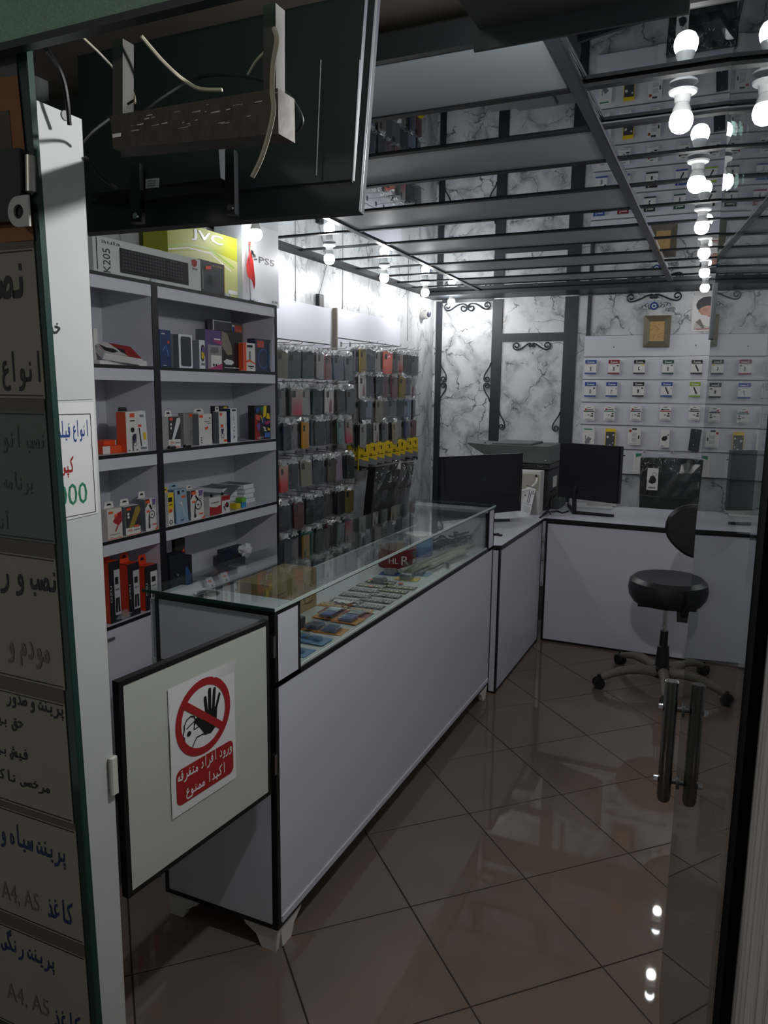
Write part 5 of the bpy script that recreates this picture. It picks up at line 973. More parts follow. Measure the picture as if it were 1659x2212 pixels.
def crumple(label, c, r, sx, sy, sz, m=M_BAG, name='plastic_bag', seed=1, cat='bag'):
    rr = random.Random(seed); n, k = 10, 7; b = MB(); vs = []; off = [[rr.uniform(.72, 1.2) for _ in range(n)] for _ in range(k+1)]
    for i in range(k+1):
        t_ = PI*i/k
        for j in range(n): q = off[i][j] if 0 < i < k else 1; a = 2*PI*j/n; vs.append((r*sx*q*math.sin(t_)*math.cos(a), r*sy*q*math.sin(t_)*math.sin(a), r*sz*(math.cos(t_)*q+1)))
    b.add(vs, [(i*n+j, i*n+(j+1) % n, (i+1)*n+(j+1) % n, (i+1)*n+j) for i in range(k) for j in range(n)], m)
    return one(b, name, label, cat, c)
p = onx(262, 1314, -2.13); crumple('crumpled clear bag lying before black and orange boxes on lowest shelf', (-2.135, p.y, SZ[4]), .035, .8, 1.7, .5, seed=3)
sh('headset_box', 'matt navy box with small emblem at left of lowest shelf, second unit', 'box', 4, 368, 401, 1252, 1196, .05, mat('navy_black_carton', (22, 26, 36), .5), [('p', [(.42, .56), (.5, .5), (.58, .56), (.5, .53)], Wt), ('r', .4, .42, .6, .44, Gy), ('r', .35, .3, .65, .31, Gy)], xf=-2.125)
sh('mount_pack', 'tall dark pack with orange sticker behind the navy box', 'box', 4, 380, 402, 1235, 1164, .02, mat('dark_olive', (50, 48, 42), .5), [('p', [(.5, .72), (.9, .82), (.9, .72), (.55, .62)], O)], xf=-2.2)
sh('gamepad_pack', 'blue and black blister pack right of the navy box', 'box', 4, 400, 416, 1248, 1200, .03, mat('black_carton'), [('p', [(.05, .05), (.7, .05), (.8, .5), (.3, .75), (.05, .7)], mat('azure_print', (40, 90, 150), .4))], xf=-2.13)
p = onx(500, 1206, -2.24)
sh('cable_bag', 'dark blue bagged cable pack slumped on lowest shelf of second unit', 'bag', 4, 487, 530, 1212, 1183, .05, mat('dark_blue_bag', (34, 42, 66), .25), [('p', [(.2, .2), (.8, .3), (.7, .8), (.3, .7)], mat('black_carton'))], xf=-2.24)
p = onx(533, 1190, -2.22); crumple('crumpled white paper and film wad on lowest shelf', (-2.23, p.y, SZ[4]+.045), .042, .8, 1.1, .9, M_PAPER, 'crumpled_paper', 5, 'paper')
for k, (px, py) in enumerate(((425, 1253), (452, 1243), (483, 1226))):
    a_ = onx(px, py, -2.13)
    pkg('cable_pack', ('first', 'second', 'third')[k]+' white hang tab cable pack lying behind the glass top on lowest shelf', 'pack', (-2.11, a_.y, SZ[4]+.001), .045, .02, .05, mat('silver_print'), [('r', .15, .5, .7, .75, O), ('p', [(.3, .08), (.7, .08), (.6, .3), (.4, .3)], Bk)], lean=-.5)
for k in range(7):
    y = 2.62+k*.075; one(MB().bbox((-.03, -.034, 0), (.03, .034, .028), (mat('coral_print'), mat('navy_side'), mat('silver_print'), Bk)[k % 4], .002).bbox((-.028, -.03, .0282), (.028, .03, .031), G_CLEAR, .002), 'small_pack', ('coral', 'black', 'silver', 'navy')[k % 4]*0+('leftmost coral', 'leftmost navy', 'leftmost silver', 'leftmost black', 'second coral', 'second navy', 'second silver')[k]+' small blister pack lying along back of lowest shelf', 'pack', (-2.2, y, SZ[4]+.0005), rnd.uniform(-.3, .3), 'small packs along the lowest shelf')
# ================================================================ goods inside the glass case (on the case floor)
ZF = .8325
def cf(px, py): return onz(px, py, ZF)
def blister(label, px, w, d, card, kind, group, rz=0.0, z=0.0):
    """battery card lying flat: printed card, clear blister and the cells under it"""
    p = cf(*px); ex_ = d if abs(rz) > 1 else w; p.x = max(-1.42, min(p.x, -1.093-ex_/2-.004)); t_ = thing('battery_card', label, 'battery pack', (p.x, p.y, ZF+.0006+z), rz, group)
    MB().bbox((-w/2, -d/2, 0), (w/2, d/2, .0012), card, .0003).build('card', t_, world=False)
    if kind in ('aa', 'aaa', 'lith'):
        r = .0072 if kind == 'aa' else .0053; n = 4 if kind != 'lith' else 2
        body = {'aa': mat('cell_navy', (84, 100, 160), .25, .5), 'aaa': mat('cell_silver', (170, 176, 184), .25, .7), 'lith': mat('cell_blue', (90, 140, 190), .3, .4)}[kind]
        for k in range(n):
            x = (k-(n-1)/2)*r*2.05
            MB().tube([(x, -.024, r+.001), (x, .017, r+.001)], r, body, 8).tube([(x, .017, r+.001), (x, .024, r+.001)], r*.99, M_STEEL, 8).build('cell', t_, world=False)
        h = n*r*1.08; MB().bbox((-h, -.029, .0013), (h, .028, r*2+.003), G_FILM, .003).build('blister', t_, world=False)
    else:
        m = {'coin': M_STEEL, 'gold': mat('cell_gold', (178, 156, 92), .3, .6), 'pale': mat('cell_pale', (196, 200, 150), .35, .3)}[kind]
        for k in range(5):
            x = (k-2)*w/5.4
            MB().lathe([(.0072, 0), (.0078, .0006), (.0076, .0026), (.006, .003), (0, .003)], (x, -d*.26, .0013), m, 12).build('cell', t_, world=False)
            MB().box((x-.008, -d*.02, .0013), (x+.008, d*.36, .0016), M_PWHITE).box((x-.005, d*.02, .0016), (x+.005, d*.3, .0018), mat('grey_unit')).build('panel_print', t_, world=False)
    return t_
OR = mat('amber_card', (206, 132, 52), .5); RD = mat('rose_card', (150, 62, 74), .45); BL = mat('blue_card', (84, 128, 176), .45); DK = mat('dark_card', (52, 52, 56), .45)
def sticker(px, label, m=M_PORANGE):
    p = cf(*px); one(MB().lathe([(.012, 0), (.012, .0006), (0, .0006)], (0, 0, 0), m, 14), 'price_sticker', label, 'sticker', (p.x, p.y, ZF+.004))
gB = 'battery cards in the glass case'; zi_ = 0
for px, c_, k_, lb in (((722, 1364), OR, 'aa', 'amber card of navy batteries nearest the glass front'), ((680, 1357), OR, 'aa', 'amber card of navy batteries behind the nearest amber card'),
                       ((752, 1342), OR, 'aa', 'amber card of navy batteries second along the glass front'), ((711, 1334), OR, 'aa', 'amber card of navy batteries second in the rear amber pair'),
                       ((771, 1328), RD, 'aaa', 'rose card of silver batteries beside the glass front'), ((722, 1322), RD, 'aaa', 'rose card of silver batteries behind the front rose card'),
                       ((690, 1387), BL, 'lith', 'blue card of pale cells lying beside the amber cards'), ((655, 1380), BL, 'lith', 'blue card of pale cells half hidden by the white corner panel'), ((668, 1413), BL, 'lith', 'blue card of pale cells beside the little black box')):
    blister(lb, px, .074, .098, c_, k_, gB, rz=PI/2+.05+rnd.uniform(-.06, .06), z=.0016*(zi_ % 4)); zi_ += 1
rows = [((742, 1313), 'gold', 'amber backed strip of gold button cells'), ((768, 1304), 'coin', 'first dark strip of button cells beyond the gold ones'), ((787, 1292), 'coin', 'second dark strip of button cells'),
        ((806, 1281), 'coin', 'third dark strip of button cells'), ((822, 1271), 'pale', 'pale green strip of button cells'), ((840, 1263), 'pale', 'pale green strip of button cells farthest along')]
for (px, k_, lb) in rows:
    for s_ in (0, 1):
        q = (px[0]+(26 if s_ else -18), px[1]+(6 if s_ else -5)); blister(lb+(', front half by the glass' if s_ else ', rear half'), q, .125, .052, DK if k_ != 'gold' else OR, k_, gB, rz=.06)
for px, lb, m in (((846, 1240), 'blue card with square battery at far end of cards', M_PBLUE), ((880, 1251), 'yellow and black card with square battery beside glass front', M_PYEL), ((822, 1258), 'black card with square battery and orange sticker', DK), ((905, 1240), 'blue grey card with pale cells near the cable bag', BL)):
    t_ = blister(lb, px, .10, .06, m, 'aaa' if 'pale' in lb else 'aaa', gB, rz=.1)
    if 'square' in lb: MB().bbox((-.03, -.02, .002), (.02, .02, .022), mat('cell_silver'), .003).build('square_cell', t_, world=False)
for px, lb in (((655, 1351), 'orange price dot on rear amber battery card'), ((735, 1317), 'orange price dot on gold button cells'), ((757, 1309), 'orange price dot on first dark strip'), ((805, 1254), 'orange price dot on black square battery card'), ((866, 1262), 'orange price dot beside glass front'), ((801, 1268), 'orange price dot on pale strip')):
    sticker(px, lb)
p = cf(741, 1305); one(MB().grid(5, 4, lambda u, v: ((u-.5)*.07, (v-.5)*.035, .004+.006*math.sin(u*7+v*4)**2), M_PAPER), 'torn_wrapper', 'torn white wrapper lying on the dark button cell strips', 'wrapper', (p.x, p.y, ZF+.004))
p = cf(656, 1432); pkg('battery_box', 'small black box with gold lid in nearest corner of glass case', 'box', (-1.125, p.y-.01, ZF), .05, .03, .062, mat('black_carton'), [], rot=PI/2, top=M_GOLD)
a, b = cf(645, 1342), cf(690, 1318)
pkg('cardboard_box', 'brown cardboard carton standing inside near end of glass case', 'box', (-1.335, 2.20, ZF), .30, .14, .145, M_CARTON, [('o', .8, .4, .12, .01, mat('carton_print', (96, 78, 60), .7)), ('r', .1, .7, .3, .73, mat('carton_print')), ('r', .12, .6, .26, .62, mat('carton_print')), ('k', [(.6, .2), (.95, .2), (.95, .5), (.6, .5), (.6, .2)], .0012, mat('carton_print'))], rot=PI/2)
pkg('cardboard_box', 'flatter brown carton behind the standing one in glass case', 'box', (-1.365, 1.95, ZF), .17, .09, .11, M_CARTON, [('r', .2, .4, .6, .45, mat('carton_print'))], rot=PI/2)
pkg('blue_box', 'small blue box with orange dot lying in glass case corner', 'box', (-1.25, 1.88, ZF), .07, .05, .03, BL, [], rot=PI/2, top=BL)
p = cf(642, 1335); pkg('small_box', 'little dark box by the foot of the standing carton', 'box', (-1.24, p.y-.10, ZF), .04, .03, .04, mat('charcoal_carton'), [], rot=PI/2)
# round tubs
p = V((-1.335, 3.09, ZF))
tb = thing('wafer_tub', 'large red and clear round tub with white letter R', 'tub', p)
MB().lathe([(.083, 0), (.087, .004), (.087, .085)], p, mat('red_label', (128, 26, 32), .35), 36).build('label', tb, True)
MB().lathe([(.0865, .086), (.087, .125), (.085, .13)], p, G_CLEAR, 36).build('clear_wall', tb, True)
lt = MB()
def ontub(c, R_, ang, h): return (c.x+R_*math.cos(ang), c.y+R_*math.sin(ang), c.z+h)
def tubtext(s_, a0, a1, h0, h1, m, R_=.0876):
    vs, fs = text_mesh(s_); x0 = min(q[0] for q in vs); x1 = max(q[0] for q in vs); y0 = min(q[1] for q in vs); y1 = max(q[1] for q in vs)
    lt.add([ontub(p, R_, a0+(a1-a0)*(q[0]-x0)/(x1-x0), h0+(h1-h0)*(q[1]-y0)/(y1-y0)) for q in vs], fs, m)
tubtext('R', -.95, -.55, .018, .058, M_PWHITE); tubtext('HL', -1.6, -1.1, .024, .050, M_PWHITE)
for h0, h1, m in ((.02, .042, M_PWHITE), (.048, .078, mat('grey_unit'))): lt.add([ontub(p, .0877, a_, h) for h in (h0, h1) for a_ in (-.25, -.05, .15)], [(0, 1, 4, 3), (1, 2, 5, 4)], m)
lt.build('lettering', tb)
p = V((-1.325, 3.335, ZF)); tb = thing('wafer_tub', 'blue and white round tub behind the red tub', 'tub', p)
MB().lathe([(.062, 0), (.065, .004), (.065, .05)], p, mat('blue_tub', (60, 98, 158), .4), 30).build('label', tb, True)
MB().lathe([(.0652, .05), (.0652, .09)], p, mat('pale_blue_tub', (120, 156, 200), .4), 30).build('band', tb, True)
MB().lathe([(.067, .09), (.067, .104), (.06, .106), (0, .104)], p, M_PWHITE, 30).build('lid', tb, True)
# plastic sleeves with white cables, black adapters
def wob(pts, r, m, name, par, n=9, seed=1):
    rr = random.Random(seed); out, rs = [], []
    P_ = [V(q) for q in pts]
    for i in range(len(P_)-1):
        for j in range(5):
            u = j/5; out.append(P_[i].lerp(P_[i+1], u)+V((0, 0, rr.uniform(-.15, .15)*r))); rs.append(r*rr.uniform(.75, 1.15))
    out.append(P_[-1]); rs.append(r*.6); return MB().tube(out, rs, m, n).build(name, par)
cb = thing('cable_bundle', 'long bundle of white cables in clear film sleeves', 'cable bundle', (-1.2, 3.1, ZF))
M_SLV = mat('ivory_cable_sleeve', (196, 192, 180), .3)
a0 = [(cf(865, 1240), cf(950, 1205), cf(1015, 1183)), (cf(885, 1244), cf(960, 1212), cf(1005, 1196)), (cf(895, 1234), cf(985, 1196), cf(1022, 1180)), (cf(930, 1232), cf(985, 1208), cf(1008, 1200))]
for k, q in enumerate(a0): wob([v+V((0, 0, .012+.008*(k % 2))) for v in q], .011, M_SLV, 'cable_sleeve', cb, 8, k)
wob([v+V((0, 0, .026)) for v in (cf(878, 1236), cf(955, 1203), cf(1018, 1180))], .022, G_FILM, 'film', cb, 9, 9)
for k, (px, lb) in enumerate((((948, 1188), 'leftmost black charger lump behind the cable bundle'), ((965, 1182), 'second black charger lump behind cable bundle'), ((984, 1180), 'third black charger lump behind cable bundle'), ((1008, 1172), 'rightmost black charger lump by far end of glass case'))):
    p = cf(*px); t_ = thing('charger', lb, 'charger', (p.x-.02, p.y, ZF), rnd.uniform(0, 2), 'black chargers in the glass case')
    MB().bbox((-.03, -.022, 0), (.03, .022, .034), M_BLACKP, .006).build('body', t_, world=False)
    MB().tube([(.045*math.cos(a)*(1-.03*j), .035*math.sin(a)*(1+.02*j), .006+.045*j/26+.008*math.sin(a*2)) for j, a in enumerate([i*PI/5 for i in range(27)])], .004, M_RUBBER, 5).build('cord', t_, world=False)
p = cf(967, 1226); one(MB().lathe([(.007, 0), (.007, .025), (.0, .026)], (0, 0, 0), M_STEEL, 12), 'battery', 'single silver battery standing by the glass front', 'battery', (p.x, p.y, ZF))

# ================================================================ slatwall panels with phone cases on the left wall
PX0 = -2.345
HOOKS = {}
def slatwall(label, y0, y1, ztop, blank, pitch, n, zend):
    t_ = thing('slatwall_panel', label, 'slatwall panel', (PX0, (y0+y1)/2, zend))
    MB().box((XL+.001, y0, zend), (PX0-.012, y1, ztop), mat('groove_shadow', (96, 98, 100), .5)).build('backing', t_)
    z = ztop
    for k in range(n+1):
        zl = blank if k == 0 else max(zend, blank-k*pitch)
        if zl >= z-.02: break
        MB().box((PX0-.012, y0, zl+.004), (PX0, y1, z), M_WHITE).build('slat', t_); MB().box((PX0-.012, y0, zl-.001), (PX0-.006, y1, zl+.002), M_STEEL).build('groove_rail', t_); z = zl-.003
    return t_
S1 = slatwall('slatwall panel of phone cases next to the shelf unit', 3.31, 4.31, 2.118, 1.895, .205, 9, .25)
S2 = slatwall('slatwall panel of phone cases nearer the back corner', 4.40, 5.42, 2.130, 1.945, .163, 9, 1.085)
MB().box((XL+.002, 4.385, 1.085), (PX0+.006, 4.40, 2.13), mat('brown_grey_edge', (110, 104, 96), .5)).build('edge_strip', S2)
hk = None
CASE = {}
def case_mesh(key, m, ds):
    if key in CASE: return CASE[key]
    b = MB(); w, h, d = .073, .150, .0095; r = .010
    pts = [(-w/2+r, 0), (w/2-r, 0), (w/2-r*.3, r*.3), (w/2, r), (w/2, h-r), (w/2-r*.3, h-r*.3), (w/2-r, h), (-w/2+r, h), (-w/2+r*.3, h-r*.3), (-w/2, h-r), (-w/2, r), (-w/2+r*.3, r*.3)]
    b.prism([(x, d, z-.185) for x, z in pts], (0, -d, 0), m)
    b.prism([(x, -.0012, z) for x, z in ((-.030, -.052), (-.008, -.052), (-.008, -.086), (-.030, -.086))], (0, .0008, 0), mat('camera_hole', (24, 24, 26), .3))
    for kind, pts_, mm in ds: b.poly([(u*w-w/2, -.0014, -.185+v*h) for u, v in pts_], mm)
    me = b.build('phone_case'); CASE[key] = me.data; bpy.data.objects.remove(me); return CASE[key]
BAGS = []
for s_ in range(4):
    rr = random.Random(40+s_); b = MB()
    N_ = {}
    def bf(u, v):
        k = (round(u*3), round(v*8)); j = N_.setdefault(k, (rr.uniform(-.003, .003), rr.uniform(-.006, .006)))
        z = -.195+.1915*v; wd = .040 if v < .86 else .040-.13*(v-.86)
        return ((u-.5)*2*wd+j[0], -.004-.004*math.sin(PI*u)+j[1]*(.25 if v < .8 else 1.4), z)
    b.grid(3, 8, bf, G_FILM)
    o = b.build('bag'); BAGS.append(o.data); bpy.data.objects.remove(o)
HEADS = []
for s_ in range(4):
    rr = random.Random(80+s_); b = MB(); J = {}
    def hf(u, v):
        j = J.setdefault((round(u*5), round(v*3)), (rr.uniform(-.004, .004), rr.uniform(-.008, .008), rr.uniform(-.006, .006)))
        return ((u-.5)*(.066-.02*v)+j[0], -.002+j[1], -.042+.032*v+j[2])
    b.grid(5, 3, hf, mat('white_film', (206, 208, 210), .22)); o = b.build('bag_header'); HEADS.append(o.data); bpy.data.objects.remove(o)
hb_ = MB(); hb_.tube([(0, 0, 0), (.19, 0, 0), (.20, 0, .004), (.205, 0, .014)], .0022, M_STEEL, 5); hb_.box((-.002, -.012, -.016), (.002, .012, .012), M_STEEL)
HOOK = hb_.build('hook').data; bpy.data.objects.remove(bpy.data.objects['hook'])
ORD = ('first', 'second', 'third', 'fourth', 'fifth', 'sixth', 'seventh', 'eighth', 'ninth')
PAL = {'tan': (150, 138, 120), 'olive grey': (112, 106, 92), 'slate teal': (62, 78, 86), 'dark teal': (44, 66, 74), 'light grey': (156, 156, 154), 'dusty rose': (128, 92, 96), 'blue grey': (86, 94, 112), 'slate': (110, 118, 128), 'black': (28, 29, 32), 'grey': (94, 96, 98),
       'charcoal': (50, 51, 55), 'dark green': (36, 58, 56), 'dark red': (96, 34, 40), 'brown grey': (84, 76, 70), 'navy': (40, 50, 74), 'mustard yellow': (214, 154, 44), 'sage': (112, 138, 136), 'beige': (140, 134, 122), 'lilac': (164, 150, 164), 'pale blue': (134, 150, 172), 'indigo': (74, 76, 108), 'maroon': (100, 72, 80), 'olive gold': (146, 124, 52), 'white': (206, 204, 202), 'green': (36, 120, 92), 'coral': (206, 98, 80), 'mauve grey': (120, 108, 118), 'yellow': (206, 170, 40)}
def cmat(nm): return gradmat('case_pink_fade', (170, 164, 158), (196, 74, 92), -.16, -.06) if nm == 'pink fading' else gradmat('case_red_fade', (204, 158, 146), (206, 36, 48), -.14, -.07) if nm == 'red fading' else mat('case_'+nm.replace(' ', '_'), PAL[nm], .3)
def phone(nm, wall, row, hook, depth, x, y, z, jit, group):
    ds = []
    if nm == 'white': ds = [('p', [(.45, .05), (.75, .08), (.8, .5), (.6, .62), (.45, .4)], mat('case_figure', (150, 110, 120), .4))]
    if nm == 'charcoal' and depth == 0: ds = [('p', [(.1, .2), (.3, .24), (.28, .3), (.1, .27)], mat('case_grey'))]
    o = bpy.data.objects.new('phone_case', case_mesh(nm+(str(depth > 0) if nm == 'charcoal' else ''), cmat(nm), ds)); COL.objects.link(o)
    o.location = (x, y, z); o.rotation_euler = (jit[0], jit[1], PI/2+jit[2])
    tag(o, f"{nm} phone case, {('front', 'second from front', 'third from front', 'fourth from front')[depth]}, {ORD[hook]} hook, {ORD[row]} row, {wall}", 'phone case', group)
    for nm2, lst in (('bag', BAGS), ('bag_header', HEADS)):
        c = bpy.data.objects.new(nm2, lst[rnd.randrange(4)]); COL.objects.link(c); c.parent = o; c.location = (0, 0, .0)
    return o
L1 = [['tan', 'olive grey', 'slate teal', 'dark teal', 'light grey', 'dusty rose', 'blue grey', 'slate'],
      ['black', 'grey', 'pink fading', 'light grey', 'dark green', 'white', 'charcoal', 'grey'],
      ['brown grey', 'navy', 'mauve grey', 'mustard yellow', 'charcoal', 'navy', 'sage', 'pink fading'],
      ['black', 'red fading', 'charcoal', 'beige', 'navy', 'brown grey', 'lilac', 'charcoal'],
      ['olive grey', 'charcoal', 'dark red', 'black', 'dark teal', 'brown grey', 'black', 'olive gold'],
      ['grey', 'black', 'charcoal', 'green', 'black', 'dark red', 'grey', 'slate'],
      ['navy', 'slate', 'dusty rose', 'light grey', 'navy', 'grey', 'light grey', 'slate'],
      ['grey', 'slate teal', 'black', 'light grey', 'dark green', 'slate', 'mauve grey', 'grey']]
L2 = [['olive gold', 'dark teal', 'light grey', 'coral', 'grey', 'pink fading', 'charcoal', 'slate'],
      ['white', 'navy', 'charcoal', 'maroon', 'dusty rose', 'olive gold', 'blue grey', 'white'],
      ['charcoal', 'pale blue', 'beige', 'grey', 'slate', 'dark teal', 'pale blue', 'black'],
      ['light grey', 'charcoal', 'white', 'grey', 'tan', 'light grey', 'indigo', 'dusty rose']]
DARKS = ['charcoal', 'slate', 'grey', 'black', 'slate teal', 'navy', 'light grey', 'brown grey', 'mauve grey']
ZR1 = [1.862, 1.656, 1.472, 1.248, 1.03, .84, .64, .44]; ZR2 = [1.915, 1.748, 1.588, 1.432]
def fill(panel, wall, rows, zr, y0, dy, group):
    for r_, row in enumerate(rows):
        for k, nm in enumerate(row):
            y = y0+dy*k+rnd.uniform(-.008, .008); z = zr[r_]+rnd.uniform(-.004, .004)
            h_ = bpy.data.objects.new('hook', HOOK); COL.objects.link(h_); h_.parent = panel; h_.location = V((PX0, y, z))-panel.location
            n = 3
            if wall.startswith('near') and r_ == 3 and k in (2,): n = 1
            x = PX0+rnd.uniform(.135, .175)
            for d in range(n):
                c = nm if d == 0 else rnd.choice(DARKS)
                phone(c, wall, r_, k, d, x-d*rnd.uniform(.022, .034), y+rnd.uniform(-.006, .006), z-.001, (rnd.uniform(-.03, .03), rnd.uniform(-.04, .04), rnd.uniform(-.55, .1)), group)
fill(S1, 'near slatwall panel', L1, ZR1, 3.375, .128, 'phone cases on the near slatwall panel')
fill(S2, 'far slatwall panel', L2, ZR2, 4.45, .128, 'phone cases on the far slatwall panel')
# yellow screen protector packs
M_YPK = mat('yellow_pack', (224, 190, 32), .4)
b = MB(); w, h, d = .085, .165, .012
b.bbox((-w/2, 0, -h-.012), (w/2, d, -.012), M_YPK, .001)
decals(b, w, h, [('p', [(.02, .02), (.98, .02), (.98, .34), (.02, .48)], M_PGREY), ('p', [(.02, .0), (.98, .0), (.98, .12), (.02, .2)], M_PBLACK), ('r', .3, .02, .8, .07, M_PGREY), ('r', .6, .74, .72, .9, M_PBLACK), ('k', [(.42, .62), (.2, .62), (.2, .54), (.42, .54), (.42, .58), (.33, .58)], .0022, M_PBLACK), ('k', [(.5, .555), (.85, .555)], .002, M_PBLACK), ('k', [(.3, .86), (.55, .88)], .0015, M_PBLACK)])
ym = b.build('protector_pack'); 
for v in ym.data.vertices: pass
for i_, v in enumerate(ym.data.vertices):
    if v.co.y < -1e-5: v.co.z -= h+.012
tb_ = MB(); tb_.prism([(x, .002, z) for x, z in ((-.02, -.013), (.02, -.013), (.016, -.003), (-.016, -.003))], (0, .0012, 0), M_YPK); tabm = tb_.build('hang_tab').data; bpy.data.objects.remove(bpy.data.objects['hang_tab.001'] if 'hang_tab.001' in bpy.data.objects and bpy.data.objects['hang_tab.001'].data == tabm else [o for o in bpy.data.objects if o.data == tabm][0])
first = True
for k in range(8):
    y = 4.46+.128*k; z = 1.270
    if k:
        h_ = bpy.data.objects.new('hook', HOOK); COL.objects.link(h_); h_.parent = S2; h_.location = V((PX0, y, z))-S2.location
    for dpt_ in range(2 if k != 2 else 1):
        o = ym if first else bpy.data.objects.new('protector_pack', ym.data)
        if not first: COL.objects.link(o)
        first = False
        o.location = (PX0+.175-dpt_*.06-rnd.uniform(0, .02), y+rnd.uniform(-.01, .01), z); o.rotation_euler = (0, 0, PI/2-.42+rnd.uniform(-.15, .1))
        tag(o, f"yellow screen protector pack, {('front', 'behind front')[dpt_]}, {ORD[k]} hook, bottom row, far slatwall panel", 'screen protector', 'yellow screen protector packs')
        c = bpy.data.objects.new('hang_tab', tabm); COL.objects.link(c); c.parent = o
# small things on the left wall
p = onx(706, 653, PX0); one(MB().bbox((-.016, -.03, 0), (.016, .03, .075), M_BLACKP, .004), 'adapter', 'small black adapter standing on top of near slatwall panel', 'adapter', (PX0-.015, 4.20, 2.1185))
tag(MB().tube([(XL+.006, 4.20, 2.19), (XL+.006, 4.26, 2.30), (XL+.006, 4.30, 2.385)], .0022, mat('grey_cable', (120, 120, 120), .5), 6).build('cable'), 'thin grey cable rising from black adapter to the ceiling', 'cable')
cc = thing('security_camera', 'small white dome security camera on left wall near back corner', 'camera', (XL, 5.93, 2.235))
MB().lathe([(.05, 0), (.05, .014), (.04, .022), (0, .022)], (XL, 5.93, 2.24), M_PWHITE, 24, axis=(1, 0, 0)).build('base', cc, True)
MB().lathe([(.0, .0), (.036, .004), (.040, .03), (.034, .05), (0, .052)], (XL+.02, 5.925, 2.235), M_PWHITE, 24, axis=(.9, -.35, -.1)).build('head', cc, True)
MB().lathe([(.024, .0), (.024, .008), (.018, .012), (0, .012)], (XL+.066, 5.907, 2.23), mat('lens_glass', (70, 72, 84), .12, spec=1), 20, axis=(.9, -.35, -.1)).build('lens', cc, True)

# ================================================================ goods, frame and poster on the back wall
yp = YB-.02
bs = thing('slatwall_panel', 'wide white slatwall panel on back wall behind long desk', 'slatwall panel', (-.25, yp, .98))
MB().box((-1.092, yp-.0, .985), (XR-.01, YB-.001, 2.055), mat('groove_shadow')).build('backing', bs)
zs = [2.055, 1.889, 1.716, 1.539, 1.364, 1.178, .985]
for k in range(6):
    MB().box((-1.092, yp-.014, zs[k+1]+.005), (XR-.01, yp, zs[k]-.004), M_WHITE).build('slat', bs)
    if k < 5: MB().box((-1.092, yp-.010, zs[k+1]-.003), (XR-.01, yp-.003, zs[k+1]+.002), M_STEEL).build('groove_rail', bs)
for px, py in ((1326, 750), (1503, 746)):
    p = ony(px, py, yp-.014); MB().tube([p, p+V((0, -.004, 0))], .006, M_PGREY, 10).build('screw_cap', bs)
yc = yp-.05
def card(label, px, yt, yb_, wpx, head, ds, tab=True, base=M_PWHITE, foot=None, roll=0, d=.012):
    a = ony(px-wpx/2, (yt+yb_)/2, yc); b_ = ony(px+wpx/2, (yt+yb_)/2, yc); zt, zb = ony(px, yt, yc).z, ony(px, yb_, yc).z
    w, h = b_.x-a.x, zt-zb; D = []
    if head: D.append(('r', .02, .72, .98, .99, head))
    if foot: D.append(('r', .0, .0, 1, .1, foot))
    o = pkg('usb_card', label, 'hanging card', ((a.x+b_.x)/2, yc, zb), w, d, h, base, D+list(ds), rot=0, roll=roll)
    MB().tube([(0, d, h*.93), (0, yp-yc-.012, h*.93+.004)], .0028, M_STEEL, 6).build('hook', o, world=False)
    return o
def rem(c): return [('t', 'R', .22, .76, .36, .93, M_PWHITE), ('r', .38, .79, .82, .85, M_PWHITE), ('r', .15, .66, .6, .68, M_PGREY)] + c
GRN = mat('forest_print', (30, 70, 56), .5); LGR = mat('lime_green_print', (140, 176, 48), .5); MRD = mat('wine_print', (130, 28, 40), .5)
dr1, sq = ('r', .44, .22, .58, .5, M_PGREY), ('r', .42, .26, .56, .5, M_PBLACK); stick = ('p', [(.34, .62), (.44, .66), (.72, .24), (.62, .16)], M_PBLACK); glare = ('c', .62, .4, .13, mat('painted_glare', (240, 240, 240), .1))  # glare spots on the cards are highlights painted in white
R1 = [(1276, M_PBLUE, [dr1, ('c', .34, .35, .1, mat('painted_glare'))], 'blue'), (1326, MRD, [dr1, ('r', .2, .35, .42, .55, mat('painted_glare')), ('r', .74, .54, .92, .62, M_PBLACK)], 'wine red'), (1381, M_PBLACK, [sq, glare, ('r', .74, .6, .92, .68, M_PYEL)], 'black'), (1443, GRN, [dr1, ('r', .72, .55, .92, .65, M_PGREY)], 'dark green'), (1505, M_PBLACK, [stick], 'black, long stick pictured')]
R2 = [(1275, M_PBLUE, [dr1, ('r', .74, .54, .92, .62, M_PBLACK)], 'blue'), (1321, M_PBLUE, [('k', [(.45, .2), (.5, .45), (.6, .4)], .003, M_PGREY), ('r', .84, .52, .92, .58, M_PBLACK)], 'blue, bent stick pictured'), (1379, M_PBLACK, [sq, ('r', .74, .54, .92, .62, M_PBLACK)], 'black, small square pictured'), (1440, M_PBLUE, [stick, ('r', .84, .54, .92, .6, M_PBLACK)], 'blue, long stick pictured'), (1501, LGR, [stick, ('c', .36, .34, .12, mat('painted_glare'))], 'lime green')]
for rn, rw, yt, yb_ in (('top', R1, 777, 808), ('second', R2, 825, 857)):
    for px, hd_, ds, cn in rw:
        card(f'white USB stick card with {cn.split(",")[0]} header{"," + cn.split(",")[1] if "," in cn else ""}, {rn} row of back slatwall', px, yt, yb_, 25, hd_, rem(ds), foot=hd_)
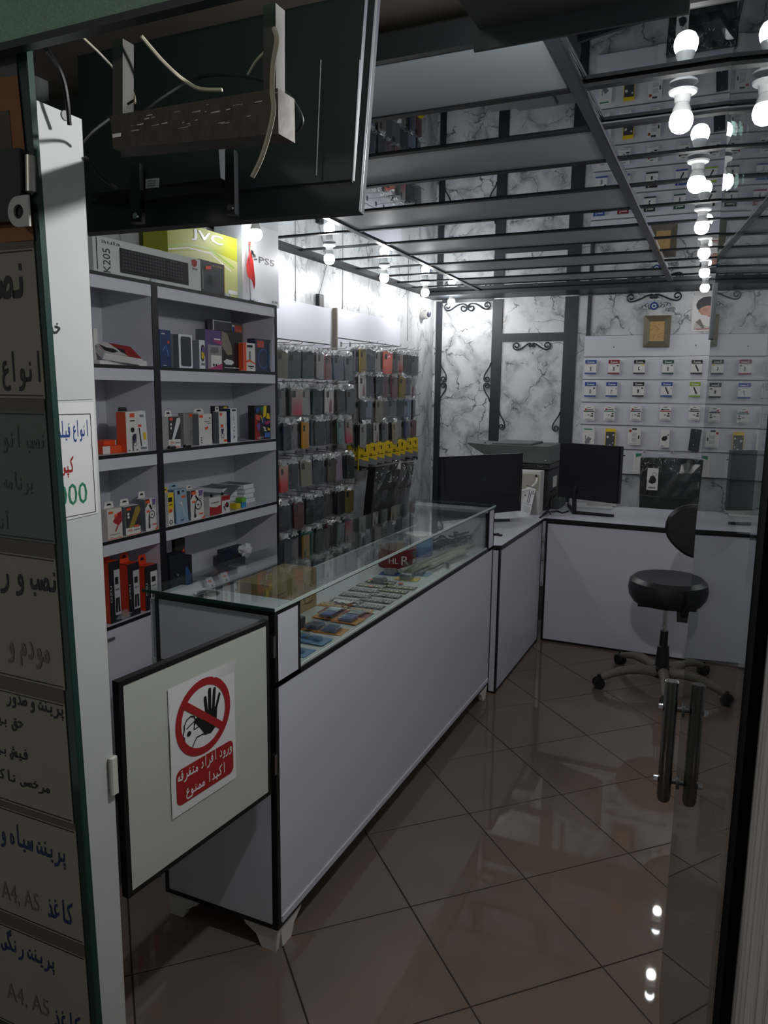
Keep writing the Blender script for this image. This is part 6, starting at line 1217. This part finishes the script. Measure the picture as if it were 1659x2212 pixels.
for px, bar_, lg, cn in ((1272, M_PBLACK, M_PRED, 'black bar, leftmost'), (1316, mat('teal_print', (60, 120, 110), .5), M_PRED, 'teal bar'), (1373, mat('navy_print'), M_PRED, 'navy bar'), (1437, M_PRED, M_PBLACK, 'red bar'), (1500, M_PBLACK, M_PBLACK, 'black bar, rightmost')):
    card(f'white adapter card with {cn}, third row of back slatwall', px, 876, 908, 24, None, [('r', .03, .58, .97, .66, bar_), ('c', .22, .74, .09, lg), ('r', .3, .70, .86, .75, M_PBLACK), ('r', .35, .86, .65, .9, M_PBLACK), ('r', .74, .4, .88, .52, M_PBLACK), ('r', .38, .33, .58, .4, M_PGREY), ('r', .66, .26, .92, .34, M_PBLACK), ('k', [(.15, .08), (.85, .08)], .0012, M_PBLACK)])
card('white card with green top and pale gadget, fourth row of back slatwall', 1271, 923, 962, 26, None, [('r', .1, .86, .8, .93, M_PGREEN), ('p', [(.2, .2), (.5, .5), (.7, .4), (.6, .12), (.3, .08)], M_PGREY), ('k', [(.3, .3), (.25, .55)], .003, M_PGREY), ('r', .66, .32, .74, .38, M_PBLACK)])
card('yellow edged card of dark gadgets, fourth row of back slatwall', 1318, 926, 971, 22, None, [('r', .06, .0, .94, .85, mat('slate_print', (66, 68, 70), .4)), ('c', .25, .6, .12, M_PWHITE), ('c', .8, .7, .08, M_PWHITE), ('c', .5, .2, .09, M_PWHITE), ('c', .78, .32, .07, M_PWHITE)], base=M_PYEL)
card('white charger card with dark hanger, fourth row of back slatwall', 1370, 925, 961, 28, None, [('r', .32, .9, .68, 1.0, M_PBLACK), ('r', .08, .76, .28, .9, M_PRED), ('r', .32, .5, .72, .72, mat('pale_print')), ('r', .32, .2, .72, .42, mat('pale_print')), ('r', .8, .38, .9, .58, M_PBLACK), ('k', [(.2, .08), (.8, .08)], .001, M_PGREY)])
card('tall white card with dark earbud case, fourth row of back slatwall', 1436, 928, 967, 20, None, [('p', [(.15, .5), (.3, .62), (.7, .66), (.8, .5), (.6, .38), (.25, .38)], M_PBLACK), ('k', [(.75, .66), (.9, .74)], .003, M_PBLACK), ('r', .1, .06, .4, .1, M_PGREY)], d=.025)
card('tall charcoal box hanging askew, fourth row of back slatwall', 1499, 927, 974, 23, None, [('p', [(.46, .9), (.54, .9), (.5, .94)], M_PWHITE), ('c', .45, .28, .04, M_PWHITE), ('k', [(.2, .12), (.8, .12)], .0012, M_PGREY)], base=mat('charcoal_carton'), roll=.07, d=.03)
for px, lb in ((1392, 'left'), (1452, 'right')):
    p = ony(px, 976, yp-.03); t_ = thing('price_hook', f'{lb} bare price hook on lowest rail of back slatwall', 'hook', p)
    MB().box((p.x-.012, p.y-.002, p.z-.012), (p.x+.012, p.y, p.z+.012), M_PWHITE).box((p.x-.008, p.y-.0025, p.z+.002), (p.x+.008, p.y-.002, p.z+.006), M_PBLACK).box((p.x-.008, p.y-.0025, p.z-.008), (p.x+.008, p.y-.002, p.z-.003), M_PBLACK).build('price_tag', t_); MB().tube([(p.x, p.y, p.z), (p.x, yp-.013, p.z)], .003, M_STEEL, 6).build('wire', t_)
# framed gold relief
A, B = ony(1391, 684, YB-.05), ony(1447, 749, YB-.05); x0, x1 = ony(1391, 715, YB-.05).x, ony(1448, 715, YB-.05).x
fp = thing('framed_relief', 'small framed gold relief in brown grey frame on back wall', 'picture', ((x0+x1)/2, YB-.03, A.z))
z1, z0 = A.z+.004, B.z
M_FRM = mat('bronze_frame', (98, 92, 76), .4, .3)
YF_ = yp-.0145
pf = MB(); e = .042
for q in ([(x0, z0), (x1, z0), (x1-e, z0+e), (x0+e, z0+e)], [(x1, z0), (x1, z1), (x1-e, z1-e), (x1-e, z0+e)], [(x1, z1), (x0, z1), (x0+e, z1-e), (x1-e, z1-e)], [(x0, z1), (x0, z0), (x0+e, z0+e), (x0+e, z1-e)]):
    pf.hexa([(x, YF_-.036, z) if i in (0, 1) else (x, YF_-.028, z) for i, (x, z) in enumerate(q)] + [(x, YF_-.001, z) for x, z in q], M_FRM)
pf.build('frame', fp)
MB().box((x0+e, YF_-.024, z0+e), (x1-e, YF_-.012, z1-e), mat('gold_ground', (190, 156, 100), .5, .2)).build('ground', fp)
rl = MB(); rr = random.Random(3)
for k in range(60):
    x = rr.uniform(x0+e+.008, x1-e-.008); z = rr.uniform(z0+e+.008, z1-e-.008); a = rr.uniform(0, PI)
    rl.tube([(x+.007*math.cos(a), YF_-.026, z+.007*math.sin(a)), (x, YF_-.029, z), (x-.006*math.cos(a+1), YF_-.026, z-.006*math.sin(a+1))], .002, mat('gold_relief', (226, 192, 130), .4, .3), 4)
tag(rl.build('relief', fp), kind='stuff')
# poster of a turbaned man
x0, x1 = ony(1494, 690, YB-.008).x, ony(1557, 690, YB-.008).x; z1, z0 = ony(1502, 639, YB-.008).z, ony(1495, 716, YB-.008).z
po = thing('poster', 'portrait poster of a white bearded man in black turban', 'poster', ((x0+x1)/2, YB-.005, z0))
pw, ph = x1-x0, z1-z0
MB().box((x0, YB-.006, z0), (x1, YB-.001, z1), mat('poster_ground', (226, 224, 222), .4)).build('sheet', po)
def pp(name, pts, m, k): MB().poly([(x0+u*pw, YB-.0065-.0003*k, z0+v*ph) for u, v in pts], m).build(name, po)
pp('robe', [(.08, .05), (.92, .05), (.85, .2), (.68, .3), (.3, .36), (.12, .22)], mat('robe_print', (196, 190, 184), .5), 1)
pp('robe_edge', [(.14, .26), (.3, .36), (.46, .1), (.4, .08)], mat('robe_shadow', (120, 112, 106), .5), 2)
pp('face', [(.24, .62), (.3, .46), (.42, .36), (.62, .34), (.76, .42), (.84, .56), (.82, .72), (.3, .74)], mat('face_print', (206, 152, 128), .5), 3)
pp('ear', [(.2, .62), (.26, .64), (.28, .54), (.23, .52)], mat('face_print'), 3)
pp('beard', [(.26, .5), (.34, .46), (.5, .44), (.6, .40), (.7, .42), (.82, .5), (.8, .32), (.68, .16), (.55, .12), (.4, .2), (.3, .34)], mat('beard_print', (232, 228, 224), .6), 4)
pp('mouth', [(.56, .425), (.72, .435), (.72, .415), (.58, .405)], mat('lip_print', (150, 84, 76), .5), 5)
pp('nose', [(.66, .62), (.74, .5), (.68, .475), (.62, .49)], mat('nose_print', (188, 128, 106), .5), 5)
for u in (.46, .70):
    MB().add([(x0+(u+.075*rr_*math.cos(2*PI*j/16))*pw, YB-.0083, z0+(.60+.05*rr_*math.sin(2*PI*j/16))*ph) for rr_ in (1, .84) for j in range(16)], [(j, (j+1) % 16, 16+(j+1) % 16, 16+j) for j in range(16)], mat('spectacle_print', (110, 96, 88), .4)).build('spectacles', po)
    pp('eye', [(u-.03, .60), (u, .612), (u+.03, .60), (u, .592)], mat('eye_print', (60, 46, 42), .4), 5)
    pp('eyebrow', [(u-.07, .66), (u+.06, .675), (u+.06, .66), (u-.06, .648)], mat('brow_print', (190, 184, 178), .5), 5)
pp('turban', [(.16, .64), (.12, .74), (.18, .86), (.34, .95), (.56, .97), (.76, .92), (.88, .82), (.86, .70), (.7, .70), (.5, .72), (.3, .66), (.22, .60)], mat('turban_print', (40, 42, 48), .5), 6)
pp('red_stroke', [(.16, .07), (.95, .075), (.95, .055), (.2, .05)], M_PRED, 7)
# evil eye pendant and script sticker
ey = thing('evil_eye_pendant', 'round blue evil eye pendant hanging under the scroll', 'pendant', ony(1413, 661, YB-.02))
c = ony(1413, 661, YB-.016)
for r_, m, d in ((.029, mat('eye_blue', (40, 62, 130), .2), 0), (.017, M_PWHITE, .004), (.011, mat('eye_sky', (90, 150, 200), .2), .006), (.006, M_PBLACK, .008)): MB().tube([c+V((0, .008-d, 0)), c+V((0, -.002-d, 0))], r_, m, 20).build('disc', ey)
MB().tube([c+V((0, 0, .028)), c+V((0, 0, .075))], .0015, M_FRAME, 5).build('cord', ey)
A, B, C2, D2 = (ony(x, y, YB-.0015) for x, y in ((1388, 667), (1450, 663), (1451, 645), (1390, 651)))
cs = thing('script_plaque', 'grey calligraphy strip behind the evil eye pendant', 'plaque', (A+B)/2)
MB().prism([A, B, C2, D2], (0, -.002, 0), mat('silver_plaque', (168, 176, 184), .4)).build('strip', cs)
sk = MB()
for k in range(9):
    u = .06+k*.105; p = A.lerp(B, u)+V((0, -.003, .012+.01*(k % 2)))
    sk.tube([p+V((.016*math.cos(a), 0, .018*math.sin(a)*(.6+.4*((k*7) % 3)/2))) for a in [(.4+k*.7)+j*.5 for j in range(8)]], [.0016+.001*math.sin(j*.45) for j in range(8)], mat('script_ink', (70, 78, 92), .5), 4)
sk.build('script', cs)
# hanging green gadget box and paper behind the right chair
a = ony(1375, 1010, yc)
pkg('green_pack', 'white pack with green corner hanging beside the wrapped chair', 'pack', (ony(1376, 1000, yc).x, yc, ony(1376, 1024, yc).z), .06, .012, .16, M_PWHITE, [('p', [(.3, .8), (1, .9), (1, 1), (.3, 1)], M_PGREEN)], rot=0)
pkg('dark_pack', 'dark green boxed gadget hanging at right of the wrapped chair', 'pack', (ony(1545, 1030, yc).x, yc, ony(1545, 1046, yc).z), .11, .02, .24, mat('dark_green_box', (28, 52, 46), .4), [('o', .5, .5, .3, .05, M_PGREY), ('r', .1, .04, .6, .1, M_PGREEN)], rot=0)
# ================================================================ machines and chairs
ZD = .8185                                    # desk top
M_SCR = mat('dark_monitor_back', (24, 25, 32), .35, noise=.05, nscale=3)
def monitor(name, label, A, B, hgt, thick, lean, logo, ledge):
    """flat monitor seen from behind: lower edge A to B, height hgt; the back shell swells a little towards the viewer"""
    A, B = V(A), V(B); u = (B-A).normalized(); n = V((u.y, -u.x, 0)); up = (V((0, 0, 1))*math.cos(lean)-n*math.sin(lean)*-1).normalized(); w = (B-A).length
    t_ = thing(name, label, 'monitor', ((A+B)/2).to_tuple()[:2]+(ZD,))
    MB().hexa([A+u*a+up*b+n*d for b, c in ((0, 0), (hgt, 0)) for a, d in ((0, 0), (w, 0), (w, -thick), (0, -thick))], M_SCR).build('panel', t_)
    e = .03; q0 = [A+u*a+up*b+n*.0005 for a, b in ((e*.3, e*.3), (w-e*.3, e*.3), (w-e*.3, hgt-e*.3), (e*.3, hgt-e*.3))]
    q1 = [A+u*a+up*b+n*.012 for a, b in ((w*.04, ledge[0]*hgt), (w*.96, ledge[0]*hgt), (w*.975, hgt*.985), (w*.025, hgt*.985))]
    MB().add(q0+q1, [(4, 5, 6, 7), (0, 1, 5, 4), (1, 2, 6, 5), (2, 3, 7, 6), (3, 0, 4, 7)], M_SCR).build('back_shell', t_)
    if logo: MB().flat(text_mesh(logo[0]), A+u*w*logo[1]+up*hgt*logo[2]+n*.0128, u, up, mat('dim_logo', (70, 72, 80), .4), 'c', (w*logo[3], hgt*logo[4])).build('logo', t_)
    return t_, u, n, up, w
A = ony(950, 1120, 4.20); TL = ony(953, 987, 4.20); B = onz(1125, 1103, A.z)
mt, u, n, up, w = monitor('computer_monitor', 'large black monitor on side desk seen from behind, beside printer', A, B, (TL-A).length, .03, .0, ('hp', .5, .58, .045, .05), (.30,))
c = (A+B)/2-n*.02
MB().tube([c+up*.05+n*.018, V((c.x, c.y, ZD+.012))+n*.03], .014, M_BLACKP, 10).build('stand_stem', mt)
for s_ in (-1, 1): MB().tube([V((c.x, c.y, ZD+.008))+n*.03, V((c.x, c.y, ZD+.008))+u*s_*.16+n*.10], [.010, .007], M_BLACKP, 8).build('stand_leg', mt)
p = onz(1068, 1156, ZD); kb_ = MB().bbox((-.006, -.04, 0), (.006, .04, .008), M_BLACKP, .002).bbox((-.006, -.006, 0), (.05, .008, .010), M_BLACKP, .002)
one(kb_, 'phone_stand', 'small black folding phone stand lying at near end of side desk', 'phone stand', (p.x, p.y, ZD+.0005), -.3)
A0 = ony(1205, 1073, 5.0); T0 = ony(1212, 956, 5.0); B0_ = onz(1335, 1089, A0.z); Tz = ony(1345, 970, B0_.y).z
mt2, u, n, up, w = monitor('computer_monitor', 'black monitor on long desk seen from behind, on slanted stand', A0, B0_, T0.z-A0.z, .03, .0, ('acer', .42, .20, .10, .03), (.40,))
f0 = onz(1240, 1110, ZD); f1 = onz(1326, 1117, ZD); f2 = onz(1226, 1092, ZD)
MB().tube([V((f0.x, f0.y, ZD+.008)), A0.lerp(B0_, .30)+n*.012+up*.05, A0.lerp(B0_, .32)+n*.006+up*.09], [.016, .014, .010], M_BLACKP, 8).build('stand_stem', mt2)
MB().tube([V((f2.x, f2.y+.03, ZD+.009)), V((f0.x, f0.y, ZD+.009)), V((f1.x, f1.y, ZD+.009))], [.010, .013, .009], M_BLACKP, 8).build('stand_leg', mt2)
MB().tube([B0_+up*.30-n*.03, B0_+up*.30-n*.04+u*.006], .004, M_BLACKP, 6).build('side_button', mt2)
# copier on the corner desk
M_COP = mat('copier_grey', (86, 88, 88), .5, noise=.04); M_COPD = mat('copier_dark', (38, 40, 42), .45)
FR = onz(1183, 1104, ZD); cxr = FR.x; cyf = max(FR.y, 4.98)
k_ = lambda px, py, Y=None: ony(px, py, cyf if Y is None else Y)
zt = k_(1183, 972).z; zm = k_(1183, 1008).z; zl = k_(1183, 1013).z; xl = k_(1062, 1000).x; cw = cxr-xl; cd = .46
cp = thing('copier', 'grey office copier with document lid on corner of desks behind monitor', 'copier', ((xl+cxr)/2, cyf+cd/2, ZD))
MB().bbox((xl, cyf+.01, ZD+.001), (cxr-.012, cyf+cd, zl-.01), M_COPD, .01).build('body', cp)
MB().bbox((xl-.004, cyf, zl-.004), (cxr, cyf+cd, zm+.012), M_COPD, .008).build('scanner_bed', cp)
MB().hexa([(x, y, z) for z, g in ((zm+.018, 0), (zt+.02, .012)) for x, y in ((xl-.02, cyf+.012), (cxr-g, cyf+.004+g), (cxr-g, cyf+cd-g), (xl-.02, cyf+cd-g))], M_COP).build('lid', cp)
MB().bbox((xl-.02, cyf+.06, zt+.02), (cxr-.14, cyf+cd-.06, zt+.034), M_COP, .006).build('feeder_cover', cp)
tl0 = k_(1016, 955, cyf+.12)
MB().hexa([(xl+.01, cyf+.02, zm+.02), (xl+.01, cyf+cd-.05, zm+.02), (tl0.x, cyf+cd-.08, tl0.z-.01), (tl0.x, cyf+.06, tl0.z-.01), (xl+.01, cyf+.02, zt+.015), (xl+.01, cyf+cd-.05, zt+.015), (tl0.x, cyf+cd-.08, tl0.z), (tl0.x, cyf+.06, tl0.z)], M_COP).build('paper_tray', cp)
for x in (tl0.x+.11, tl0.x+.19): MB().hexa([(x-.006, cyf+.10, zt+.016), (x+.008, cyf+.10, zt+.016), (x+.008, cyf+.13, zt+.016), (x-.006, cyf+.13, zt+.016), (x-.001, cyf+.112, zt+.03), (x+.002, cyf+.112, zt+.03), (x+.002, cyf+.118, zt+.03), (x-.001, cyf+.118, zt+.03)], M_COPD).build('paper_guide', cp)
MB().bbox((xl-.09, cyf+.03, zm-.012), (xl, cyf+.2, zm+.006), M_COPD, .004).build('side_flap', cp)
c = k_(1170, 994); MB().tube([(cxr-.03, cyf-.002, c.z), (cxr-.03, cyf+.002, c.z)], .005, M_PWHITE, 10).build('ready_lamp', cp)
hz = k_(1158, 1006).z
MB().tube([(cxr-.08, cyf-.001, hz+.006), (cxr-.078, cyf-.006, hz-.004), (cxr-.05, cyf-.006, hz-.004), (cxr-.048, cyf-.001, hz+.006)], .003, M_STEEL, 6).build('catch', cp)
MB().box((cxr-.013, cyf+.18, ZD+.14), (cxr-.009, cyf+.30, ZD+.215), M_PWHITE).build('side_label', cp)
MB().bbox((cxr-.012, cyf+.12, ZD+.004), (cxr+.05, cyf+.36, ZD+.07), M_COP, .006).build('paper_cassette', cp)
# white telephone exchange box, calendar, papers and loose cables on the desk
a = onz(1125, 1106, ZD); b_ = onz(1168, 1106, ZD); bz = ony(1146, 1016, b_.y).z
xb = thing('network_cabinet', 'white wall box with beige cover and curled white lead behind calendar', 'network box', ((a.x+b_.x)/2, b_.y, ZD))
yq = cyf-.104
MB().bbox((a.x-.03, yq, ZD+.001), (b_.x, yq+.10, bz), M_PWHITE, .003).build('case', xb)
MB().box((a.x-.02, yq-.003, bz-.13), (b_.x-.012, yq-.0005, bz-.02), mat('beige_cover', (178, 174, 160), .5)).build('cover', xb)
MB().tube([(b_.x-.03, yq-.012, bz-.03), (b_.x-.03, yq-.002, bz-.03)], .007, M_PBLACK, 12).build('socket', xb)
MB().tube([V((b_.x-.022, yq-.006, bz-.045)), V((b_.x-.024, yq-.03, bz-.075)), V((b_.x-.06, yq-.045, bz-.115)), V((b_.x-.11, yq-.045, bz-.13)), V((b_.x-.17, yq-.04, bz-.135))], .0085, M_PWHITE, 8).build('lead', xb, True)
q0, q1, q2 = onz(1122, 1105, ZD), onz(1144, 1113, ZD), onz(1166, 1107, ZD)
T_ = ony(1140, 1050, (q0.y+q1.y)/2+.05)
cal = thing('desk_calendar', 'white tent desk calendar with two pens pictured beside monitor', 'calendar', (q1.x, q1.y, ZD))
ux = (q1-q0).normalized(); uw_ = .135; ny = V((-ux.y, ux.x, 0)); zt_ = T_.z-ZD; o_ = q1-ux*uw_; o_.z = ZD+.001
def cpt(s_, v, d=0): return o_+ux*(s_*uw_)+ny*(.036*v)+V((0, 0, zt_*v))-ny*d
MB().prism([cpt(0, 0), cpt(1, 0), cpt(1, 1), cpt(0, 1)], ny*.0015, M_PAPER).build('front_leaf', cal)
MB().prism([cpt(0, 0)+ny*.058, cpt(1, 0)+ny*.058, cpt(1, 1)+ny*.002, cpt(0, 1)+ny*.002], ny*.0015, M_PWHITE).build('back_leaf', cal)
MB().tube([cpt(0, 1), cpt(1, 1)], .004, mat('spiral_wire', (150, 150, 152), .3, .6), 6).build('spiral', cal)
pr_ = MB()
def cpoly(pts, m): pr_.poly([cpt(a_, b2, .0012) for a_, b2 in pts], m)
for x in (.42, .60): cpoly([(x, .40), (x+.05, .40), (x+.09, .82), (x+.07, .90), (x+.03, .82)], M_PBLACK)
cpoly([(.80, .76), (.95, .76), (.95, .79), (.80, .79)], M_PBLACK); cpoly([(.80, .82), (.88, .82), (.86, .90), (.82, .90)], M_PBLACK); cpoly([(.05, .62), (.2, .62), (.2, .66), (.05, .66)], M_PBLACK); cpoly([(.1, .36), (.95, .36), (.95, .345), (.1, .345)], M_PGREY)
for r_ in range(4):
    for c_ in range(6): cpoly([(.12+c_*.14, .06+r_*.06), (.19+c_*.14, .06+r_*.06), (.19+c_*.14, .085+r_*.06), (.12+c_*.14, .085+r_*.06)], M_PGREY)
pr_.build('print', cal)
pz = onz(1285, 1092, ZD); one(MB().bbox((-.16, -.10, 0), (.13, .10, .004), M_PAPER, .0008).bbox((-.05, .02, .005), (.15, .10, .05), M_PWHITE, .002), 'paper_stack', 'white papers and flat box lying behind the slanted stand monitor', 'papers', (pz.x+.0, 5.45, ZD+.0005), .1)
def dcable(label, pts, r=.0035): 
    P_ = [onz(x, y, ZD+.004+h) for x, y, h in pts]; tag(MB().tube(P_, r, M_WIREB, 6).build('cable', None, True), label, 'cable')
dcable('black cable arching from desk corner up to slanted stand monitor', [(1172, 1112, 0), (1186, 1100, .01), (1196, 1092, .05), (1192, 1075, .1), (1204, 1062, .14)])
dcable('black cable bundle curling over the desk corner left of monitor stand', [(1166, 1118, 0), (1184, 1106, .012), (1204, 1104, .004), (1214, 1108, 0), (1228, 1104, 0)], .005)
dcable('thin black lead looping from copier side to desk corner', [(1190, 1112, 0), (1180, 1094, .06), (1190, 1062, .12), (1200, 1056, .15)], .0028)
a = onz(1590, 1135, ZD)
# high backed chairs wrapped in film
M_LEA = mat('black_leatherette', (20, 21, 24), .38, noise=.15, nscale=30, bump=.15)
def wrapped_chair(label, C0, yaw, zb, zt2, w, seat_z, tagcard):
    t_ = thing('office_chair', label, 'chair', (C0[0], C0[1], 0), yaw)
    b = MB()
    def back(s_, off):
        return lambda u, v: ((u-.5)*w*(1-.10*(1-v)**2)*s_[0], off+.05*(2*u-1)**2-.10*v*v*.6+.02, zb+(zt2-zb)*v+(.012*math.cos(PI*(u-.5)) if v > .9 else 0))
    front = back((1,), .0); rear = back((1,), .055)
    b.grid(10, 12, front, M_LEA); b.grid(10, 12, rear, M_LEA)
    for e in range(12):
        for u in (0, 1): b.poly([front(u, e/12), front(u, (e+1)/12), rear(u, (e+1)/12), rear(u, e/12)], M_LEA)
    for e in range(10): b.poly([front(e/10, 1), front((e+1)/10, 1), rear((e+1)/10, 1), rear(e/10, 1)], M_LEA)
    b.build('backrest', t_, True, world=False)
    for k in range(4):
        z = zb+(zt2-zb)*(.18+.2*k); MB().tube([(x*w*.46, -.004+.05*(2*x*.46)**2-.06*((z-zb)/(zt2-zb))**2+.018, z) for x in (-1, -.5, 0, .5, 1)], .004, M_LEA, 6).build('seam', t_, world=False)
    rr = random.Random(int(C0[1]*100)); J = {}
    def film(u, v):
        j = J.setdefault((round(u*14), round(v*12)), (rr.uniform(-.012, .012), rr.uniform(-.012, .012), rr.uniform(-.01, .01))); k = 1.3 if v > .72 else .5
        p = front(u, v); return (p[0]*1.05+j[0]*k, p[1]-.016+j[1]*k, p[2]+(.02*v)+j[2]*k)
    MB().grid(14, 12, film, G_FILM).build('plastic_film', t_, world=False)
    fm = MB()
    for k in range(46):
        u = rr.uniform(.02, .98); v = rr.uniform(.80, 1.0)**.8; p = V(film(u, v)); q = p+V((rr.uniform(-.02, .02), -.003, rr.uniform(-.03, .012)))
        fm.tube([p, (p+q)/2+V((0, -.006, 0)), q], [.0006, .0022, .0006], mat('film_crease', (200, 203, 206), .15), 4)
    tag(fm.build('film_creases', t_, world=False), kind='stuff')
    MB().bbox((-w*.5, -.46, seat_z-.09), (w*.5, .06, seat_z), M_LEA, .03).build('seat', t_, True, world=False)
    MB().lathe([(.026, .10), (.026, seat_z-.09)], (0, -.2, 0), M_BLACKP, 14).build('column', t_, world=False)
    for k in range(5):
        a_ = k*2*PI/5+.3; MB().tube([(0, -.2, .12), (.27*math.cos(a_), -.2+.27*math.sin(a_), .065)], [.026, .016], M_BLACKP, 8).build('base_leg', t_, world=False)
        MB().tube([(.28*math.cos(a_)-.018*math.sin(a_), -.2+.28*math.sin(a_)+.018*math.cos(a_), .0275), (.28*math.cos(a_)+.018*math.sin(a_), -.2+.28*math.sin(a_)-.018*math.cos(a_), .0275)], .027, M_RUBBER, 12).build('castor', t_, world=False)
    for s_ in (-1, 1): MB().tube([(s_*w*.47, .02, seat_z), (s_*w*.53, -.01, seat_z+.2), (s_*w*.53, -.28, seat_z+.2), (s_*w*.5, -.34, seat_z-.04)], .018, M_BLACKP, 8).build('armrest', t_, True, world=False)
    return t_, front
x0, x1 = ony(1382, 1040, 5.93).x, ony(1526, 1040, 5.93).x
ch, fr_ = wrapped_chair('black high backed chair in clear plastic with hanging card, behind long desk', ((x0+x1)/2, 5.92), 0, .46, ony(1450, 992, 5.93).z, (x1-x0)*1.02, .44, True)
p, q = ony(1396, 1058, 5.80), ony(1423, 1012, 5.80)
hc = MB(); hc.box((p.x, 5.80, p.z), (q.x, 5.802, q.z), M_PWHITE)
decals_o = ((p.x+q.x)/2, p.z); D_ = MB(); decals(D_, q.x-p.x, q.z-p.z, [('p', [(.15, .35), (.3, .62), (.6, .68), (.85, .5), (.8, .35), (.5, .28)], M_PBLACK), ('o', .65, .72, .2, .05, M_PGREY), ('r', .15, .08, .8, .14, M_PGREY)])
t_ = one(hc, 'hanging_card', 'white swing card with chair picture hanging on plastic wrapped chair', 'card', (0, 0, 0)); D_.M = Matrix()
pr2 = D_.build('print', None); pr2.parent = t_; pr2.location = (decals_o[0], 5.80, decals_o[1]); t_.rotation_euler = (0, 0, 0)
ch2, _ = wrapped_chair('black chair back in clear plastic behind the glass counter', (ony(857, 1060, 4.42).x, 4.42), math.radians(80), .46, 1.15, .44, .44, False)

# ================================================================ stool in front of the long desk
st = thing('stool', 'black round swivel stool with wrapped five leg base', 'stool', (-.24, 4.29, 0))
sx, sy = -.235, 4.27; zs_ = ony(1443, 1247, sy).z; zb_ = ony(1443, 1300, sy).z; R_ = (ony(1534, 1268, sy)-ony(1352, 1268, sy)).length/2
hs = zs_-zb_
MB().lathe([(.0, zb_), (R_*.86, zb_), (R_*.97, zb_+hs*.25), (R_, zb_+hs*.55), (R_*.97, zb_+hs*.85), (R_*.86, zs_), (R_*.5, zs_-.004), (0, zs_-.01)], (sx, sy, 0), M_LEA, 40).build('seat', st, True)
zt3, zm2 = ony(1430, 1345, sy).z, ony(1430, 1362, sy).z; zh = ony(1425, 1440, sy).z
MB().lathe([(.013, zm2-.02), (.013, zb_-.002)], (sx-.01, sy, 0), M_CHROME, 16).build('gas_column', st, True)
MB().lathe([(.034, zh-.01), (.036, zh+.03), (.03, zh+.12), (.022, zh+.125), (.021, zm2+.0), (.0, zm2)], (sx-.01, sy, 0), M_BLACKP, 18).build('column_cover', st, True)
MB().lathe([(.05, .075), (.052, zh), (.03, zh+.012), (0, zh+.012)], (sx-.01, sy, 0), M_BLACKP, 18).build('hub', st, True)
M_WRAP = mat('kraft_wrap', (104, 98, 90), .6, noise=.25, nscale=60, bump=.5)
for k, (wx, wy) in enumerate(((-.558, 4.128), (-.202, 3.985), (.098, 4.178), (-.03, 4.56), (-.50, 4.57))):
    rr = random.Random(k); d = V((wx-sx, wy-sy, 0)); h0, h1 = zh-.035, .085
    pts = [V((sx, sy, 0))+d*t_+V((0, 0, h0*(1-t_)+h1*t_+.03*math.sin(PI*t_)+(-.03*t_*t_))) for t_ in [.1+.86*i/14 for i in range(15)]]
    MB().tube(pts, [(.030-.011*i/14)*rr.uniform(.9, 1.12) for i in range(15)], M_WRAP, 10).build('leg', st, True)
    tdir = V((-d.y, d.x, 0)).normalized(); c = V((wx, wy, .031))
    for s_ in (-1, 1): MB().tube([c+tdir*(s_*.006), c+tdir*(s_*.024)], .030, M_RUBBER, 16).build('castor_wheel', st, True)
    MB().tube([c+V((0, 0, .01)), c+V((0, 0, .05))], .009, M_CHROME if k == 1 else M_BLACKP, 8).build('castor_stem', st)
MB().tube([(sx-.03, sy-.05, zb_-.006), (sx-.10, sy-.07, zb_-.02), (sx-.15, sy-.08, zb_-.014)], [.005, .006, .010], M_BLACKP, 8).build('height_lever', st, True)
bx, by = ony(1475, 1320, 4.12).x, 4.12
MB().hexa([(bx-.026, by, ony(1475, 1345, by).z), (bx+.026, by, ony(1475, 1345, by).z), (bx+.026, by+.03, ony(1475, 1345, by).z), (bx-.026, by+.03, ony(1475, 1345, by).z)] + [(bx-.03, by, zb_+.005), (bx+.03, by, zb_+.005), (bx+.03, by+.03, zb_+.005), (bx-.03, by+.03, zb_+.005)], M_BLACKP).build('bracket_sleeve', st)
bt, bb_ = ony(1500, 1094, 3.98), ony(1500, 1202, 3.98)
c0 = ony(1512, 1150, 3.98); hw = c0.x-ony(1436, 1140, 3.98).x; hh = (bt.z-bb_.z)/2+.01; cz = (bt.z+bb_.z)/2
bk = MB(); prof = []
for j in range(28):
    a_ = 2*PI*j/28; x = math.cos(a_); z = math.sin(a_)
    kx = (1-.42*max(0, -z)**1.3)
    prof.append((c0.x+hw*(abs(x)**.75)*(1 if x > 0 else -1)*kx, cz+hh*(abs(z)**.85)*(1 if z > 0 else -1)))
n_ = len(prof); cx_ = c0.x
vs = []
for sc2, yy in ((.9, 3.965), (1, 3.98), (1, 4.0), (.92, 4.022)): vs += [(cx_+(x-cx_)*sc2, yy+.10*((x-cx_))**2*-1, cz+(z-cz)*sc2) for x, z in prof]
fs = [tuple(range(n_-1, -1, -1)), tuple(range(3*n_, 4*n_))] + [(i*n_+j, i*n_+(j+1) % n_, (i+1)*n_+(j+1) % n_, (i+1)*n_+j) for i in range(3) for j in range(n_)]
bk.add(vs, fs, M_LEA).build('backrest', st, True)
MB().tube([(bx, by+.012, zb_-.03), (bx+.02, by-.06, zb_+.02), (c0.x, 4.03, zb_+.12), (c0.x, 4.03, cz)], .014, M_BLACKP, 8).build('backrest_bar', st, True)
kbx = onz(1240, 1126, ZD)
